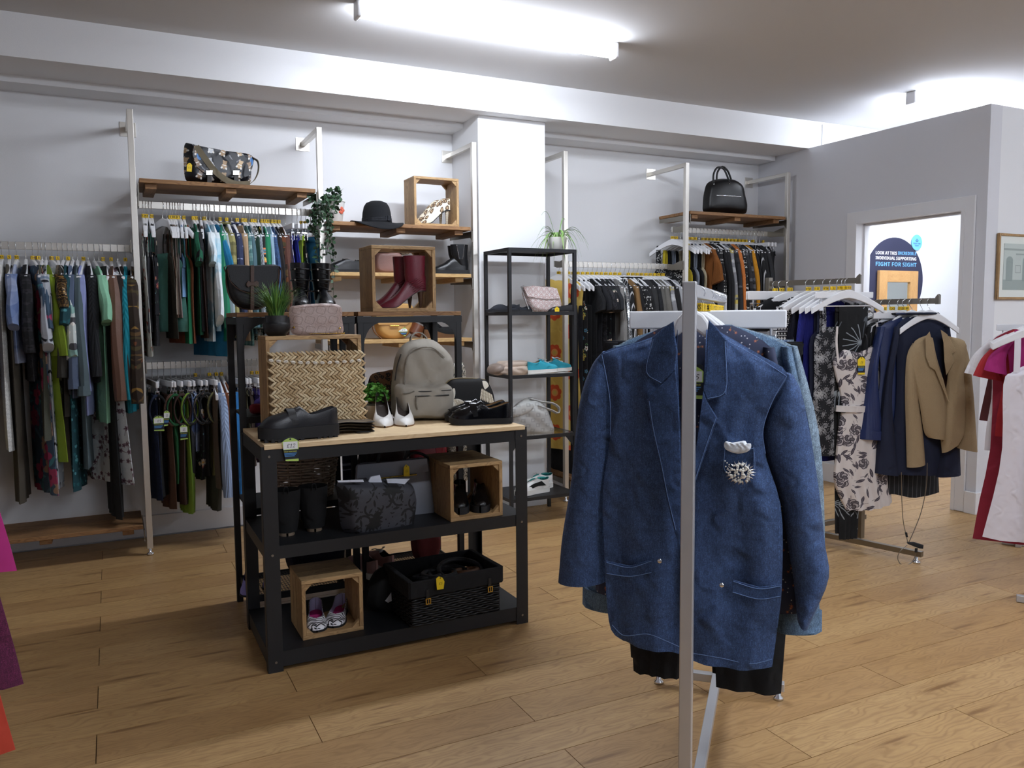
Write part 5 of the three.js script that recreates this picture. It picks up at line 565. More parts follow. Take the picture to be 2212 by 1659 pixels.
// ---------- free-standing shelves ----------
const TX0 = 0.485, TX1 = 1.605, TZ0 = -3.09, TZ1 = -3.62, TY = 0.885, TM = 0.493, TB = 0.078;
{
  const cx = (TX0 + TX1) / 2, cz = (TZ0 + TZ1) / 2, w = TX1 - TX0, d = TZ0 - TZ1, g = thing('shelving_table', 'black metal three-tier display table with pale wooden top', 'table', null, [cx, 0, cz]);
  for (const sx of [-1, 1]) for (const sz of [-1, 1]) {
    const leg = part(g, 'leg', [extr([[-0.0275, 0], [0.0275, 0], [0.0275, 0.878 - (sx < 0 ? 0.012 : 0)], [0.0275 - (sx < 0 ? 0.016 : 0), 0.878], [-0.0275 + (sx > 0 ? 0.016 : 0), 0.878], [-0.0275, 0.878 - (sx > 0 ? 0.012 : 0)]], 0.003).translate(sx * (w / 2 - 0.0275), 0, sz * d / 2), box(0.003, 0.865, 0.04, sx * (w / 2), 0.4325, sz * (d / 2 - 0.02))], M.blackMetal);
    for (const y of [0.84, 0.46, 0.04]) part(leg, 'bolt', new THREE.CylinderGeometry(0.005, 0.005, 0.004, 8).rotateX(Math.PI / 2).translate(sx * (w / 2 - 0.028), y, sz * (d / 2 + 0.002)), M.darksteel);
  }
  const tray = (y, h, name) => part(g, name, [box(w - 0.01, 0.004, d - 0.006, 0, y - 0.002, 0), box(w - 0.01, h, 0.003, 0, y - h / 2, d / 2 - 0.003), box(w - 0.01, h, 0.003, 0, y - h / 2, -d / 2 + 0.003), box(0.003, h, d - 0.006, w / 2 - 0.004, y - h / 2, 0), box(0.003, h, d - 0.006, -w / 2 + 0.004, y - h / 2, 0)], M.blackMetal);
  tray(TM, 0.05, 'middle_tray'); tray(TB, 0.06, 'bottom_tray'); tray(0.868, 0.05, 'top_frame');
  part(g, 'top_board', box(w - 0.02, 0.018, d + 0.006, 0, 0.876, 0.004, 0.002), W.pine);
}
const UZ0 = -3.64, UZ1 = -3.99, UY = 1.385;
function sideUnit(x0, x1, label, tag) {
  const cx = (x0 + x1) / 2, cz = (UZ0 + UZ1) / 2, w = x1 - x0, d = UZ0 - UZ1, g = thing('shelving_unit', label, 'shelf unit', 'tall narrow black shelving units', [cx, 0, cz]);
  for (const sx of [-1, 1]) for (const sz of [-1, 1]) part(g, 'leg', box(0.028, UY - 0.02, 0.028, sx * (w / 2 - 0.014), (UY - 0.02) / 2, sz * (d / 2 - 0.014), 0.002), M.blackMetal);
  part(g, 'top_frame', [box(w, 0.03, 0.004, 0, UY - 0.037, d / 2), box(w, 0.03, 0.004, 0, UY - 0.037, -d / 2), box(0.004, 0.03, d, w / 2, UY - 0.037, 0), box(0.004, 0.03, d, -w / 2, UY - 0.037, 0)], M.blackMetal);
  const gus = []; gus.push([0, 0], [0.075, 0]); for (let i = 0; i <= 8; i++) { const a = Math.PI / 2 * i / 8; gus.push([0.075 - 0.075 * Math.sin(a), -0.1 + 0.1 * Math.cos(a)].map((v, k) => k ? v - 0.0 : v)); }
  const gp = [[0, 0], [0.09, 0]]; for (let i = 0; i <= 8; i++) { const a = Math.PI / 2 * i / 8; gp.push([0.09 - 0.09 * Math.sin(a), -0.11 + 0.11 * Math.cos(a)]); }
  for (const sx of [-1, 1]) for (const sz of [-1, 1]) part(g, 'gusset', extr(gp.map(p => [sx * (w / 2 - 0.028 - p[0]), UY - 0.05 + p[1]]), 0.004).translate(0, 0, sz * (d / 2 - 0.003)), M.blackMetal);
  part(g, 'top_board', box(w - 0.004, 0.02, d + 0.004, 0, UY - 0.01, 0, 0.002), W.shelf);
  for (const y of [0.93, 0.52]) part(g, 'shelf', [box(w - 0.05, 0.012, d - 0.02, 0, y - 0.006, 0), box(w - 0.056, 0.03, 0.004, 0, y - 0.015, d / 2 - 0.01)], M.blackMetal);
  const wires = []; for (let i = 0; i <= 34; i++) wires.push(box(0.003, 0.002, d - 0.03, -w / 2 + 0.03 + i * (w - 0.06) / 34, 0.118, 0)); for (let i = 0; i <= 22; i++) wires.push(box(w - 0.05, 0.002, 0.003, 0, 0.12, -d / 2 + 0.018 + i * (d - 0.036) / 22));
  const ms = part(g, 'mesh_shelf', [box(w - 0.04, 0.03, 0.006, 0, 0.11, d / 2 - 0.012), box(w - 0.04, 0.03, 0.006, 0, 0.11, -d / 2 + 0.012), box(0.006, 0.03, d - 0.02, w / 2 - 0.02, 0.11, 0), box(0.006, 0.03, d - 0.02, -w / 2 + 0.02, 0.11, 0)], M.blackMetal); part(ms, 'wire_mesh', wires, M.blackMetal, 'black wire mesh', 'stuff');
}
sideUnit(0.488, 1.005, 'narrow black shelving unit carrying the black saddle bag'); sideUnit(1.02, 1.537, 'narrow black shelving unit carrying the crate of burgundy boots');
{ // tall black shelf with glass
  const x0 = 2.265, x1 = 2.765, z0 = -4.59, z1 = -4.97, w = x1 - x0, d = z0 - z1, g = thing('tall_shelf', 'tall narrow black metal shelf with glass tiers before the pillar', 'shelf unit', null, [(x0 + x1) / 2, 0, (z0 + z1) / 2]), H = 1.79;
  for (const sx of [-1, 1]) for (const sz of [-1, 1]) part(g, 'post', box(0.022, H, 0.022, sx * (w / 2 - 0.011), H / 2, sz * (d / 2 - 0.011), 0.002), M.blackMetal);
  for (const y of [H, 1.385, 0.98, 0.58, 0.175]) {
    part(g, 'tier_frame', [box(w - 0.04, 0.022, 0.02, 0, y - 0.011, d / 2 - 0.011), box(w - 0.04, 0.022, 0.02, 0, y - 0.011, -d / 2 + 0.011), box(0.02, 0.022, d - 0.04, w / 2 - 0.011, y - 0.011, 0), box(0.02, 0.022, d - 0.04, -w / 2 + 0.011, y - 0.011, 0)], M.blackMetal);
    const solid = y === H || y === 0.175; part(g, solid ? 'metal_tier' : 'glass_tier', box(w - 0.045, 0.006, d - 0.045, 0, y - 0.003, 0), solid ? M.blackMetal : M.glass);
  }
  for (const sx of [-1, 1]) part(g, 'corner_brace', extr([[0, 0], [-sx * 0.06, 0], [0, -0.07]].map(p => [p[0] + sx * (w / 2 - 0.022), p[1] + 0.558]), 0.004).translate(0, 0, d / 2 - 0.01), M.blackMetal);
}
// wooden crates: planks and corner blocks
function crate(label, x, y, z, w, h, d, turn = 0) {
  const g = thing('wooden_crate', label, 'crate', 'open wooden display crates', [x, y, z], turn), t = 0.016, m = W.crate;
  for (const k of [-1, 1]) { const dd = d / 2 - 0.001; for (const sx of [-1, 1]) part(g, 'side_plank', box(t, h - 2 * t, dd, sx * (w / 2 - t / 2), h / 2, k * d / 4, 0.002), m[(k > 0) ^ (sx > 0)]); part(g, 'top_plank', box(w, t, dd, 0, h - t / 2, k * d / 4, 0.002), m[k > 0 ? 0 : 1]); part(g, 'base_plank', box(w, t, dd, 0, t / 2, k * d / 4, 0.002), m[k > 0 ? 1 : 0]); }
  const c = Math.min(0.034, w * 0.12); for (const sx of [-1, 1]) for (const sy of [0, 1]) for (const sz of [-1, 1]) part(g, 'corner_block', extr([[0, 0], [-sx * c, 0], [0, sy ? -c : c]].map(p => [p[0] + sx * (w / 2 - t), p[1] + (sy ? h - t : t)]), 0.02).translate(0, 0, sz * (d / 2 - 0.016)), m[0]);
  return g;
}
crate('wooden crate with leopard ankle boots on the hat shelf', 1.965, 1.955, -5.14, 0.315, 0.317, 0.2);
crate('wooden crate framing the burgundy boots on the shelving unit', 1.255, UY, -3.76, 0.315, 0.308, 0.21);
crate('large wooden crate behind the woven straw clutch', 0.765, TY, -3.49, 0.4, 0.4, 0.19);
crate('wooden crate holding black patent shoes on the middle tier', 1.374, TM, -3.27, 0.245, 0.242, 0.32);
crate('wooden crate holding zebra ballet flats on the bottom tier', 0.755, TB, -3.275, 0.248, 0.242, 0.235);
// ---------- shoes ----------
// x runs heel to toe, y up, z across
function shoeGeo(o) {
  const wf = curve(o.w), Tf = curve(o.T), gf = curve(o.g), bf = curve(o.b || [[0, 0.012], [1, 0.012]]), L = o.L, ns = o.ns || 26, nv = o.nv || 7, e = o.e || 0.75;
  const cl = a => 0.5 - 0.5 * Math.cos(Math.PI * a); const side = (s, inset, top) => grid(ns, nv, (a0, v) => { const a = cl(a0), Wd = Math.max(0.0008, wf(a) - inset), G = clamp(gf(a) - inset * 0.5, 0, Math.max(0, Wd - 0.002)), y0 = bf(a), T = Math.max(y0 + 0.002, Tf(a) - top), k = v * Math.PI / 2; return [(a - 0.5) * L, y0 + (T - y0) * Math.pow(Math.sin(k), 0.9), s * (G + (Wd - G) * Math.pow(Math.max(0, Math.cos(k)), e)), (a + (s > 0 ? 0 : 2)) * L, v * 0.08]; }, s > 0);
  const th = o.th || 0.012, out = o.out ?? 0.003;
  const ring = (a, y) => { const Wd = Math.max(0.001, wf(a) + out); return [(a - 0.5) * (L + 2 * out), y, Wd]; };
  const st = grid(ns, 3, (a0, v) => { const a = cl(a0); const y1 = bf(a), y0 = Math.max(0, y1 - th), p = ring(a, 0); return [p[0], lerp(y0, y1, v), p[2], a * L, v * th]; }), st2 = grid(ns, 3, (a0, v) => { const a = cl(a0); const y1 = bf(a), y0 = Math.max(0, y1 - th), p = ring(a, 0); return [p[0], lerp(y0, y1, v), -p[2], a * L, v * th]; }, true);
  const flat = (yf, fl) => grid(ns, 2, (a0, v) => { const a = cl(a0); const p = ring(a, 0); return [p[0], yf(a), lerp(-p[2], p[2], v)]; }, fl);
  return { upper: merge([side(1, 0, 0), side(-1, 0, 0)]), lining: merge([side(1, 0.0025, 0.001), side(-1, 0.0025, 0.001)]), insole: grid(ns, 2, (a0, v) => { const a = cl(a0); const Wd = Math.max(0.0008, wf(a) - 0.004); return [(a - 0.5) * L * 0.98, bf(a) + 0.003, lerp(-Wd, Wd, v)]; }, true), sole: merge([st, st2, flat(a => bf(a) + 0.0005, true), flat(a => Math.max(0, bf(a) - th), false)]) };
}
const FOOT = { round: k => [[0, 0.001], [0.012, 0.011 * k], [0.04, 0.019 * k], [0.11, 0.026 * k], [0.3, 0.027 * k], [0.5, 0.03 * k], [0.7, 0.039 * k], [0.85, 0.037 * k], [0.95, 0.026 * k], [0.985, 0.014 * k], [1, 0.001]], point: k => [[0, 0.001], [0.015, 0.007 * k], [0.05, 0.012 * k], [0.12, 0.018 * k], [0.3, 0.022 * k], [0.5, 0.029 * k], [0.65, 0.037 * k], [0.8, 0.03 * k], [0.92, 0.017 * k], [1, 0.003]] };
function makeShoe(name, label, group, o, mats, pos, turn) { const g = thing(name, label, o.cat || 'shoe', group, pos, turn), s = shoeGeo(o); part(g, 'upper', s.upper, mats.upper); if (mats.lining) part(g, 'lining', s.lining, mats.lining); part(g, 'insole', s.insole, mats.insole || mats.lining || mats.upper); part(g, 'sole', s.sole, mats.sole); return g; }
// boot shaft rings: [y, centre x, half length, half width]
function shaft(rings, n = 22, inner = 0.003) { const R = (k, q) => rings.map(([y, cx, a, b]) => Array.from({ length: n }, (_, i) => { const t = -i / n * 6.283; return V(cx + Math.cos(t) * (a - k), y - (q || 0), Math.sin(t) * (b - k)); })); const o = loft(R(0)), inn = loft(R(inner).reverse()); const top = rings[rings.length - 1], rim = loft([R(0)[rings.length - 1], R(inner)[rings.length - 1]]); return merge([o, inn, rim]); }
const loaferO = (L, b, k = 1) => ({ L, w: FOOT.round(k), T: [[0, b + 0.05], [0.03, b + 0.066], [0.1, b + 0.064], [0.28, b + 0.048], [0.4, b + 0.047], [0.48, b + 0.078], [0.58, b + 0.07], [0.75, b + 0.053], [0.9, b + 0.038], [1, b + 0.008]], g: [[0, 0.03], [0.1, 0.03], [0.3, 0.029], [0.42, 0.025], [0.47, 0.012], [0.51, 0], [1, 0]], b: [[0, b], [0.5, b], [0.8, b], [1, b + 0.008]], th: b, out: 0.004 });
function loaferTrim(g, o, b, m, k = 1) { // strap across the vamp and the raised apron seam
  const y = b; const arch = (x, w, h, n = 9) => Array.from({ length: n }, (_, i) => { const t = Math.PI * i / (n - 1); return V(x + 0.008 * Math.sin(t) - 0.006, y + 0.01 + h * Math.pow(Math.sin(t), 0.8), w * Math.cos(t)); });
  part(g, 'strap', ribbon(arch(0.035, 0.0345 * k, 0.06), 0.03, 0.004, V(1, 0, 0.1), 16), m);
  part(g, 'apron_seam', tube(Array.from({ length: 13 }, (_, i) => { const t = Math.PI * (i / 12 - 0.5); return V(0.05 + 0.075 * Math.cos(t), y + 0.036 - 0.006 * Math.cos(t), 0.028 * k * Math.sin(t)); }), 0.0022, 24, 5), m);
}
{ // chunky black loafer
  const b = 0.046, L = 0.31, o = loaferO(L, b, 1.25); const g = makeShoe('chunky_loafer', 'matt black chunky loafer with thick cleated sole on the table edge', null, o, { upper: leather(0x1d1e23, 0.32), lining: leather(0x2a2a2e, 0.7), sole: M.rubber }, [0.648, TY + 0.006, -3.185], Math.PI + 0.06);
  loaferTrim(g, o, b, leather(0x121316, 0.45), 1.25); const lugs = []; for (let i = 0; i < 13; i++) for (const s of [-1, 1]) { const a = 0.06 + i / 12 * 0.88, wv = curve(o.w)(a) + 0.004; if (i === 4 || i === 5) continue; lugs.push(box(0.014, 0.014, 0.014, (a - 0.5) * L, 0.001, s * (wv - 0.006))); } part(g, 'lugs', lugs, M.rubber, 'cleats under the sole', 'stuff');
  part(g, 'heel', box(0.1, 0.012, 0.06, -0.095, 0.002, 0, 0.003), M.rubber);
}
for (const [x, z, t] of [[1.452, -3.235, 'nearer the table edge'], [1.468, -3.325, 'touching the crane clutch']]) { // black patent loafers
  const b = 0.026, o = loaferO(0.275, b, 1.08), g = makeShoe('patent_loafer', `glossy black patent loafer ${t}`, 'pair of black patent loafers', o, { upper: leather(0x0c0c0f, 0.12, 0.0006), lining: leather(0x8a6a44, 0.6), sole: M.rubber }, [x, TY, z], Math.PI - 0.33); loaferTrim(g, o, b, leather(0x0c0c0f, 0.12, 0.0006), 1.08); part(g, 'heel', box(0.075, 0.012, 0.055, -0.096, 0.006, 0, 0.002), M.rubber);
}
const pumpO = (L, H, k = 1, vamp = 0.62) => ({ L, w: FOOT.point(k), b: [[0, H], [0.2, H * 0.94], [0.45, H * 0.45], [0.68, 0.008], [1, 0.006]], T: [[0, H + 0.058], [0.03, H + 0.062], [0.15, H + 0.048], [0.35, H * 0.72 + 0.04], [0.55, H * 0.3 + 0.036], [vamp, 0.04], [vamp + 0.1, 0.038], [0.9, 0.026], [1, 0.01]], g: [[0, 0.028], [0.15, 0.026], [0.4, 0.026], [vamp - 0.08, 0.024], [vamp, 0.006], [vamp + 0.02, 0], [1, 0]], th: 0.005, out: 0.001 });
function heelPost(L, H, r1, r2, x = 0.03) { return new THREE.CylinderGeometry(r1, r2, H - 0.002, 12, 4).translate(0, (H - 0.002) / 2, 0).applyMatrix4(new THREE.Matrix4().makeShear(0, 0, 0, 0, 0, 0)).translate(-L / 2 + x, 0, 0); }
for (const [px, py, t] of [[832, 924, 'beside the striped clutch'], [878, 922, 'beside the grey backpack']]) { // white pumps, toes to the viewer
  const p = onY(px, py, TY), g = makeShoe('court_shoe', `white leather court shoe with brown lining ${t}`, 'pair of white court shoes', pumpO(0.222, 0.08, 1.22, 0.7), { upper: leather(0xe8e6e2, 0.4), lining: leather(0x4a403c, 0.5), sole: plain(0x8a6a4a, 0.6) }, [p.x + 0.02, TY, p.z - 0.1], -Math.PI / 2 - 0.22); part(g, 'heel', heelPost(0.222, 0.08, 0.02, 0.012), leather(0xe8e6e2, 0.4));
}
for (const [px, py, a, t] of [[690, 1362, 0.1, 'nearer the crate mouth'], [738, 1352, -0.12, 'nearer the black hamper']]) { // zebra flats in the crate
  const p = onY(px, py, TB + 0.016), o = { L: 0.235, w: FOOT.round(1.08), b: [[0, 0.009], [1, 0.007]], T: [[0, 0.066], [0.15, 0.058], [0.4, 0.04], [0.62, 0.036], [0.75, 0.036], [0.9, 0.03], [1, 0.012]], g: [[0, 0.026], [0.15, 0.026], [0.4, 0.027], [0.6, 0.028], [0.7, 0.008], [0.73, 0], [1, 0]], th: 0.007 };
  const g = makeShoe('ballet_flat', `zebra striped ballet flat with pink insole in the crate, ${t}`, 'pair of zebra ballet flats', o, { upper: P.zebra, lining: leather(0xb9b6d8, 0.5), insole: fabric(0xc02a78), sole: M.rubber }, [p.x + 0.01, TB + 0.016, p.z - 0.1], -Math.PI / 2 - 0.3 + a);
}
for (const [px, py, t] of [[1000, 1112, 'on the satchel side'], [1046, 1108, 'on the tall shelf side']]) { // black patent shoes in the crate
  const p = onY(px, py, TM + 0.016), o = { L: 0.25, w: FOOT.round(1.05), b: [[0, 0.05], [0.3, 0.045], [0.6, 0.03], [1, 0.03]], T: [[0, 0.105], [0.3, 0.1], [0.5, 0.1], [0.6, 0.085], [0.8, 0.07], [0.95, 0.05], [1, 0.036]], g: [[0, 0.026], [0.3, 0.024], [0.45, 0.006], [0.5, 0], [1, 0]], th: 0.05 };
  const g = makeShoe('patent_shoe', `black patent platform shoe inside the middle tier crate ${t}`, 'pair of black patent platform shoes', o, { upper: leather(0x0b0b0d, 0.14, 0.0008), lining: leather(0x1a1a1c, 0.6), sole: M.rubber }, [p.x + 0.035, TM + 0.016, p.z - 0.12], -Math.PI / 2 - 0.42);
}
// boots
function boot(name, label, group, cat, o) {
  const g = thing(name, label, cat, group, o.pos, o.turn); const s = shoeGeo(o.foot); part(g, 'foot', s.upper, o.m); part(g, 'sole', s.sole, o.sole || M.rubber); part(g, 'shaft', shaft(o.shaft), o.m2 || o.m); return g;
}
{ // burgundy heeled boots
  const L = 0.235, H = 0.085, foot = { L, w: FOOT.point(1), b: [[0, H], [0.2, H * 0.95], [0.45, H * 0.5], [0.68, 0.006], [1, 0.006]], T: [[0, H + 0.07], [0.3, H + 0.075], [0.42, H * 0.9 + 0.055], [0.55, 0.09], [0.7, 0.055], [0.85, 0.034], [1, 0.012]], g: [[0, 0], [1, 0]], th: 0.005, out: 0.001 };
  for (const [x, z, t] of [[1.262, -3.71, 'in front'], [1.235, -3.79, 'behind its twin']]) { const g = boot('heeled_boot', `burgundy leather boot with pointed toe and slim heel, ${t} in the crate`, 'pair of burgundy heeled boots', 'boot', { pos: [x, UY + 0.016, z], turn: Math.PI - 0.05, foot, m: leather(0x6d2030, 0.35, 0.0015), sole: plain(0x3a2320, 0.5), shaft: [[H + 0.01, -0.08, 0.034, 0.026], [H + 0.035, -0.066, 0.05, 0.031], [H + 0.07, -0.062, 0.05, 0.035], [H + 0.12, -0.062, 0.051, 0.038], [H + 0.165, -0.062, 0.054, 0.04]] }); part(g, 'heel', heelPost(L, H, 0.016, 0.005, 0.028), plain(0x4a3020, 0.35)); part(g, 'ribs', [0, 1, 2, 3, 4, 5, 6].map(i => tube([V(-0.112 + i * 0.001, H + 0.012 + i * 0.01, -0.012), V(-0.1 + i * 0.002, H + 0.014 + i * 0.01, -0.026), V(-0.075 + i * 0.004, H + 0.002 + i * 0.008, -0.0335), V(-0.055 + i * 0.006, H - 0.012 + i * 0.008, -0.034)], 0.0022, 10, 4)), leather(0x6d2030, 0.35, 0.0015)); }
}
{ // leopard ankle boots
  const L = 0.215, H = 0.1, foot = { L, w: FOOT.point(1.05), b: [[0, H], [0.2, H * 0.95], [0.45, H * 0.5], [0.68, 0.01], [1, 0.008]], T: [[0, H + 0.075], [0.3, H + 0.07], [0.5, 0.135], [0.7, 0.085], [0.88, 0.045], [1, 0.014]], g: [[0, 0.024], [0.2, 0.024], [0.34, 0.01], [0.4, 0], [1, 0]], th: 0.006, out: 0.001 };
  for (const [x, z, t] of [[1.975, -5.11, 'in front'], [1.962, -5.19, 'behind its twin']]) { const g = makeShoe('leopard_bootie', `leopard print high heeled ankle boot ${t} in the crate`, 'pair of leopard ankle boots', foot, { upper: P.leopard, lining: M.softBlack, sole: M.rubber }, [x, 1.971, z], Math.PI - 0.1); part(g, 'heel', heelPost(L, H, 0.014, 0.005, 0.024), P.leopard); }
}
{ // black chelsea boot with studs
  const foot = { L: 0.25, w: FOOT.round(1), b: [[0, 0.03], [1, 0.026]], T: [[0, 0.1], [0.3, 0.105], [0.45, 0.11], [0.6, 0.085], [0.8, 0.062], [0.95, 0.045], [1, 0.032]], g: [[0, 0], [1, 0]], th: 0.03, out: 0.004 };
  for (const [x, z, t] of [[2.08, -5.1, 'at the shelf edge'], [2.1, -5.2, 'nearer the wall']]) { const g = boot('chelsea_boot', `black leather chelsea boot with silver studs ${t}`, 'pair of black chelsea boots', 'boot', { pos: [x, 1.643, z], turn: Math.PI - 0.12, foot, m: leather(0x121316, 0.28), shaft: [[0.06, -0.085, 0.04, 0.028], [0.1, -0.07, 0.05, 0.032], [0.14, -0.062, 0.056, 0.036], [0.2, -0.062, 0.062, 0.038]] }); part(g, 'elastic_panel', extr([[-0.085, 0.195], [-0.035, 0.195], [-0.05, 0.1], [-0.072, 0.1]], 0.076), fabric(0x1c1d20)); const st = []; for (let i = 0; i < 14; i++) for (const s of [-1, 1]) for (const [a, b] of [[-0.033, -0.05], [-0.088, -0.074]]) st.push(new THREE.SphereGeometry(0.0022, 5, 4).translate(lerp(a, b, i / 13), 0.196 - i * 0.0072, s * 0.0385)); part(g, 'studs', st, M.chrome); part(g, 'heel', box(0.075, 0.028, 0.062, -0.088, 0.014, 0, 0.003), M.rubber); }
}
{ // black lace-up boots on the unit, shafts only partly seen
  const foot = { L: 0.26, w: FOOT.round(1), b: [[0, 0.03], [1, 0.03]], T: [[0, 0.11], [0.3, 0.11], [0.45, 0.11], [0.6, 0.09], [0.8, 0.07], [0.95, 0.05], [1, 0.036]], g: [[0, 0], [1, 0]], th: 0.03, out: 0.004 };
  for (const [px, a, t] of [[662, -0.5, 'beside the black saddle bag'], [712, -0.35, 'beside the burgundy boots crate']]) { const p = onZ(px, 660, -3.78), g = boot('lace_boot', `black leather lace-up boot with buckle straps ${t}`, 'pair of black lace-up boots', 'boot', { pos: [p.x - 0.02, UY, -3.8], turn: -Math.PI / 2 + 0.3 + a, foot, m: leather(0x0f1013, 0.22), shaft: [[0.06, -0.085, 0.042, 0.032], [0.11, -0.07, 0.054, 0.036], [0.16, -0.066, 0.055, 0.042], [0.23, -0.064, 0.056, 0.046]] }); for (const y of [0.1, 0.15, 0.2]) part(g, 'strap', new THREE.TorusGeometry(0.052, 0.004, 6, 20).rotateX(Math.PI / 2).scale(1.04, 1, 0.86).translate(-0.066, y, 0), leather(0x0b0b0d, 0.2)); for (const y of [0.1, 0.15, 0.2]) part(g, 'buckle', box(0.006, 0.009, 0.008, -0.01, y, 0.024, 0.002), M.darksteel); part(g, 'laces', [0, 1, 2, 3, 4].map(i => tube([V(-0.004 - i * 0.002, 0.11 + i * 0.022, -0.02), V(-0.002, 0.12 + i * 0.022, 0.02)], 0.002, 4, 4)), M.softBlack); }
}
{ // black suede boots on the middle tier, seen from behind
  const foot = { L: 0.24, w: FOOT.round(1.05), b: [[0, 0.012], [1, 0.012]], T: [[0, 0.12], [0.35, 0.12], [0.5, 0.1], [0.7, 0.075], [0.9, 0.05], [1, 0.02]], g: [[0, 0], [1, 0]], th: 0.012, out: 0.003 };
  for (const [px, py, t] of [[620, 1158, 'by the table leg'], [680, 1148, 'beside the damask tote']]) { const p = onY(px, py, TM), g = boot('suede_boot', `plain black suede ankle boot with pale sole edge ${t}`, 'pair of black suede boots', 'boot', { pos: [p.x + 0.015, TM, p.z - 0.115], turn: Math.PI / 2 - 0.12, foot, m: fabric(0x0c0c0e), sole: plain(0x7a6a58, 0.6), shaft: [[0.012, -0.075, 0.046, 0.042], [0.06, -0.075, 0.052, 0.05], [0.13, -0.072, 0.054, 0.057], [0.18, -0.072, 0.056, 0.06]] }); part(g, 'pull_loop', ribbon([V(-0.126, 0.175, -0.008), V(-0.126, 0.198, -0.006), V(-0.126, 0.198, 0.006), V(-0.126, 0.175, 0.008)], 0.016, 0.002, V(1, 0, 0), 8), M.softBlack); }
}
// sneakers
function sneaker(name, label, group, pos, turn, c, k = 1, laceM = fabric(0xf0f0ee)) {
  const L = 0.25 * k, b = c.b || 0.024, o = { L, w: FOOT.round(1.02 * k), b: [[0, b], [1, b + 0.004]], T: [[0, b + 0.06 * k], [0.12, b + 0.05 * k], [0.28, b + 0.05 * k], [0.4, b + 0.062 * k], [0.6, b + 0.05 * k], [0.8, b + 0.036 * k], [0.95, b + 0.026 * k], [1, b + 0.01]], g: [[0, 0.027], [0.2, 0.025], [0.36, 0.016], [0.5, 0.012], [0.62, 0.006], [0.68, 0], [1, 0]], th: b, out: 0.003 };
  const g = makeShoe(name, label, group, o, { upper: c.upper, lining: c.lining, sole: c.sole, insole: c.lining }, pos, turn); const y = b;
  part(g, 'laces', [0, 1, 2, 3].map(i => tube([V(-0.015 + i * 0.018, y + 0.056 - i * 0.006, -0.02), V(-0.012 + i * 0.018, y + 0.064 - i * 0.006, 0), V(-0.015 + i * 0.018, y + 0.056 - i * 0.006, 0.02)], 0.0032, 6, 5)).concat([tube([V(-0.015, y + 0.062, 0), V(-0.02, y + 0.075, 0.025), V(0.01, y + 0.066, 0.03)], 0.0028, 8, 5), tube([V(-0.015, y + 0.062, 0), V(-0.02, y + 0.075, -0.025), V(0.01, y + 0.066, -0.03)], 0.0028, 8, 5)]), laceM);
  part(g, 'tongue', new THREE.SphereGeometry(0.02 * k, 10, 8).scale(1.5, 0.5, 0.9).rotateZ(-0.3).translate(-0.005, y + 0.056, 0), c.tongue || c.upper); return g;
}
const turq = fabric(0x2f9fb4);
for (const [px, z, t] of [[1172, -4.7, 'beside the folded beige bag'], [1202, -4.76, 'beside the orange flower dress']]) { const p = onY(px, 803, 0.98); sneaker('canvas_sneaker', `turquoise canvas sneaker with white laces ${t}`, 'pair of turquoise sneakers', [onZ(px, 800, z).x, 0.98, z], 0.12, { upper: turq, lining: fabric(0xcfc9bb), sole: M.whiteRubber, b: 0.023 }, 0.95); }
for (const [dx, z, t] of [[0, -4.69, 'at the front of the lowest tier'], [0.03, -4.8, 'at the back of the lowest tier']]) { const g = sneaker('running_sneaker', `chunky white black and turquoise trainer ${t}`, 'pair of chunky white trainers', [onZ(1150, 1060, z).x + dx, 0.175, z], Math.PI + 0.2, { upper: fabric(0xe6e6e4), lining: fabric(0x3aa39f), sole: M.whiteRubber, b: 0.032, tongue: fabric(0x3aa39f) }, 1.12); for (const s of [-1, 1]) part(g, 'side_overlay', extr([[-0.09, 0.05], [-0.05, 0.085], [0.02, 0.075], [0.1, 0.045], [0.03, 0.045], [-0.02, 0.055]], 0.003, 0.001).translate(0, 0, s * 0.0385), M.softBlack); part(g, 'heel_collar', new THREE.TorusGeometry(0.03, 0.009, 7, 16, Math.PI * 1.2).rotateX(Math.PI / 2).rotateY(0.3).translate(-0.09, 0.09, 0), fabric(0x3aa39f)); }
for (const [px, z, t] of [[783, -3.74, 'beside the glittering bag'], [818, -3.78, 'beside the red suede bag']]) sneaker('pink_sneaker', `white and dusty pink trainer ${t}`, 'pair of pink and white trainers', [onZ(px, 1225, z).x, 0.125, z], Math.PI / 2 + 0.2, { upper: fabric(0xa8827c), lining: fabric(0x3a2c2c), sole: M.whiteRubber, b: 0.03, tongue: fabric(0xd8d2cc) }, 1.05);
for (const [px, z, t] of [[540, -3.76, 'by the unit leg'], [588, -3.8, 'beside the glittering bag']]) { const g = makeShoe('lavender_flat', `lavender ballet flat with purple ribbon trim ${t}`, 'pair of lavender flats', { L: 0.23, w: FOOT.round(1), b: [[0, 0.009], [1, 0.007]], T: [[0, 0.058], [0.4, 0.05], [0.6, 0.045], [0.8, 0.042], [0.92, 0.034], [1, 0.012]], g: [[0, 0.028], [0.4, 0.028], [0.6, 0.02], [0.66, 0], [1, 0]], th: 0.008 }, { upper: fabric(0x8d86c4), lining: fabric(0x4a3a66), sole: M.rubber }, [onZ(px, 1270, z).x, 0.125, z], -Math.PI / 2 - 0.2); part(g, 'bow', [tube([V(0.03, 0.05, -0.015), V(0.035, 0.06, 0), V(0.03, 0.05, 0.015)], 0.004, 8, 5), box(0.06, 0.002, 0.005, 0.07, 0.046, 0)], fabric(0x2c1c44)); }
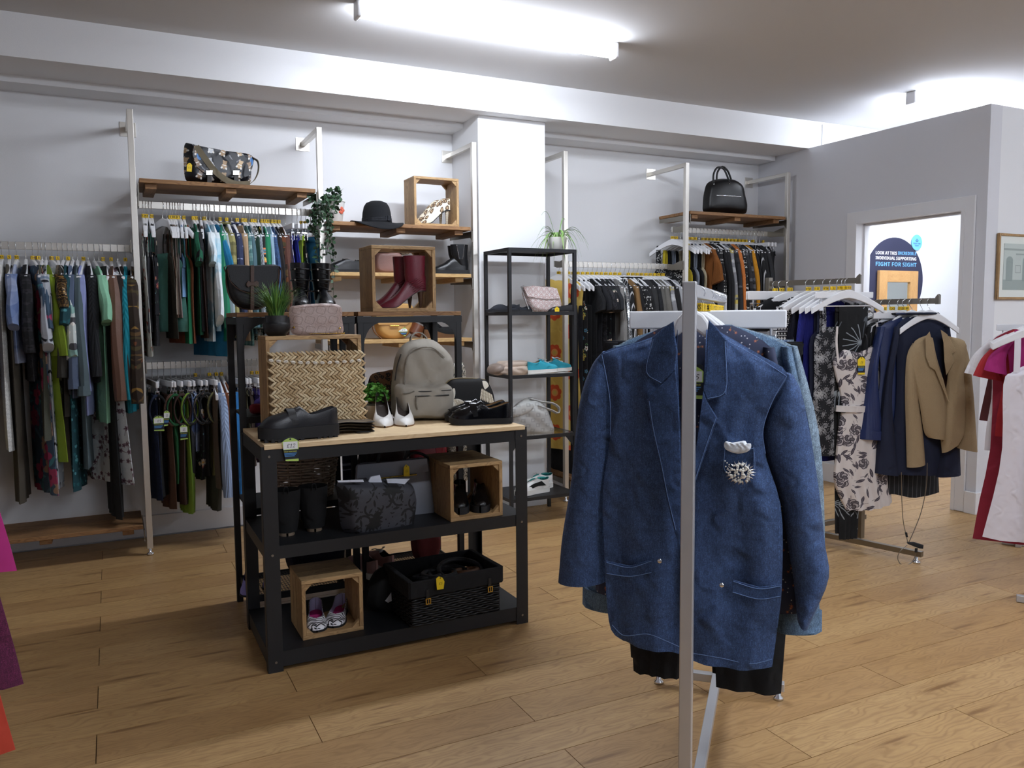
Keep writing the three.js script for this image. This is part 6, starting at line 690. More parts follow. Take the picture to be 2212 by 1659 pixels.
{ // sandals and small shoes
  for (const [px, z, t] of [[1085, -4.72, 'at the tier edge'], [1112, -4.78, 'touching the monogram bag']]) { const p = onZ(px, 668, z), g = makeShoe('flat_sandal', `dark navy flat sandal ${t}`, 'pair of dark flat sandals', { L: 0.23, w: FOOT.round(0.95), b: [[0, 0.014], [1, 0.012]], T: [[0, 0.05], [0.3, 0.03], [0.5, 0.05], [0.7, 0.045], [0.85, 0.02], [1, 0.016]], g: [[0, 0.02], [0.4, 0.024], [0.5, 0.004], [0.55, 0], [0.75, 0], [0.8, 0.02], [1, 0.02]], th: 0.013 }, { upper: fabric(0x24272f), lining: fabric(0x2a2c32), sole: M.rubber }, [p.x, 1.385, z], Math.PI - 0.3); }
  const p = onZ(1222, 672, -4.66), g = makeShoe('tagged_flat', 'black flat shoe with a yellow price tag on the top glass tier', null, { L: 0.21, w: FOOT.round(0.9), b: [[0, 0.01], [1, 0.008]], T: [[0, 0.05], [0.4, 0.04], [0.65, 0.04], [0.9, 0.03], [1, 0.012]], g: [[0, 0.024], [0.5, 0.024], [0.64, 0.004], [0.68, 0], [1, 0]], th: 0.008 }, { upper: leather(0x15161c, 0.3), lining: fabric(0x202026), sole: M.rubber }, [p.x - 0.01, 1.385, -4.7], Math.PI + 0.15);
  for (const [px, z, t] of [[745, -5.12, 'at the shelf edge beside the ivy'], [772, -5.2, 'nearer the wall beside the ivy']]) { const q = onZ(px, 580, z), g2 = makeShoe('lace_flat', `black leather lace-up shoe ${t}`, 'pair of black lace-up shoes', { L: 0.26, w: FOOT.round(1), b: [[0, 0.022], [1, 0.018]], T: [[0, 0.08], [0.3, 0.075], [0.45, 0.09], [0.6, 0.08], [0.8, 0.06], [0.95, 0.04], [1, 0.022]], g: [[0, 0.026], [0.3, 0.025], [0.45, 0.012], [0.55, 0.004], [0.6, 0], [1, 0]], th: 0.02 }, { upper: leather(0x17181b, 0.25), lining: leather(0x2a2622, 0.6), sole: M.rubber }, [q.x, 1.643, z], Math.PI - 0.15); part(g2, 'laces', [tube([V(0.01, 0.09, 0.01), V(0.02, 0.07, 0.04), V(0.03, 0.02, 0.045)], 0.002, 10, 4), tube([V(0.01, 0.09, 0), V(0.0, 0.075, 0.035), V(-0.01, 0.03, 0.04)], 0.002, 10, 4)], M.softBlack); }
  for (const [px, z, t] of [[950, -5.13, 'at the shelf edge'], [962, -5.22, 'nearer the wall']]) { const q = onZ(px, 732, z), g3 = makeShoe('wedge_sandal', `black cork wedge sandal with braided trim ${t}`, 'pair of cork wedge sandals', { L: 0.24, w: FOOT.round(1), b: [[0, 0.06], [0.3, 0.05], [0.6, 0.028], [1, 0.022]], T: [[0, 0.11], [0.2, 0.1], [0.35, 0.075], [0.5, 0.07], [0.6, 0.075], [0.8, 0.07], [0.9, 0.05], [1, 0.03]], g: [[0, 0.024], [0.3, 0.028], [0.48, 0.028], [0.56, 0.004], [0.6, 0], [0.82, 0], [0.9, 0.015], [1, 0.015]], th: 0.07 }, { upper: M.softBlack, lining: fabric(0x1a1816), sole: mat('cork', { color: col(0x7a5638), roughness: 0.9, bumpMap: grain, bumpScale: 0.004 }) }, [q.x, 1.215, z], 0.1); }
}
// ---------- bags, hats, plants, baskets ----------
function bag(name, label, cat, o, a, outline, df, db, m, opt = {}) { const F = frame(o, a, opt.tilt || 0), g = F.put(thing(name, label, cat, opt.group)); if (!opt.tilt) g.rotation.set(0, a, 0); part(g, 'body', pillow(tr(F, outline), df, db, opt), m); return [g, F]; }
const at3 = (F, pts, off) => pts.map((p, i) => { const q = F.uv(p[0], p[1], p[2] ?? off); return V(q[0], q[1], p[2] ?? off); });
const strapOf = (F, pts, off, w, th = 0.003, side = V(0, 0, 1), seg = 26) => ribbon(at3(F, pts, off), w, th, side, seg);
function yellowTag(label, F, pts, off, a) { const t = F.put(thing('price_tag', label, 'tag', null)); t.rotation.y = a; const geo = poly(F, pts, 0.002, off, 0); fitUV(geo); part(t, 'card', geo, mat('ytag', { roughness: 0.5, map: canvasTex(64, 96, (x, w, h) => { fill(x, '#f2cf1c', w, h); x.fillStyle = '#6a5a10'; x.beginPath(); x.arc(32, 14, 5, 0, 6.3); x.fill(); x.font = 'italic 26px serif'; x.textAlign = 'center'; x.fillText('£5', 32, 62); }) })); return t; }
{ // messenger bag
  const z = -5.12, o = V(onZ(470, 396, z).x, 2.143, z), [g, F] = bag('messenger_bag', 'navy messenger bag with teddy print and khaki strap', 'bag', o, 0.06, [[401, 309], [412, 311], [430, 315], [490, 326], [546, 338], [543, 372], [538, 398], [470, 398], [405, 393], [397, 355]], 0.06, 0.05, P.bears, { pw: 5 });
  part(g, 'flap', poly(F, [[418, 313], [480, 324], [544, 337], [541, 380], [522, 386], [470, 382], [440, 374], [424, 360], [415, 335]], 0.008, 0.064, 0.003), P.bears);
  part(g, 'shoulder_strap', [strapOf(F, [[424, 316, 0.07], [445, 345, 0.075], [470, 375, 0.08], [505, 396, 0.085], [540, 397, 0.08]], 0.08, 0.034, 0.003, V(0.6, 0.7, 0.2)), strapOf(F, [[544, 340, 0.0], [556, 348, 0.01], [558, 368, 0.03], [550, 388, 0.06], [540, 397, 0.08]], 0, 0.034, 0.003, V(0, 0, 1))], fabric(0x7d7460));
  for (const [x, y] of [[452, 380], [510, 380]]) { part(g, 'buckle_strap', poly(F, [[x - 5, y - 14], [x + 5, y - 14], [x + 5, y + 14], [x, y + 18], [x - 5, y + 14]], 0.006, 0.072, 0.002), leather(0x2a241f)); part(g, 'buckle', poly(F, [[x - 7, y - 12], [x + 7, y - 12], [x + 7, y - 2], [x - 7, y - 2]], 0.004, 0.078, 0.001), M.chrome); }
  yellowTag('yellow price tag on the navy messenger bag', F, [[404, 356], [408, 352], [412, 353], [415, 357], [414, 371], [403, 370]], 0.066, 0.06);
}
{ // bowling bag
  const z = -5.13, o = V(onZ(1566, 461, z).x, 2.154, z), lm = leather(0x0e0f12, 0.3), [g, F] = bag('bowling_bag', 'black leather bowling bag with front zip on the shelf', 'bag', o, -0.25, [[1520, 458], [1518, 440], [1521, 415], [1527, 397], [1541, 389], [1565, 386], [1590, 390], [1603, 401], [1609, 425], [1614, 452], [1610, 461], [1566, 460]], 0.07, 0.07, lm, { pw: 3.4 });
  part(g, 'handle', [tube(at3(F, [[1541, 396, 0.06], [1542, 375, 0.05], [1550, 362, 0.035], [1562, 364, 0.03], [1570, 378, 0.04], [1576, 396, 0.06]]), 0.008, 24, 7), tube(at3(F, [[1548, 394, -0.05], [1550, 372, -0.035], [1560, 360, -0.03], [1571, 368, -0.03], [1582, 396, -0.05]]), 0.008, 24, 7)], lm);
  part(g, 'zip', tube(at3(F, [[1547, 422], [1575, 423], [1601, 425]], 0.072), 0.003, 8, 5), M.chrome);
  part(g, 'studs', [[1542, 398], [1576, 397]].map(p => { const q = F.uv(p[0], p[1], 0.066); return new THREE.SphereGeometry(0.005, 8, 6).translate(q[0], q[1], 0.066); }), M.chrome);
}
{ // felt hat
  const g = thing('felt_hat', 'black felt hat with wide drooping brim and ribbon bow', 'hat', null, [onZ(814, 482, -5.06).x, 1.955, -5.06]); const m = mat('felt', { color: col(0x0f1116), roughness: 0.98, bumpMap: grain, bumpScale: 0.0012 });
  part(g, 'crown', lathe([[0.094, 0.004], [0.092, 0.03], [0.088, 0.07], [0.08, 0.105], [0.066, 0.128], [0.04, 0.14], [0.015, 0.136], [0, 0.13]], 32).scale(1, 1, 1.15), m);
  part(g, 'brim', merge([0, 0.004].map((h, k) => grid(40, 6, (a, b) => { const t = a * 6.283, r = lerp(0.088, 0.168, b), f = Math.max(0, Math.sin(t)); return [Math.cos(t) * r, 0.006 - h - 0.05 * Math.pow(b, 1.4) * Math.pow(f, 2) * 1.1 + 0.008 * b * Math.cos(2 * t) * (1 - f), Math.sin(t) * r * 1.12, a, b]; }, k === 0))), m);
  part(g, 'ribbon', [new THREE.CylinderGeometry(0.0935, 0.0955, 0.026, 32, 1, true).scale(1, 1, 1.15).translate(0, 0.02, 0), box(0.04, 0.03, 0.01, 0.045, 0.026, 0.1, 0.004), box(0.014, 0.034, 0.014, 0.045, 0.026, 0.103, 0.004)], fabric(0x17191f));
}
{ // black saddle bag on the unit
  const z = -3.76, o = V(onZ(546, 670, z).x, UY, z), lm = leather(0x1b1d21, 0.6), br = leather(0x4a3328, 0.5), [g, F] = bag('saddle_bag', 'black curved saddle bag with brown trim and bone shaped tab', 'bag', o, 0, [[491, 575], [546, 574], [602, 575], [601, 615], [588, 648], [562, 667], [546, 669], [520, 666], [500, 648], [489, 615]], 0.045, 0.045, lm, { pw: 4 });
  part(g, 'flap', poly(F, [[490, 574], [602, 574], [600, 604], [580, 624], [550, 634], [518, 626], [497, 606]], 0.006, 0.048, 0.002), lm);
  part(g, 'trim', [tube(at3(F, [[491, 580], [497, 606], [518, 626], [550, 634], [580, 624], [600, 604], [602, 580]], 0.053), 0.0022, 40, 5), tube(at3(F, [[490, 580], [489, 615], [500, 648], [520, 665], [546, 668], [562, 666], [588, 647], [601, 615], [602, 580]], 0.012), 0.0035, 50, 5), poly(F, [[541, 573], [549, 573], [549, 669], [541, 669]], 0.005, 0.055, 0.001), poly(F, [[532, 612], [536, 606], [541, 609], [549, 609], [554, 606], [559, 610], [559, 618], [554, 621], [549, 618], [541, 618], [536, 621], [532, 617]], 0.005, 0.059, 0.002), strapOf(F, [[488, 590, 0], [485, 578, 0], [492, 574, -0.01]], 0, 0.02), strapOf(F, [[603, 576, 0], [608, 585, 0.01], [606, 620, 0.02], [600, 640, 0.0]], 0, 0.016)], br);
}
function pot(g, pts, m) { part(g, 'pot', lathe(pts, 28), m); }
{ // grass in a black bowl on the crate
  const z = -3.47, y = TY + 0.4, g = thing('potted_grass', 'artificial green grass tuft in a black bowl on the crate', 'plant', null, [onZ(598, 722, z).x, y, z]); pot(g, [[0, 0.002], [0.035, 0], [0.052, 0.02], [0.057, 0.045], [0.055, 0.055], [0.046, 0.056], [0.046, 0.085], [0.042, 0.085], [0.042, 0.07], [0, 0.07]], leather(0x17181c, 0.35));
  const q = rng(21), B = [[], []]; for (let i = 0; i < 300; i++) { const a = q() * 6.283, l = 0.11 + 0.085 * q(), out = 0.02 + 0.15 * q() * q() + 0.015, r0 = 0.03 * Math.sqrt(q()), w = 0.0022 + 0.0016 * q(), dir = V(Math.cos(a), 0, Math.sin(a)), sd = V(-Math.sin(a), 0, Math.cos(a)); B[i % 2].push(grid(1, 5, (u, v) => { const p = dir.clone().multiplyScalar(r0 + out * v * v).setY(0.065 + l * v * (1 - 0.28 * v * out * 8)); const k = w * (1 - v * 0.92) * (u * 2 - 1); return [p.x + sd.x * k, p.y, p.z + sd.z * k]; })); }
  const lf = c => mat('blade' + c, { color: col(c), roughness: 0.6, side: THREE.DoubleSide }); part(g, 'blades', B[0], lf(0x6b9440), 'long green blades', 'stuff'); part(g, 'blades', B[1], lf(0x3c6a2c), 'dark green blades', 'stuff');
}
{ // snake clutch with chain
  const z = -3.45, o = V(onZ(682, 722, z).x, TY + 0.4, z), [g, F] = bag('snake_clutch', 'pale taupe snakeskin foldover clutch with gold chain', 'bag', o, 0, [[626, 664], [640, 660], [735, 661], [739, 690], [742, 715], [738, 722], [632, 721], [627, 700]], 0.014, 0.012, P.snake, { pw: 14, tilt: 0.1 });
  part(g, 'snaps', [[635, 707], [734, 709]].map(p => { const q = F.uv(p[0], p[1], 0.015); return new THREE.SphereGeometry(0.0045, 8, 6).translate(q[0], q[1], 0.014); }), M.gold);
  part(g, 'chain', Array.from({ length: 26 }, (_, i) => { const t = i / 25; return new THREE.TorusGeometry(0.0038, 0.0012, 5, 8).rotateX(Math.PI / 2).rotateZ(i % 2 ? 0.7 : 0).translate(lerp(-0.03, 0.115, t), 0.004, 0.026 + 0.008 * Math.sin(t * 9)); }), M.gold);
}
{ // woven straw clutch with cowrie shells
  const z = -3.375, o = V(onZ(680, 920, z).x, TY, z), F = frame(o, 0, 0.06), g = F.put(thing('straw_clutch', 'woven straw clutch with a row of cowrie shells leaning on the crate', 'bag', null));
  const [x0, yT] = F.uv(579, 762), [x1] = F.uv(781, 762), y0 = 0.004, w = x1 - x0, h = yT - y0; part(g, 'body', pillow([[x0, y0], [x1, y0], [x1, yT - 0.004], [(x0 + x1) / 2, yT - 0.008], [x0, yT]], 0.016, 0.012, { pw: 8, sharp: true }), plain(0x8f7859, 0.9));
  const q = rng(33), S = [[], [], []], rows = Math.round(h / 0.0175), cols = Math.round(w / 0.0175), base = new THREE.SphereGeometry(1, 7, 5); for (let j = 0; j < rows; j++) for (let i = 0; i <= cols; i++) { const d = j % 2 ? 1 : -1; const s = base.clone().scale(0.0165 + 0.003 * q(), 0.0052, 0.0045).rotateZ(d * (0.6 + 0.15 * q())).translate(x0 + 0.006 + (i + (j % 2) * 0.4) * (w - 0.014) / cols, y0 + (j + 0.5) * h / rows + (q() - 0.5) * 0.003, 0.016 + 0.003 * q()); S[Math.floor(q() * 3)].push(s); }
  [0xd4bd96, 0xbfa47c, 0xe0cda8].forEach((c, k) => part(g, 'straw_weave', S[k], mat('straw' + k, { color: col(c), roughness: 0.75 }), 'braided straw', 'stuff'));
  for (let i = 0; i < 13; i++) { const [u, v] = F.uv(585 + i * 15.8, 779 + 5 * Math.sin(i / 12 * 3.14), 0.022); const s = part(g, 'cowrie_shell', merge([new THREE.SphereGeometry(0.0105, 10, 7).scale(1, 0.66, 0.5)]), plain(0xe9e2d4, 0.25)); s.position.set(u, v, 0.029); s.rotation.z = (i % 3 - 1) * 0.25; part(s, 'slit', new THREE.SphereGeometry(0.0062, 8, 4).scale(1, 0.16, 0.3).translate(0, 0, 0.0046), plain(0x6a5844, 0.7)); }
}
{ // striped folded clutch
  const z = -3.27, o = V(onZ(760, 920, z).x, TY, z), g = thing('striped_clutch', 'dark brown striped folded clutch between loafer and white shoes', 'bag', null, o, 0.1); const F = frame(o, 0.1); for (let i = 0; i < 4; i++) part(g, 'fold', grid(16, 6, (a, b) => { const t = b * 6.283; return [lerp(-0.082, 0.082, a) , 0.007 + i * 0.0125 + 0.0062 * Math.sin(t) + 0.006 * Math.sin(a * 5 + 0.4) * (1 - i * 0.1), 0.05 * Math.cos(t), a * 0.16, b * 0.12]; }), P.zebraBrown);
  part(g, 'strap', ribbon([V(0.0, 0.004, 0.05), V(0.02, 0.006, 0.075), V(0.05, 0.004, 0.07)], 0.012, 0.003, V(0, 0, 1), 10), M.softBlack);
}
function bush(name, label, pos, r, h, potPts, potM, cols, n, leafR, seed) { const g = thing(name, label, 'plant', null, pos); pot(g, potPts, potM); const q = rng(seed), B = cols.map(() => []); for (let i = 0; i < n; i++) { const a = q() * 6.283, e = Math.acos(1 - 1.5 * q()), rr = r * (0.6 + 0.42 * q()); const p = V(Math.sin(e) * Math.cos(a) * rr, h + Math.cos(e) * rr * 0.85, Math.sin(e) * Math.sin(a) * rr); const l = new THREE.CircleGeometry(leafR * (0.6 + 0.7 * q()), 5).scale(1, 0.7, 1).rotateX(q() * 3).rotateY(q() * 6).translate(p.x, p.y, p.z); B[i % cols.length].push(l); } cols.forEach((c, k) => part(g, 'foliage', B[k], mat('leaf' + c, { color: col(c), roughness: 0.6, side: THREE.DoubleSide }), null, 'stuff')); return g; }
{ const z = -3.565; bush('potted_bush', 'round bright green plant in a white pot behind the white shoes', V(onZ(810, 905, z).x, TY, z), 0.068, 0.118, [[0, 0], [0.038, 0], [0.048, 0.075], [0.044, 0.075], [0.036, 0.06], [0, 0.06]], plain(0xdedbd4, 0.5), [0x5aa03c, 0x3f7f2c, 0x78b84e], 900, 0.0085, 61); }
{ // backpack
  const z = -3.52, o = V(onZ(914, 904, z).x, TY, z), m = fabric(0x9b958a), [g, F] = bag('backpack', 'grey fabric backpack with zipped front pockets on the table', 'bag', o, -0.12, [[850, 900], [845, 850], [848, 805], [856, 765], [874, 742], [905, 732], [936, 735], [961, 754], [977, 776], [980, 815], [985, 860], [983, 899], [950, 905], [885, 905]], 0.075, 0.06, m, { pw: 3.6, bump: (x, y) => 0.0035 * Math.sin(x * 70 + y * 30) + 0.003 * Math.sin(y * 90 - x * 40) });
  part(g, 'front_pocket', pillow(tr(F, [[856, 832], [915, 832], [978, 830], [984, 870], [980, 901], [915, 904], [868, 901], [857, 870]], 0.07), 0.05, 0.02, { pw: 4, bump: (x, y) => 0.003 * Math.sin(x * 60 - y * 50) }).translate(0, 0, 0.06), m);
  part(g, 'zip', [tube(at3(F, [[897, 846], [940, 845], [975, 842]], 0.107), 0.0022, 12, 5), tube(at3(F, [[897, 856], [940, 855], [970, 853]], 0.11), 0.003, 12, 5), tube(at3(F, [[866, 765, 0.05], [858, 790, 0.045], [853, 822, 0.04]], 0.05), 0.003, 14, 5)], plain(0x2c2b2a, 0.5));
  part(g, 'zip_pull', [tube(at3(F, [[900, 856], [899, 870], [902, 885]], 0.115), 0.0035, 8, 5), tube(at3(F, [[895, 845], [885, 849], [870, 850]], 0.112), 0.003, 8, 5)], m);
  part(g, 'seam', tube(at3(F, [[874, 832], [876, 790], [884, 765], [905, 752], [935, 752], [960, 772]], 0.077), 0.003, 40, 5), m);
  part(g, 'handle', strapOf(F, [[886, 745, -0.02], [889, 726, -0.02], [903, 718, -0.02], [918, 726, -0.02], [925, 742, -0.02]], -0.02, 0.026, 0.005), m);
}
{ // clutch with crane print
  const z = -3.42, o = V(onZ(1005, 904, z).x, TY, z), tex = mat('crane', { roughness: 0.7, map: canvasTex(512, 384, (x, w, h) => { fill(x, '#0d0d0f', w, h); const wing = (ox, oy, s, n, a0) => { for (let k = 0; k < n; k++) { x.save(); x.translate(ox + k * 15 * s, oy + k * 7); x.rotate(a0 - k * 0.05); x.fillStyle = k % 2 ? '#d8cbb0' : '#efe6d2'; x.strokeStyle = '#8f8068'; x.lineWidth = 1.5; for (let r = 0; r < 3; r++) { x.beginPath(); x.ellipse(0, 24 + r * 26, 7, 26, 0, 0, 6.3); x.fill(); x.stroke(); } x.restore(); } }; x.fillStyle = '#efe8d8'; x.beginPath(); x.moveTo(60, 250); x.quadraticCurveTo(140, 200, 140, 100); x.quadraticCurveTo(150, 70, 160, 100); x.quadraticCurveTo(170, 170, 120, 240); x.fill(); x.beginPath(); x.moveTo(100, 210); x.quadraticCurveTo(190, 150, 250, 230); x.lineTo(200, 300); x.lineTo(60, 270); x.fill(); wing(50, 200, 0.9, 6, 0.7); wing(140, 180, 1, 12, -0.5); x.fillStyle = '#efe8d8'; x.beginPath(); x.moveTo(400, 30); x.quadraticCurveTo(450, 20, 460, 80); x.lineTo(420, 110); x.quadraticCurveTo(400, 70, 400, 30); x.fill(); wing(395, 100, 0.7, 9, 0.15); }) });
  const [g, F] = bag('crane_clutch', 'black clutch printed with white cranes and feathers', 'bag', o, -0.2, [[942, 872], [950, 850], [960, 832], [974, 820], [1010, 817], [1048, 820], [1060, 836], [1068, 862], [1064, 893], [1040, 903], [1000, 906], [954, 902], [944, 890]], 0.022, 0.02, tex, { pw: 3 }); const b = g.children[0].geometry; fitUV(b);
  part(g, 'piping', tube(at3(F, [[954, 903], [944, 890], [942, 872], [950, 850], [960, 832], [974, 820], [1010, 817], [1048, 820]], 0), 0.003, 40, 5), plain(0x8a7a58, 0.6));
  part(g, 'wrist_strap', strapOf(F, [[946, 860, 0.01], [936, 872, 0.02], [930, 886, 0.02]], 0.01, 0.012), M.softBlack);
}
{ // price tag on the table edge
  const o = V(onZ(627, 970, -3.075).x, 0.8, -3.08), F = frame(o, 0), t = F.put(thing('price_tag', 'green, white and navy price tag hanging over the table edge', 'tag', null)); const geo = poly(F, [[609, 955], [614, 947], [627, 943], [640, 946], [645, 954], [645, 996], [617, 996]], 0.002, 0.004, 0); fitUV(geo); part(t, 'card', geo, tagMat('£12'));
}
{ // damask tote
  const z = -3.2, o = V(onZ(812, 1155, z).x, TM, z), [g, F] = bag('damask_tote', 'black velvet damask tote bag on the middle tier', 'bag', o, 0.15, [[729, 1041], [760, 1038], [800, 1036], [885, 1043], [897, 1066], [893, 1115], [884, 1146], [840, 1152], [790, 1158], [755, 1158], [738, 1140], [732, 1090]], 0.07, 0.07, P.damask, { pw: 4 });
  part(g, 'tissue_lining', [poly(F, [[795, 1040], [800, 1030], [820, 1026], [827, 1048], [810, 1052]], 0.01, 0.02, 0.003), poly(F, [[834, 1034], [885, 1034], [872, 1048], [838, 1047]], 0.006, 0.03, 0.002), poly(F, [[728, 1038], [784, 1036], [786, 1041], [730, 1042]], 0.006, 0.05, 0.001)], fabric(0xc9cfdc));
}
{ // grey satchel
  const z = -3.36, o = V(onZ(860, 1128, z).x, TM, z), lm = leather(0x90939c, 0.45), [g, F] = bag('satchel', 'grey leather satchel with gold bar and black handles', 'bag', o, -0.08, [[768, 1022], [771, 1004], [850, 996], [922, 990], [928, 1010], [936, 1060], [942, 1112], [936, 1127], [850, 1134], [772, 1140], [766, 1080]], 0.05, 0.05, lm, { pw: 6 });
  part(g, 'flap', poly(F, [[772, 1004], [922, 990], [926, 1018], [906, 1022], [900, 1034], [800, 1044], [790, 1032], [770, 1034]], 0.007, 0.052, 0.002), lm);
  part(g, 'bar', tube(at3(F, [[803, 1036], [850, 1030], [900, 1025]], 0.062), 0.004, 6, 6), M.gold);
  part(g, 'handle', [tube(at3(F, [[816, 1000, 0.01], [822, 978, 0], [845, 966, 0], [870, 964, 0], [880, 970, 0.005], [874, 992, 0.01]]), 0.0075, 24, 7), tube(at3(F, [[872, 990, -0.02], [895, 978, -0.03], [920, 985, -0.02], [930, 996, -0.01]]), 0.0065, 18, 7)], leather(0x1a1b1f, 0.35));
  yellowTag('yellow price tag on the grey satchel', F, [[872, 1010], [877, 1003], [884, 1008], [885, 1029], [872, 1029]], 0.075, -0.08);
}
{ // brown wicker basket on the unit shelf
  const z = -3.8, g = thing('wicker_basket', 'dark brown wicker basket on the shelf behind the suede boots', 'basket', null, [onZ(652, 1060, z).x, 0.52, z]), H = 0.2, q = rng(17), L = []; const R = t => [0.14 + 0.03 * t, 0.11 + 0.025 * t];
  for (let k = 0; k < 15; k++) { const t = k / 14, [a, b] = R(t); L.push(tube(Array.from({ length: 36 }, (_, i) => { const an = i / 36 * 6.283, wv = 0.005 * ((i + k) % 2 ? 1 : -1); return V((a + wv) * Math.cos(an), 0.006 + t * (H - 0.012) + 0.002 * Math.sin(an * 3 + k), (b + wv) * Math.sin(an)); }), 0.0058, 72, 5, true)); }
  part(g, 'woven_cane', L, mat('cane', { color: col(0xae9a86), roughness: 0.8 }), null, 'stuff'); part(g, 'rim', tube(Array.from({ length: 28 }, (_, i) => { const an = i / 28 * 6.283, [a, b] = R(1); return V(a * Math.cos(an), H + 0.004 + 0.004 * Math.sin(an * 10), b * Math.sin(an)); }), 0.011, 70, 6, true), mat('cane2', { color: col(0x98846f), roughness: 0.8 })); for (let i = 0; i < 18; i++) { const an = i / 18 * 6.283, A = R(0), B = R(1); part(g, 'stake', tube([V(A[0] * Math.cos(an), 0.002, A[1] * Math.sin(an)), V(B[0] * Math.cos(an), H, B[1] * Math.sin(an))], 0.0045, 4, 5), mat('cane2')); } part(g, 'base', new THREE.CylinderGeometry(0.14, 0.14, 0.006, 24).scale(1, 1, 0.78).translate(0, 0.003, 0), mat('cane2'));
  const s = thing('rolled_scarf', 'dark green patterned scarf rolled inside the wicker basket', 'scarf', null, [g.position.x + 0.03, 0.52, z]); part(s, 'roll', tube([V(-0.08, 0.12, 0.02), V(-0.04, 0.2, 0), V(0.03, 0.235, 0.02), V(0.08, 0.16, 0)], 0.04, 24, 10), P.darkFloral); const s2 = thing('white_pouch', 'white foam pouch sticking out of the wicker basket', 'pouch', null, [g.position.x - 0.09, 0.52, z + 0.02]); part(s2, 'body', pillow([[-0.04, 0.1], [0.045, 0.1], [0.045, 0.19], [0.03, 0.21], [-0.035, 0.215]], 0.012, 0.012), fabric(0xb9bfcc));
}
{ // black wicker hamper
  const w = 0.42, d = 0.3, h = 0.19, x = 1.26, z = -3.235, g = thing('wicker_hamper', 'black wicker hamper with fabric liner and brass buckles', 'basket', null, [x, TB, z], 0.05), L = [], m = mat('blackcane', { color: col(0x111114), roughness: 0.5 });
  const path = (r, y, wv, k) => Array.from({ length: 64 }, (_, i) => { const t = i / 64 * 4, s = Math.floor(t), f = t - s; const cn = [[-1, 1], [1, 1], [1, -1], [-1, -1]]; const A = cn[s], B = cn[(s + 1) % 4]; const px = lerp(A[0], B[0], f) * (w / 2 + r), pz = lerp(A[1], B[1], f) * (d / 2 + r); const n = s % 2 ? [Math.sign(px), 0] : [0, Math.sign(pz)]; const o = wv * ((i + k) % 2 ? 1 : -1); return V(px + n[0] * o, y + 0.0015 * Math.sin(i * 1.7 + k), pz + n[1] * o); });
  for (let k = 0; k < 13; k++) L.push(tube(path(-0.006, 0.006 + k * 0.0098, 0.0035, k), 0.0052, 130, 5, true)); part(g, 'woven_cane', L, m, null, 'stuff');
  part(g, 'fabric_liner', [[0, d / 2, w, 0.012], [0, -d / 2, w, 0.012], [w / 2, 0, 0.012, d], [-w / 2, 0, 0.012, d]].map(([a, b, c, e]) => box(c + 0.012, 0.072, e + 0.0, a, h - 0.03, b, 0.005)), fabric(0x121215));
  part(g, 'inner_lining', [box(w - 0.03, 0.006, d - 0.03, 0, 0.01, 0)], M.softBlack);
  for (const sx of [-0.14, 0.15]) { const b = part(g, 'buckle', [box(0.022, 0.004, 0.004, sx, 0.118, d / 2 + 0.012), box(0.022, 0.004, 0.004, sx, 0.096, d / 2 + 0.012), box(0.004, 0.026, 0.004, sx - 0.01, 0.107, d / 2 + 0.012), box(0.004, 0.026, 0.004, sx + 0.01, 0.107, d / 2 + 0.012), box(0.003, 0.022, 0.003, sx, 0.107, d / 2 + 0.014)], M.gold); part(g, 'buckle_strap', box(0.014, 0.06, 0.004, sx, 0.125, d / 2 + 0.007), leather(0x111113)); }
  const bl = thing('black_belts', 'black leather belts piled inside the black hamper', 'belts', null, [x, TB, z]); part(bl, 'belt_coil', [0, 1, 2, 3].map(i => new THREE.TorusGeometry(0.06 + 0.012 * i, 0.011, 6, 26).rotateX(Math.PI / 2 + 0.15 * (i - 1.5)).translate(-0.07 + 0.05 * i, 0.15 + 0.012 * (i % 2), -0.01 + 0.02 * (i % 2))), leather(0x17171a, 0.3)); part(bl, 'brown_belt', new THREE.TorusGeometry(0.055, 0.01, 6, 26).rotateX(Math.PI / 2 - 0.2).translate(0.1, 0.16, 0.02), leather(0x4a2c16, 0.4));
  const F = frame(V(x, TB, z + d / 2 + 0.02), 0.05); yellowTag('yellow price tag on the black hamper', F, [[942, 1250], [948, 1245], [956, 1248], [960, 1256], [958, 1272], [944, 1274]], 0.004, 0.05);
}
{ // black pouch with white care label, between crate and hamper
  const z = -3.36, o = V(onZ(820, 1310, z).x, TB, z), [g, F] = bag('black_pouch', 'soft black fabric bag with white care label beside the hamper', 'bag', o, 0.2, [[796, 1310], [800, 1260], [820, 1228], [846, 1222], [858, 1260], [856, 1310], [830, 1322]], 0.06, 0.05, M.softBlack, {}); part(g, 'care_label', poly(F, [[832, 1298], [845, 1280], [846, 1298], [838, 1302]], 0.002, 0.062, 0), fabric(0xdadde2));
}
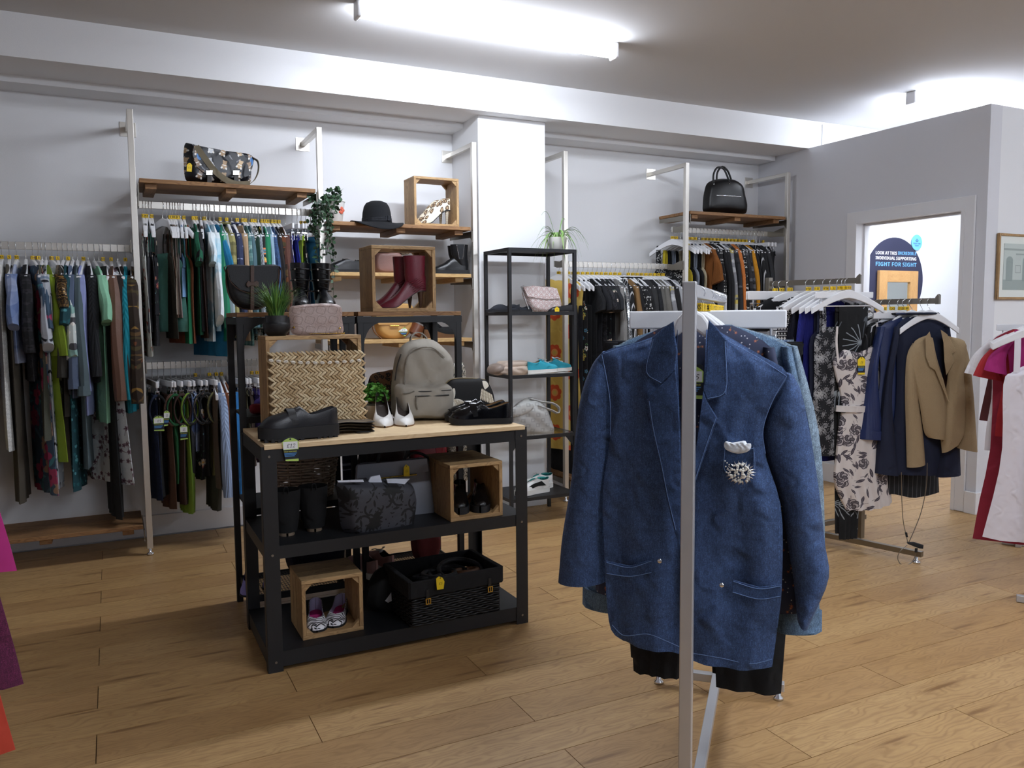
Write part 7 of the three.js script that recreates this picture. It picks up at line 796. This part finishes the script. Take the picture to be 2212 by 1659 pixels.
// bags on the unit shelves behind the table
const simpleBag = (name, label, z, y, a, outline, df, m, opt = {}) => { const xs = outline.map(p => p[0]), o = V(onZ((Math.min(...xs) + Math.max(...xs)) / 2, Math.max(...outline.map(p => p[1])), z).x, y, z); return bag(name, label, 'bag', o, a, outline, df, df, m, opt); };
{
  const [g, F] = simpleBag('red_bag', 'bright red leather handbag behind the middle tier crate', -3.8, 0.52, 0, [[880, 960], [930, 945], [958, 950], [962, 1000], [955, 1062], [900, 1068], [884, 1030]], 0.06, leather(0x8d1c2c, 0.35), { pw: 4 }); part(g, 'gusset', poly(F, [[938, 950], [960, 948], [952, 1010], [942, 1010]], 0.02, 0.05, 0.004), leather(0xb02a3c, 0.35));
  const [g2, F2] = simpleBag('oxblood_bag', 'dark oxblood patent handbag behind the grey satchel', -3.82, 0.52, 0, [[780, 965], [830, 952], [886, 955], [890, 1010], [884, 1065], [790, 1070]], 0.06, leather(0x2c0d12, 0.2), { pw: 4 }); part(g2, 'studs', [[784, 968], [789, 975], [786, 982]].map(p => { const q = F2.uv(p[0], p[1], 0.06); return new THREE.SphereGeometry(0.004, 6, 5).translate(q[0], q[1], 0.05); }), M.chrome);
  const [g3, F3] = simpleBag('snake_tote', 'black and cream snakeskin tote above the middle tier crate', -3.8, 0.52, 0, [[958, 945], [990, 940], [1016, 942], [1018, 1000], [1006, 1040], [975, 1046], [956, 1000]], 0.05, P.snakeBW, { pw: 4 }); part(g3, 'handle', strapOf(F3, [[965, 948, 0], [975, 925, 0], [1000, 922, 0], [1010, 946, 0]], 0, 0.014), leather(0x7a4a2c));
  const s = thing('striped_scarf', 'navy scarf with grey stripes hanging behind the satchel', 'scarf', null, [onZ(756, 1030, -3.7).x, 0.493, -3.72]); part(s, 'cloth', cloth([[-0.025, 0.36], [-0.028, 0.18], [-0.026, 0.028]], [[0.03, 0.36], [0.028, 0.18], [0.03, 0.028]], { rows: 12, cols: 6, front: (u, t) => 0.006 + 0.004 * Math.sin(u * 9), back: (u, t) => -0.006 }), P.stripeNavy);
  simpleBag('blue_sequin_bag', 'dark blue glittering bag on the wire mesh shelf', -3.85, 0.122, 0, [[620, 1168], [680, 1160], [742, 1158], [746, 1200], [742, 1226], [630, 1236]], 0.05, mat('bluesequin', { color: col(0x0c0c24), roughness: 0.2, metalness: 0.4, bumpMap: grain, bumpScale: 0.004 }), { pw: 4 });
  simpleBag('red_suede_bag', 'dark red suede bag on the wire mesh shelf', -3.84, 0.122, 0, [[890, 1160], [920, 1150], [948, 1154], [946, 1190], [936, 1206], [898, 1208]], 0.05, fabric(0x5c1a1c), { pw: 4 });
  simpleBag('leopard_bag', 'brown leopard print bag behind the round green plant', -3.8, 0.93, 0, [[800, 812], [830, 802], [856, 800], [862, 840], [856, 880], [802, 884]], 0.04, P.leopardDark, { pw: 4 });
  simpleBag('black_cream_bag', 'black bag with cream panel behind the grey backpack', -3.84, 0.93, 0, [[972, 792], [1000, 784], [1004, 820], [1000, 896], [976, 898]], 0.03, P.snakeBW, { pw: 4 });
  simpleBag('violet_pouch', 'crumpled violet pouch on the unit shelf beside the large crate', -3.8, 0.93, 0, [[550, 866], [575, 858], [596, 866], [598, 888], [552, 890]], 0.04, fabric(0x4a3a86), {});
  simpleBag('red_pouch', 'small dark red pouch on the unit shelf beside the large crate', -3.73, 0.93, 0, [[540, 876], [560, 872], [572, 880], [570, 892], [542, 892]], 0.025, fabric(0x7a1e28), {});
}
// wall shelf goods
{
  const lm = leather(0xc89a5a, 0.4), [g, F] = simpleBag('mustard_bag', 'mustard yellow leather saddle bag with gold clasp on the shelf', -5.14, 1.215, 0, [[806, 660], [848, 656], [890, 660], [892, 696], [884, 720], [866, 733], [832, 733], [814, 720], [807, 696]], 0.045, lm, { pw: 4 });
  part(g, 'flap', poly(F, [[812, 658], [886, 658], [886, 696], [878, 702], [818, 702], [813, 694]], 0.006, 0.048, 0.002), lm); part(g, 'clasp', tube(at3(F, [[842, 704], [862, 704]], 0.056), 0.005, 4, 6), M.gold); part(g, 'strap', strapOf(F, [[805, 664, 0], [803, 690, 0.01], [808, 716, 0.02], [824, 732, 0.02]], 0, 0.024), leather(0x8a5a2c)); const t = F.put(thing('price_tag', 'black and green price tag on the mustard saddle bag', 'tag', null)); const ge = poly(F, [[860, 716], [874, 706], [881, 714], [876, 726], [872, 725]], 0.002, 0.062, 0); fitUV(ge); part(t, 'card', ge, tagMat('£7'));
  const b = thing('coiled_belt', 'brown leather belt coiled beside the mustard saddle bag', 'belt', null, [onZ(902, 733, -5.12).x, 1.215, -5.12]); part(b, 'coil', new THREE.CylinderGeometry(0.045, 0.05, 0.07, 26, 1, true).rotateZ(-0.5).translate(-0.01, 0.06, 0), mat('belt', { color: col(0x6a3a20), roughness: 0.35, side: THREE.DoubleSide })); part(b, 'buckle_loop', new THREE.TorusGeometry(0.026, 0.007, 7, 20).scale(1, 0.7, 1).rotateX(0.6).translate(0.035, 0.115, 0.03), leather(0x6a3a20, 0.3));
  const [r] = simpleBag('rose_brown_bag', 'rose brown leather bag behind the burgundy boots crate', -5.12, 1.643, 0, [[806, 548], [830, 545], [862, 546], [872, 570], [868, 587], [808, 588]], 0.05, leather(0x8a655c, 0.4), { pw: 5 });
  const wq = thing('dark_clutch', 'dark brown clutch with snakeskin end lying on the rose brown bag', 'bag', null, [onZ(845, 545, -5.12).x, 1.77, -5.14]); part(wq, 'body', box(0.2, 0.05, 0.12, 0, 0.025, 0, 0.016), leather(0x33221f, 0.4)); part(wq, 'snake_end', box(0.07, 0.053, 0.124, 0.085, 0.026, 0, 0.016), P.snakeBW);
  const fl = makeShoe('floral_shoe', 'white shoe with black floral print behind the burgundy boots', null, { L: 0.2, w: FOOT.round(0.9), b: [[0, 0.03], [1, 0.01]], T: [[0, 0.09], [0.4, 0.07], [0.65, 0.06], [0.9, 0.04], [1, 0.014]], g: [[0, 0.024], [0.5, 0.022], [0.6, 0], [1, 0]], th: 0.03 }, { upper: P.speckle, lining: fabric(0x2a2624), sole: M.rubber }, [onZ(905, 585, -5.12).x, 1.643, -5.12], Math.PI);
}
{ // ivy in a flowered white pot
  const z = -5.12, g = thing('ivy_plant', 'trailing artificial ivy in a white pot with red flower', 'plant', null, [onZ(722, 478, z).x, 1.955, z]); pot(g, [[0, 0], [0.05, 0], [0.068, 0.13], [0.072, 0.13], [0.072, 0.138], [0.062, 0.138], [0.056, 0.11], [0, 0.11]], plain(0xd8d6d2, 0.5));
  part(g, 'flower_motif', [0, 1, 2, 3, 4].map(i => new THREE.SphereGeometry(0.011, 8, 5).scale(1, 1, 0.25).translate(0.03 + 0.013 * Math.cos(i * 1.256), 0.075 + 0.013 * Math.sin(i * 1.256), 0.054)), plain(0xc8583c, 0.6));
  const q = rng(44), A = [[], []], st = []; const leafG = (s) => new THREE.CircleGeometry(s, 6).scale(0.7, 1, 1);
  for (let v = 0; v < 13; v++) { const a = 1.0 + v / 12 * 2.6, r = 0.05 + 0.02 * q(), Ln = v < 9 ? 0.25 + 0.42 * q() : 0.2; const px = Math.cos(a) * r * 0.7 - 0.035, pz = Math.max(-0.03, Math.sin(a) * r); const pts = []; for (let k = 0; k <= 8; k++) { const t = k / 8; pts.push(V(px * (1 + 0.6 * Math.min(1, t * 4)) - 0.03 * t + 0.02 * Math.sin(t * 7 + v), 0.12 + 0.06 * Math.sin(Math.min(1, t * 4) * 2.2) - Ln * t * t - Ln * 0.25 * t, Math.max(0.0, pz) + 0.095 * Math.min(1, t * 3) + 0.02 * Math.sin(t * 5 + v))); } const c = new THREE.CatmullRomCurve3(pts); st.push(new THREE.TubeGeometry(c, 18, 0.0014, 4)); for (let k = 0; k < 26; k++) { const p = c.getPoint((k + 0.5) / 26); const l = leafG(0.010 + 0.007 * q()).rotateX((q() - 0.5) * 1.4).rotateY((q() - 0.5) * 2).rotateZ(q() * 6).translate(p.x + (q() - 0.5) * 0.035, p.y + (q() - 0.5) * 0.02, p.z + (q() - 0.5) * 0.03); A[k % 2].push(l); } }
  for (let k = 0; k < 60; k++) { const a = q() * 6.283; A[k % 2].push(leafG(0.014 + 0.008 * q()).rotateX(q() * 3).rotateY(q() * 6).translate(Math.cos(a) * 0.06 * q(), 0.13 + 0.09 * q(), Math.sin(a) * 0.06 * q())); }
  part(g, 'vines', st, plain(0x2a3320, 0.7)); [0x2b4a2c, 0x1e3523].forEach((c, k) => part(g, 'leaves', A[k], mat('ivy' + k, { color: col(c), roughness: 0.55, side: THREE.DoubleSide }), 'small dark green leaves', 'stuff'));
}
{ // spider plant
  const g = thing('spider_plant', 'spider plant in a white pot on top of the tall black shelf', 'plant', null, [onZ(1204, 540, -4.76).x, 1.79, -4.76]); pot(g, [[0, 0], [0.05, 0], [0.066, 0.09], [0.06, 0.09], [0.055, 0.075], [0, 0.075]], plain(0xdcdad2, 0.5));
  const q = rng(52), A = [[], []]; const blade = (a, out, up, drop, w, k) => { const dir = V(Math.cos(a), 0, Math.sin(a)), sd = V(-Math.sin(a), 0, Math.cos(a)); A[k].push(grid(2, 9, (u, v) => { const y = 0.08 + up * Math.sin(v * 2.4) - drop * v * v; const p = dir.clone().multiplyScalar(0.012 + out * v).setY(y), s = w * Math.sin(Math.PI * Math.min(1, 0.12 + v * 0.9)) * (u - 0.5) * 2; return [p.x + sd.x * s, p.y + (u === 0.5 ? -0.002 : 0), p.z + sd.z * s]; })); };
  for (let i = 0; i < 44; i++) blade(q() * 6.283, 0.06 + 0.12 * q(), 0.05 + 0.05 * q(), 0.06 + 0.18 * q(), 0.0045 + 0.002 * q(), i % 2); for (const [a, o2, u2, d2] of [[0.1, 0.22, 0.1, 0.1], [0.4, 0.2, 0.13, 0.16], [2.9, 0.16, 0.1, 0.05], [3.3, 0.1, 0.16, -0.05], [5.8, 0.1, 0.14, -0.02], [0.6, 0.15, 0.12, 0.2]]) blade(a, o2, u2, d2, 0.004, 0);
  [0x6f9a4c, 0x93b06a].forEach((c, k) => part(g, 'leaves', A[k], mat('spider' + k, { color: col(c), roughness: 0.5, side: THREE.DoubleSide }), 'long arching leaves'));
}
{ // tall shelf bags
  const z = -4.74, o = V(onZ(1170, 672, z).x, 1.385, z), [g, F] = bag('monogram_bag', 'pale pink monogram handbag in clear wrap on the glass tier', 'bag', o, -0.2, [[1128, 622], [1150, 618], [1200, 623], [1207, 636], [1213, 658], [1210, 671], [1150, 672], [1137, 660]], 0.05, 0.05, P.monogram, { pw: 5 });
  part(g, 'flap', poly(F, [[1130, 620], [1150, 617], [1203, 623], [1210, 645], [1180, 647], [1140, 641]], 0.006, 0.053, 0.002), P.monogram); part(g, 'strap', strapOf(F, [[1130, 625, 0.0], [1127, 620, 0.01], [1132, 640, 0.03], [1142, 668, 0.04]], 0, 0.016), mat('clearplastic', { color: col(0xb9b6b4), roughness: 0.25 })); part(g, 'ring', (() => { const [u, v] = F.uv(1131, 622, 0.03); return new THREE.TorusGeometry(0.012, 0.003, 6, 16).translate(u, v, 0.03); })(), M.chrome);
  const F2 = frame(V(onZ(1203, 672, -4.62).x, 1.385, -4.625), 0); yellowTag('yellow price tag on the flat shoe on the glass tier', F2, [[1198, 667], [1203, 662], [1208, 666], [1208, 673], [1199, 674]], 0.0, 0);
  const fb = thing('folded_bag', 'folded beige leather bag on the glass tier beside turquoise sneakers', 'bag', null, [onZ(1102, 806, -4.77).x, 0.98, -4.77]); part(fb, 'fold', pillow([[-0.13, 0], [0.13, 0], [0.135, 0.03], [0.12, 0.05], [0.02, 0.056], [-0.1, 0.052], [-0.14, 0.03]], 0.09, 0.09, { pw: 3, bump: (x, y) => 0.004 * Math.sin(x * 60 + y * 120) }).translate(0, 0.0, 0), leather(0xc9b5a4, 0.5)); part(fb, 'top_fold', pillow([[-0.1, 0.045], [0.12, 0.045], [0.125, 0.075], [0.0, 0.085], [-0.08, 0.078]], 0.08, 0.08, { bump: (x, y) => 0.003 * Math.sin(x * 70) }), leather(0xcdb9a8, 0.5)); part(fb, 'dark_end', pillow([[-0.15, 0.006], [-0.07, 0.004], [-0.05, 0.05], [-0.1, 0.072], [-0.145, 0.045]], 0.082, 0.08), leather(0x948378, 0.4));
  const zh = -4.76, oh = V(onZ(1150, 935, zh).x, 0.58, zh), [h, Fh] = bag('hobo_bag', 'silver white slouchy shoulder bag on the lower glass tier', 'bag', oh, -0.15, [[1098, 930], [1096, 905], [1108, 880], [1130, 862], [1148, 858], [1165, 864], [1180, 880], [1190, 905], [1197, 930], [1190, 938], [1150, 937], [1110, 936]], 0.07, 0.06, P.hoboPrint, { pw: 2.4, bump: (x, y) => 0.006 * Math.sin(x * 45 + y * 60) });
  part(h, 'strap', [strapOf(Fh, [[1145, 862, 0.03], [1170, 868, 0.03], [1195, 872, 0.01], [1207, 882, 0.0], [1206, 892, 0], [1190, 886, 0.02], [1160, 876, 0.05]], 0.02, 0.035, 0.005, V(0, 0.3, 1), 34)], P.hoboPrint); part(h, 'folded_top', pillow(tr(Fh, [[1103, 886], [1130, 870], [1150, 872], [1152, 882], [1130, 896], [1108, 900]], 0.05), 0.02, 0.01, {}).translate(0, 0, 0.058), P.hoboPrint);
}
// price tags on the trousers
for (const [pts, lb] of [[[[331, 903], [335, 897], [351, 897], [354, 903], [355, 931], [333, 931]], 'green and navy price tag on the brown cord trousers'], [[[354, 889], [358, 885], [364, 886], [367, 893], [363, 919], [354, 921]], 'green and navy price tag behind the cord trouser tag'], [[[388, 920], [392, 916], [402, 916], [405, 922], [406, 948], [390, 951]], 'green and navy price tag on the lime trousers']]) { const F = frame(V(onZ(pts[0][0], pts[3][1], -5.03).x, onZ(pts[0][0], pts[3][1], -5.03).y, -5.03), 0), t = F.put(thing('price_tag', lb, 'tag', null)); const ge = poly(F, pts, 0.002, 0, 0); fitUV(ge); part(t, 'card', ge, tagMat('£5')); }
// ---------- sign, mirror, framed print, socket ----------
{ // round sign on the fitting room wall
  const z = -4.895, F = frame(V(onZ(1934, 605, z).x, 1.3, z), 0), g = F.put(thing('round_sign', 'large round navy wall sign reading look at this incredible individual', 'sign', null));
  const [cx, cyT] = F.uv(1934, 513), [, cy] = F.uv(1934, 606), r = cyT - cy, N = 1024; const tex = canvasTex(N, N, (x, w, h) => { fill(x, '#2c2e48', w, h); const k = N / (2 * r), X = (px, py) => { const [u, v] = F.uv(px, py); return [(u - cx + r) * k, (r - (v - cy)) * k]; }; x.textBaseline = 'alphabetic'; x.textAlign = 'left'; const txt = (s, c, a, b, hpx) => { const A = X(...a), B = X(...b), w0 = B[0] - A[0]; x.fillStyle = c; x.font = `bold ${hpx}px sans-serif`; const m = x.measureText(s).width; x.save(); x.translate(A[0], A[1]); x.scale(w0 / m, 1); x.fillText(s, 0, 0); x.restore(); }; const hh = 52; txt('LOOK AT THIS', '#ffffff', [1890.5, 549], [1937, 550], hh); txt('INCREDIBLE', '#6db4ee', [1939, 550], [1979, 552], hh); txt('INDIVIDUAL SUPPORTING', '#ffffff', [1890.5, 560], [1979, 562.5], hh); txt('FIGHT FOR SIGHT', '#6db4ee', [1890, 574], [1979, 576.5], 66); });
  const disc = new THREE.CircleGeometry(r, 64); const geo = extr(new THREE.Shape(Array.from({ length: 64 }, (_, i) => new THREE.Vector2(cx + r * Math.cos(i / 64 * 6.283), cy + r * Math.sin(i / 64 * 6.283)))), 0.006); const uv = geo.attributes.uv, p = geo.attributes.position; for (let i = 0; i < uv.count; i++) uv.setXY(i, (p.getX(i) - cx + r) / (2 * r), (p.getY(i) - cy + r) / (2 * r)); part(g, 'disc', geo, mat('signdisc', { map: tex, roughness: 0.6 }));
  const [bx, by] = F.uv(1979, 524), [, bt] = F.uv(1979, 507), br = bt - by; const bt2 = canvasTex(256, 256, (x, w, h) => { fill(x, '#6fbdf2', w, h); x.strokeStyle = '#23284a'; x.fillStyle = '#23284a'; x.lineWidth = 8; x.beginPath(); x.arc(128, 88, 15, 0, 6.3); x.stroke(); x.beginPath(); x.arc(128, 72, 42, 0.5, 2.64); x.stroke(); x.font = 'bold 34px sans-serif'; x.textAlign = 'center'; x.fillText('FIGHT FOR', 128, 158); x.fillText('SIGHT', 128, 192); }); const bg = extr(new THREE.Shape(Array.from({ length: 40 }, (_, i) => new THREE.Vector2(bx + br * Math.cos(i / 40 * 6.283), by + br * Math.sin(i / 40 * 6.283)))), 0.004).translate(0, 0, 0.006); const u2 = bg.attributes.uv, p2 = bg.attributes.position; for (let i = 0; i < u2.count; i++) u2.setXY(i, (p2.getX(i) - bx + br) / (2 * br), (p2.getY(i) - by + br) / (2 * br)); part(g, 'blue_badge', bg, mat('signbadge', { map: bt2, roughness: 0.5 }), 'light blue round badge with an eye emblem');
}
{ // wooden mirror in front of the sign
  const z = -4.87, F = frame(V(onZ(1935, 700, z).x, 0.62, z), 0), g = F.put(thing('wall_mirror', 'tall wall mirror in a honey coloured wooden frame', 'mirror', null)); const [x0, y1] = F.uv(1898, 584), [x1] = F.uv(1981, 587), y0 = 0, w = x1 - x0, fw = 0.1;
  part(g, 'frame_side', box(fw, y1 - y0, 0.03, x0 + fw / 2, (y0 + y1) / 2, 0, 0.003), W.beech); part(g, 'frame_side', box(fw, y1 - y0, 0.03, x1 - fw / 2, (y0 + y1) / 2, 0, 0.003), W.beech); part(g, 'frame_top', box(w - 2 * fw, fw, 0.03, (x0 + x1) / 2, y1 - fw / 2, 0, 0.003), W.beech); part(g, 'frame_bottom', box(w - 2 * fw, fw, 0.03, (x0 + x1) / 2, y0 + fw / 2, 0, 0.003), W.beech); part(g, 'mirror_glass', box(w - 2 * fw, y1 - y0 - 2 * fw, 0.006, (x0 + x1) / 2, (y0 + y1) / 2, -0.004), mat('mirror', { color: col(0xe6ece6), roughness: 0.03, metalness: 1 }));
}
{ // framed print on the end wall
  const z = -3.375, x0 = 5.268, x1 = 5.94, y0 = 1.44, y1 = 1.876, cx = (x0 + x1) / 2, g = thing('framed_print', 'framed pale architectural print on the white wall', 'picture', null, [cx, y0, z]), w = x1 - x0, h = y1 - y0, fw = 0.016;
  for (const s of [-1, 1]) { part(g, 'frame_side', box(fw, h, 0.02, s * (w / 2 - fw / 2), h / 2, 0, 0.003), W.crate[1]); part(g, 'frame_rail', box(w - 2 * fw, fw, 0.02, 0, s > 0 ? h - fw / 2 : fw / 2, 0, 0.003), W.crate[1]); }
  part(g, 'mount', box(w - 2 * fw, h - 2 * fw, 0.006, 0, h / 2, -0.004), plain(0xf0f1ec, 0.7));
  const t = canvasTex(256, 192, (x, W2, H) => { fill(x, '#c9d1cd', W2, H); x.strokeStyle = '#8f9a98'; x.fillStyle = '#a3aeab'; x.lineWidth = 2; x.fillRect(0, 150, W2, 42); for (let i = 0; i < 3; i++) { const a = 12 + i * 84; x.fillStyle = '#98a5a3'; x.fillRect(a, 70, 34, 86); x.beginPath(); x.arc(a + 17, 70, 17, Math.PI, 0); x.fill(); x.strokeRect(a + 4, 76, 26, 76); x.fillStyle = '#c7cecb'; x.fillRect(a + 48, 46, 26, 22); x.fillRect(a + 48, 90, 26, 30); x.strokeRect(a + 48, 90, 26, 30); } x.fillStyle = '#9fa9a7'; x.fillRect(0, 20, W2, 8); x.fillRect(60, 40, 200, 6); });
  const pm = box(w - 0.13, h - 0.13, 0.002, 0, h / 2, 0.001); fitUV(pm); part(g, 'print', pm, mat('print', { map: t, roughness: 0.6 })); part(g, 'glass', new THREE.PlaneGeometry(w - 2 * fw, h - 2 * fw).translate(0, h / 2, 0.006), M.glass);
}
{ const p = onZ(2144, 1042, -3.385), g = thing('wall_socket', 'white electrical socket plate near the partition corner', 'socket', null, [p.x, p.y - 0.043, -3.386]); part(g, 'plate', box(0.086, 0.086, 0.01, 0, 0.043, 0, 0.003), M.gloss); part(g, 'socket_holes', [box(0.008, 0.004, 0.002, -0.012, 0.038, 0.0055), box(0.008, 0.004, 0.002, 0.012, 0.038, 0.0055), box(0.004, 0.009, 0.002, 0, 0.056, 0.0055)], M.black); }
{ const g = thing('wall_bracket', 'grey steel wall bracket behind the pink and white rack', 'bracket', null, [onZ(2186, 822, -3.3).x, onZ(2186, 822, -3.3).y, -3.335]); part(g, 'bar', box(0.16, 0.016, 0.1, 0, 0, 0, 0.002), M.darksteel); part(g, 'plate', box(0.1, 0.06, 0.006, 0, -0.02, -0.05, 0.002), M.darksteel); }
renderer.render(scene, camera);
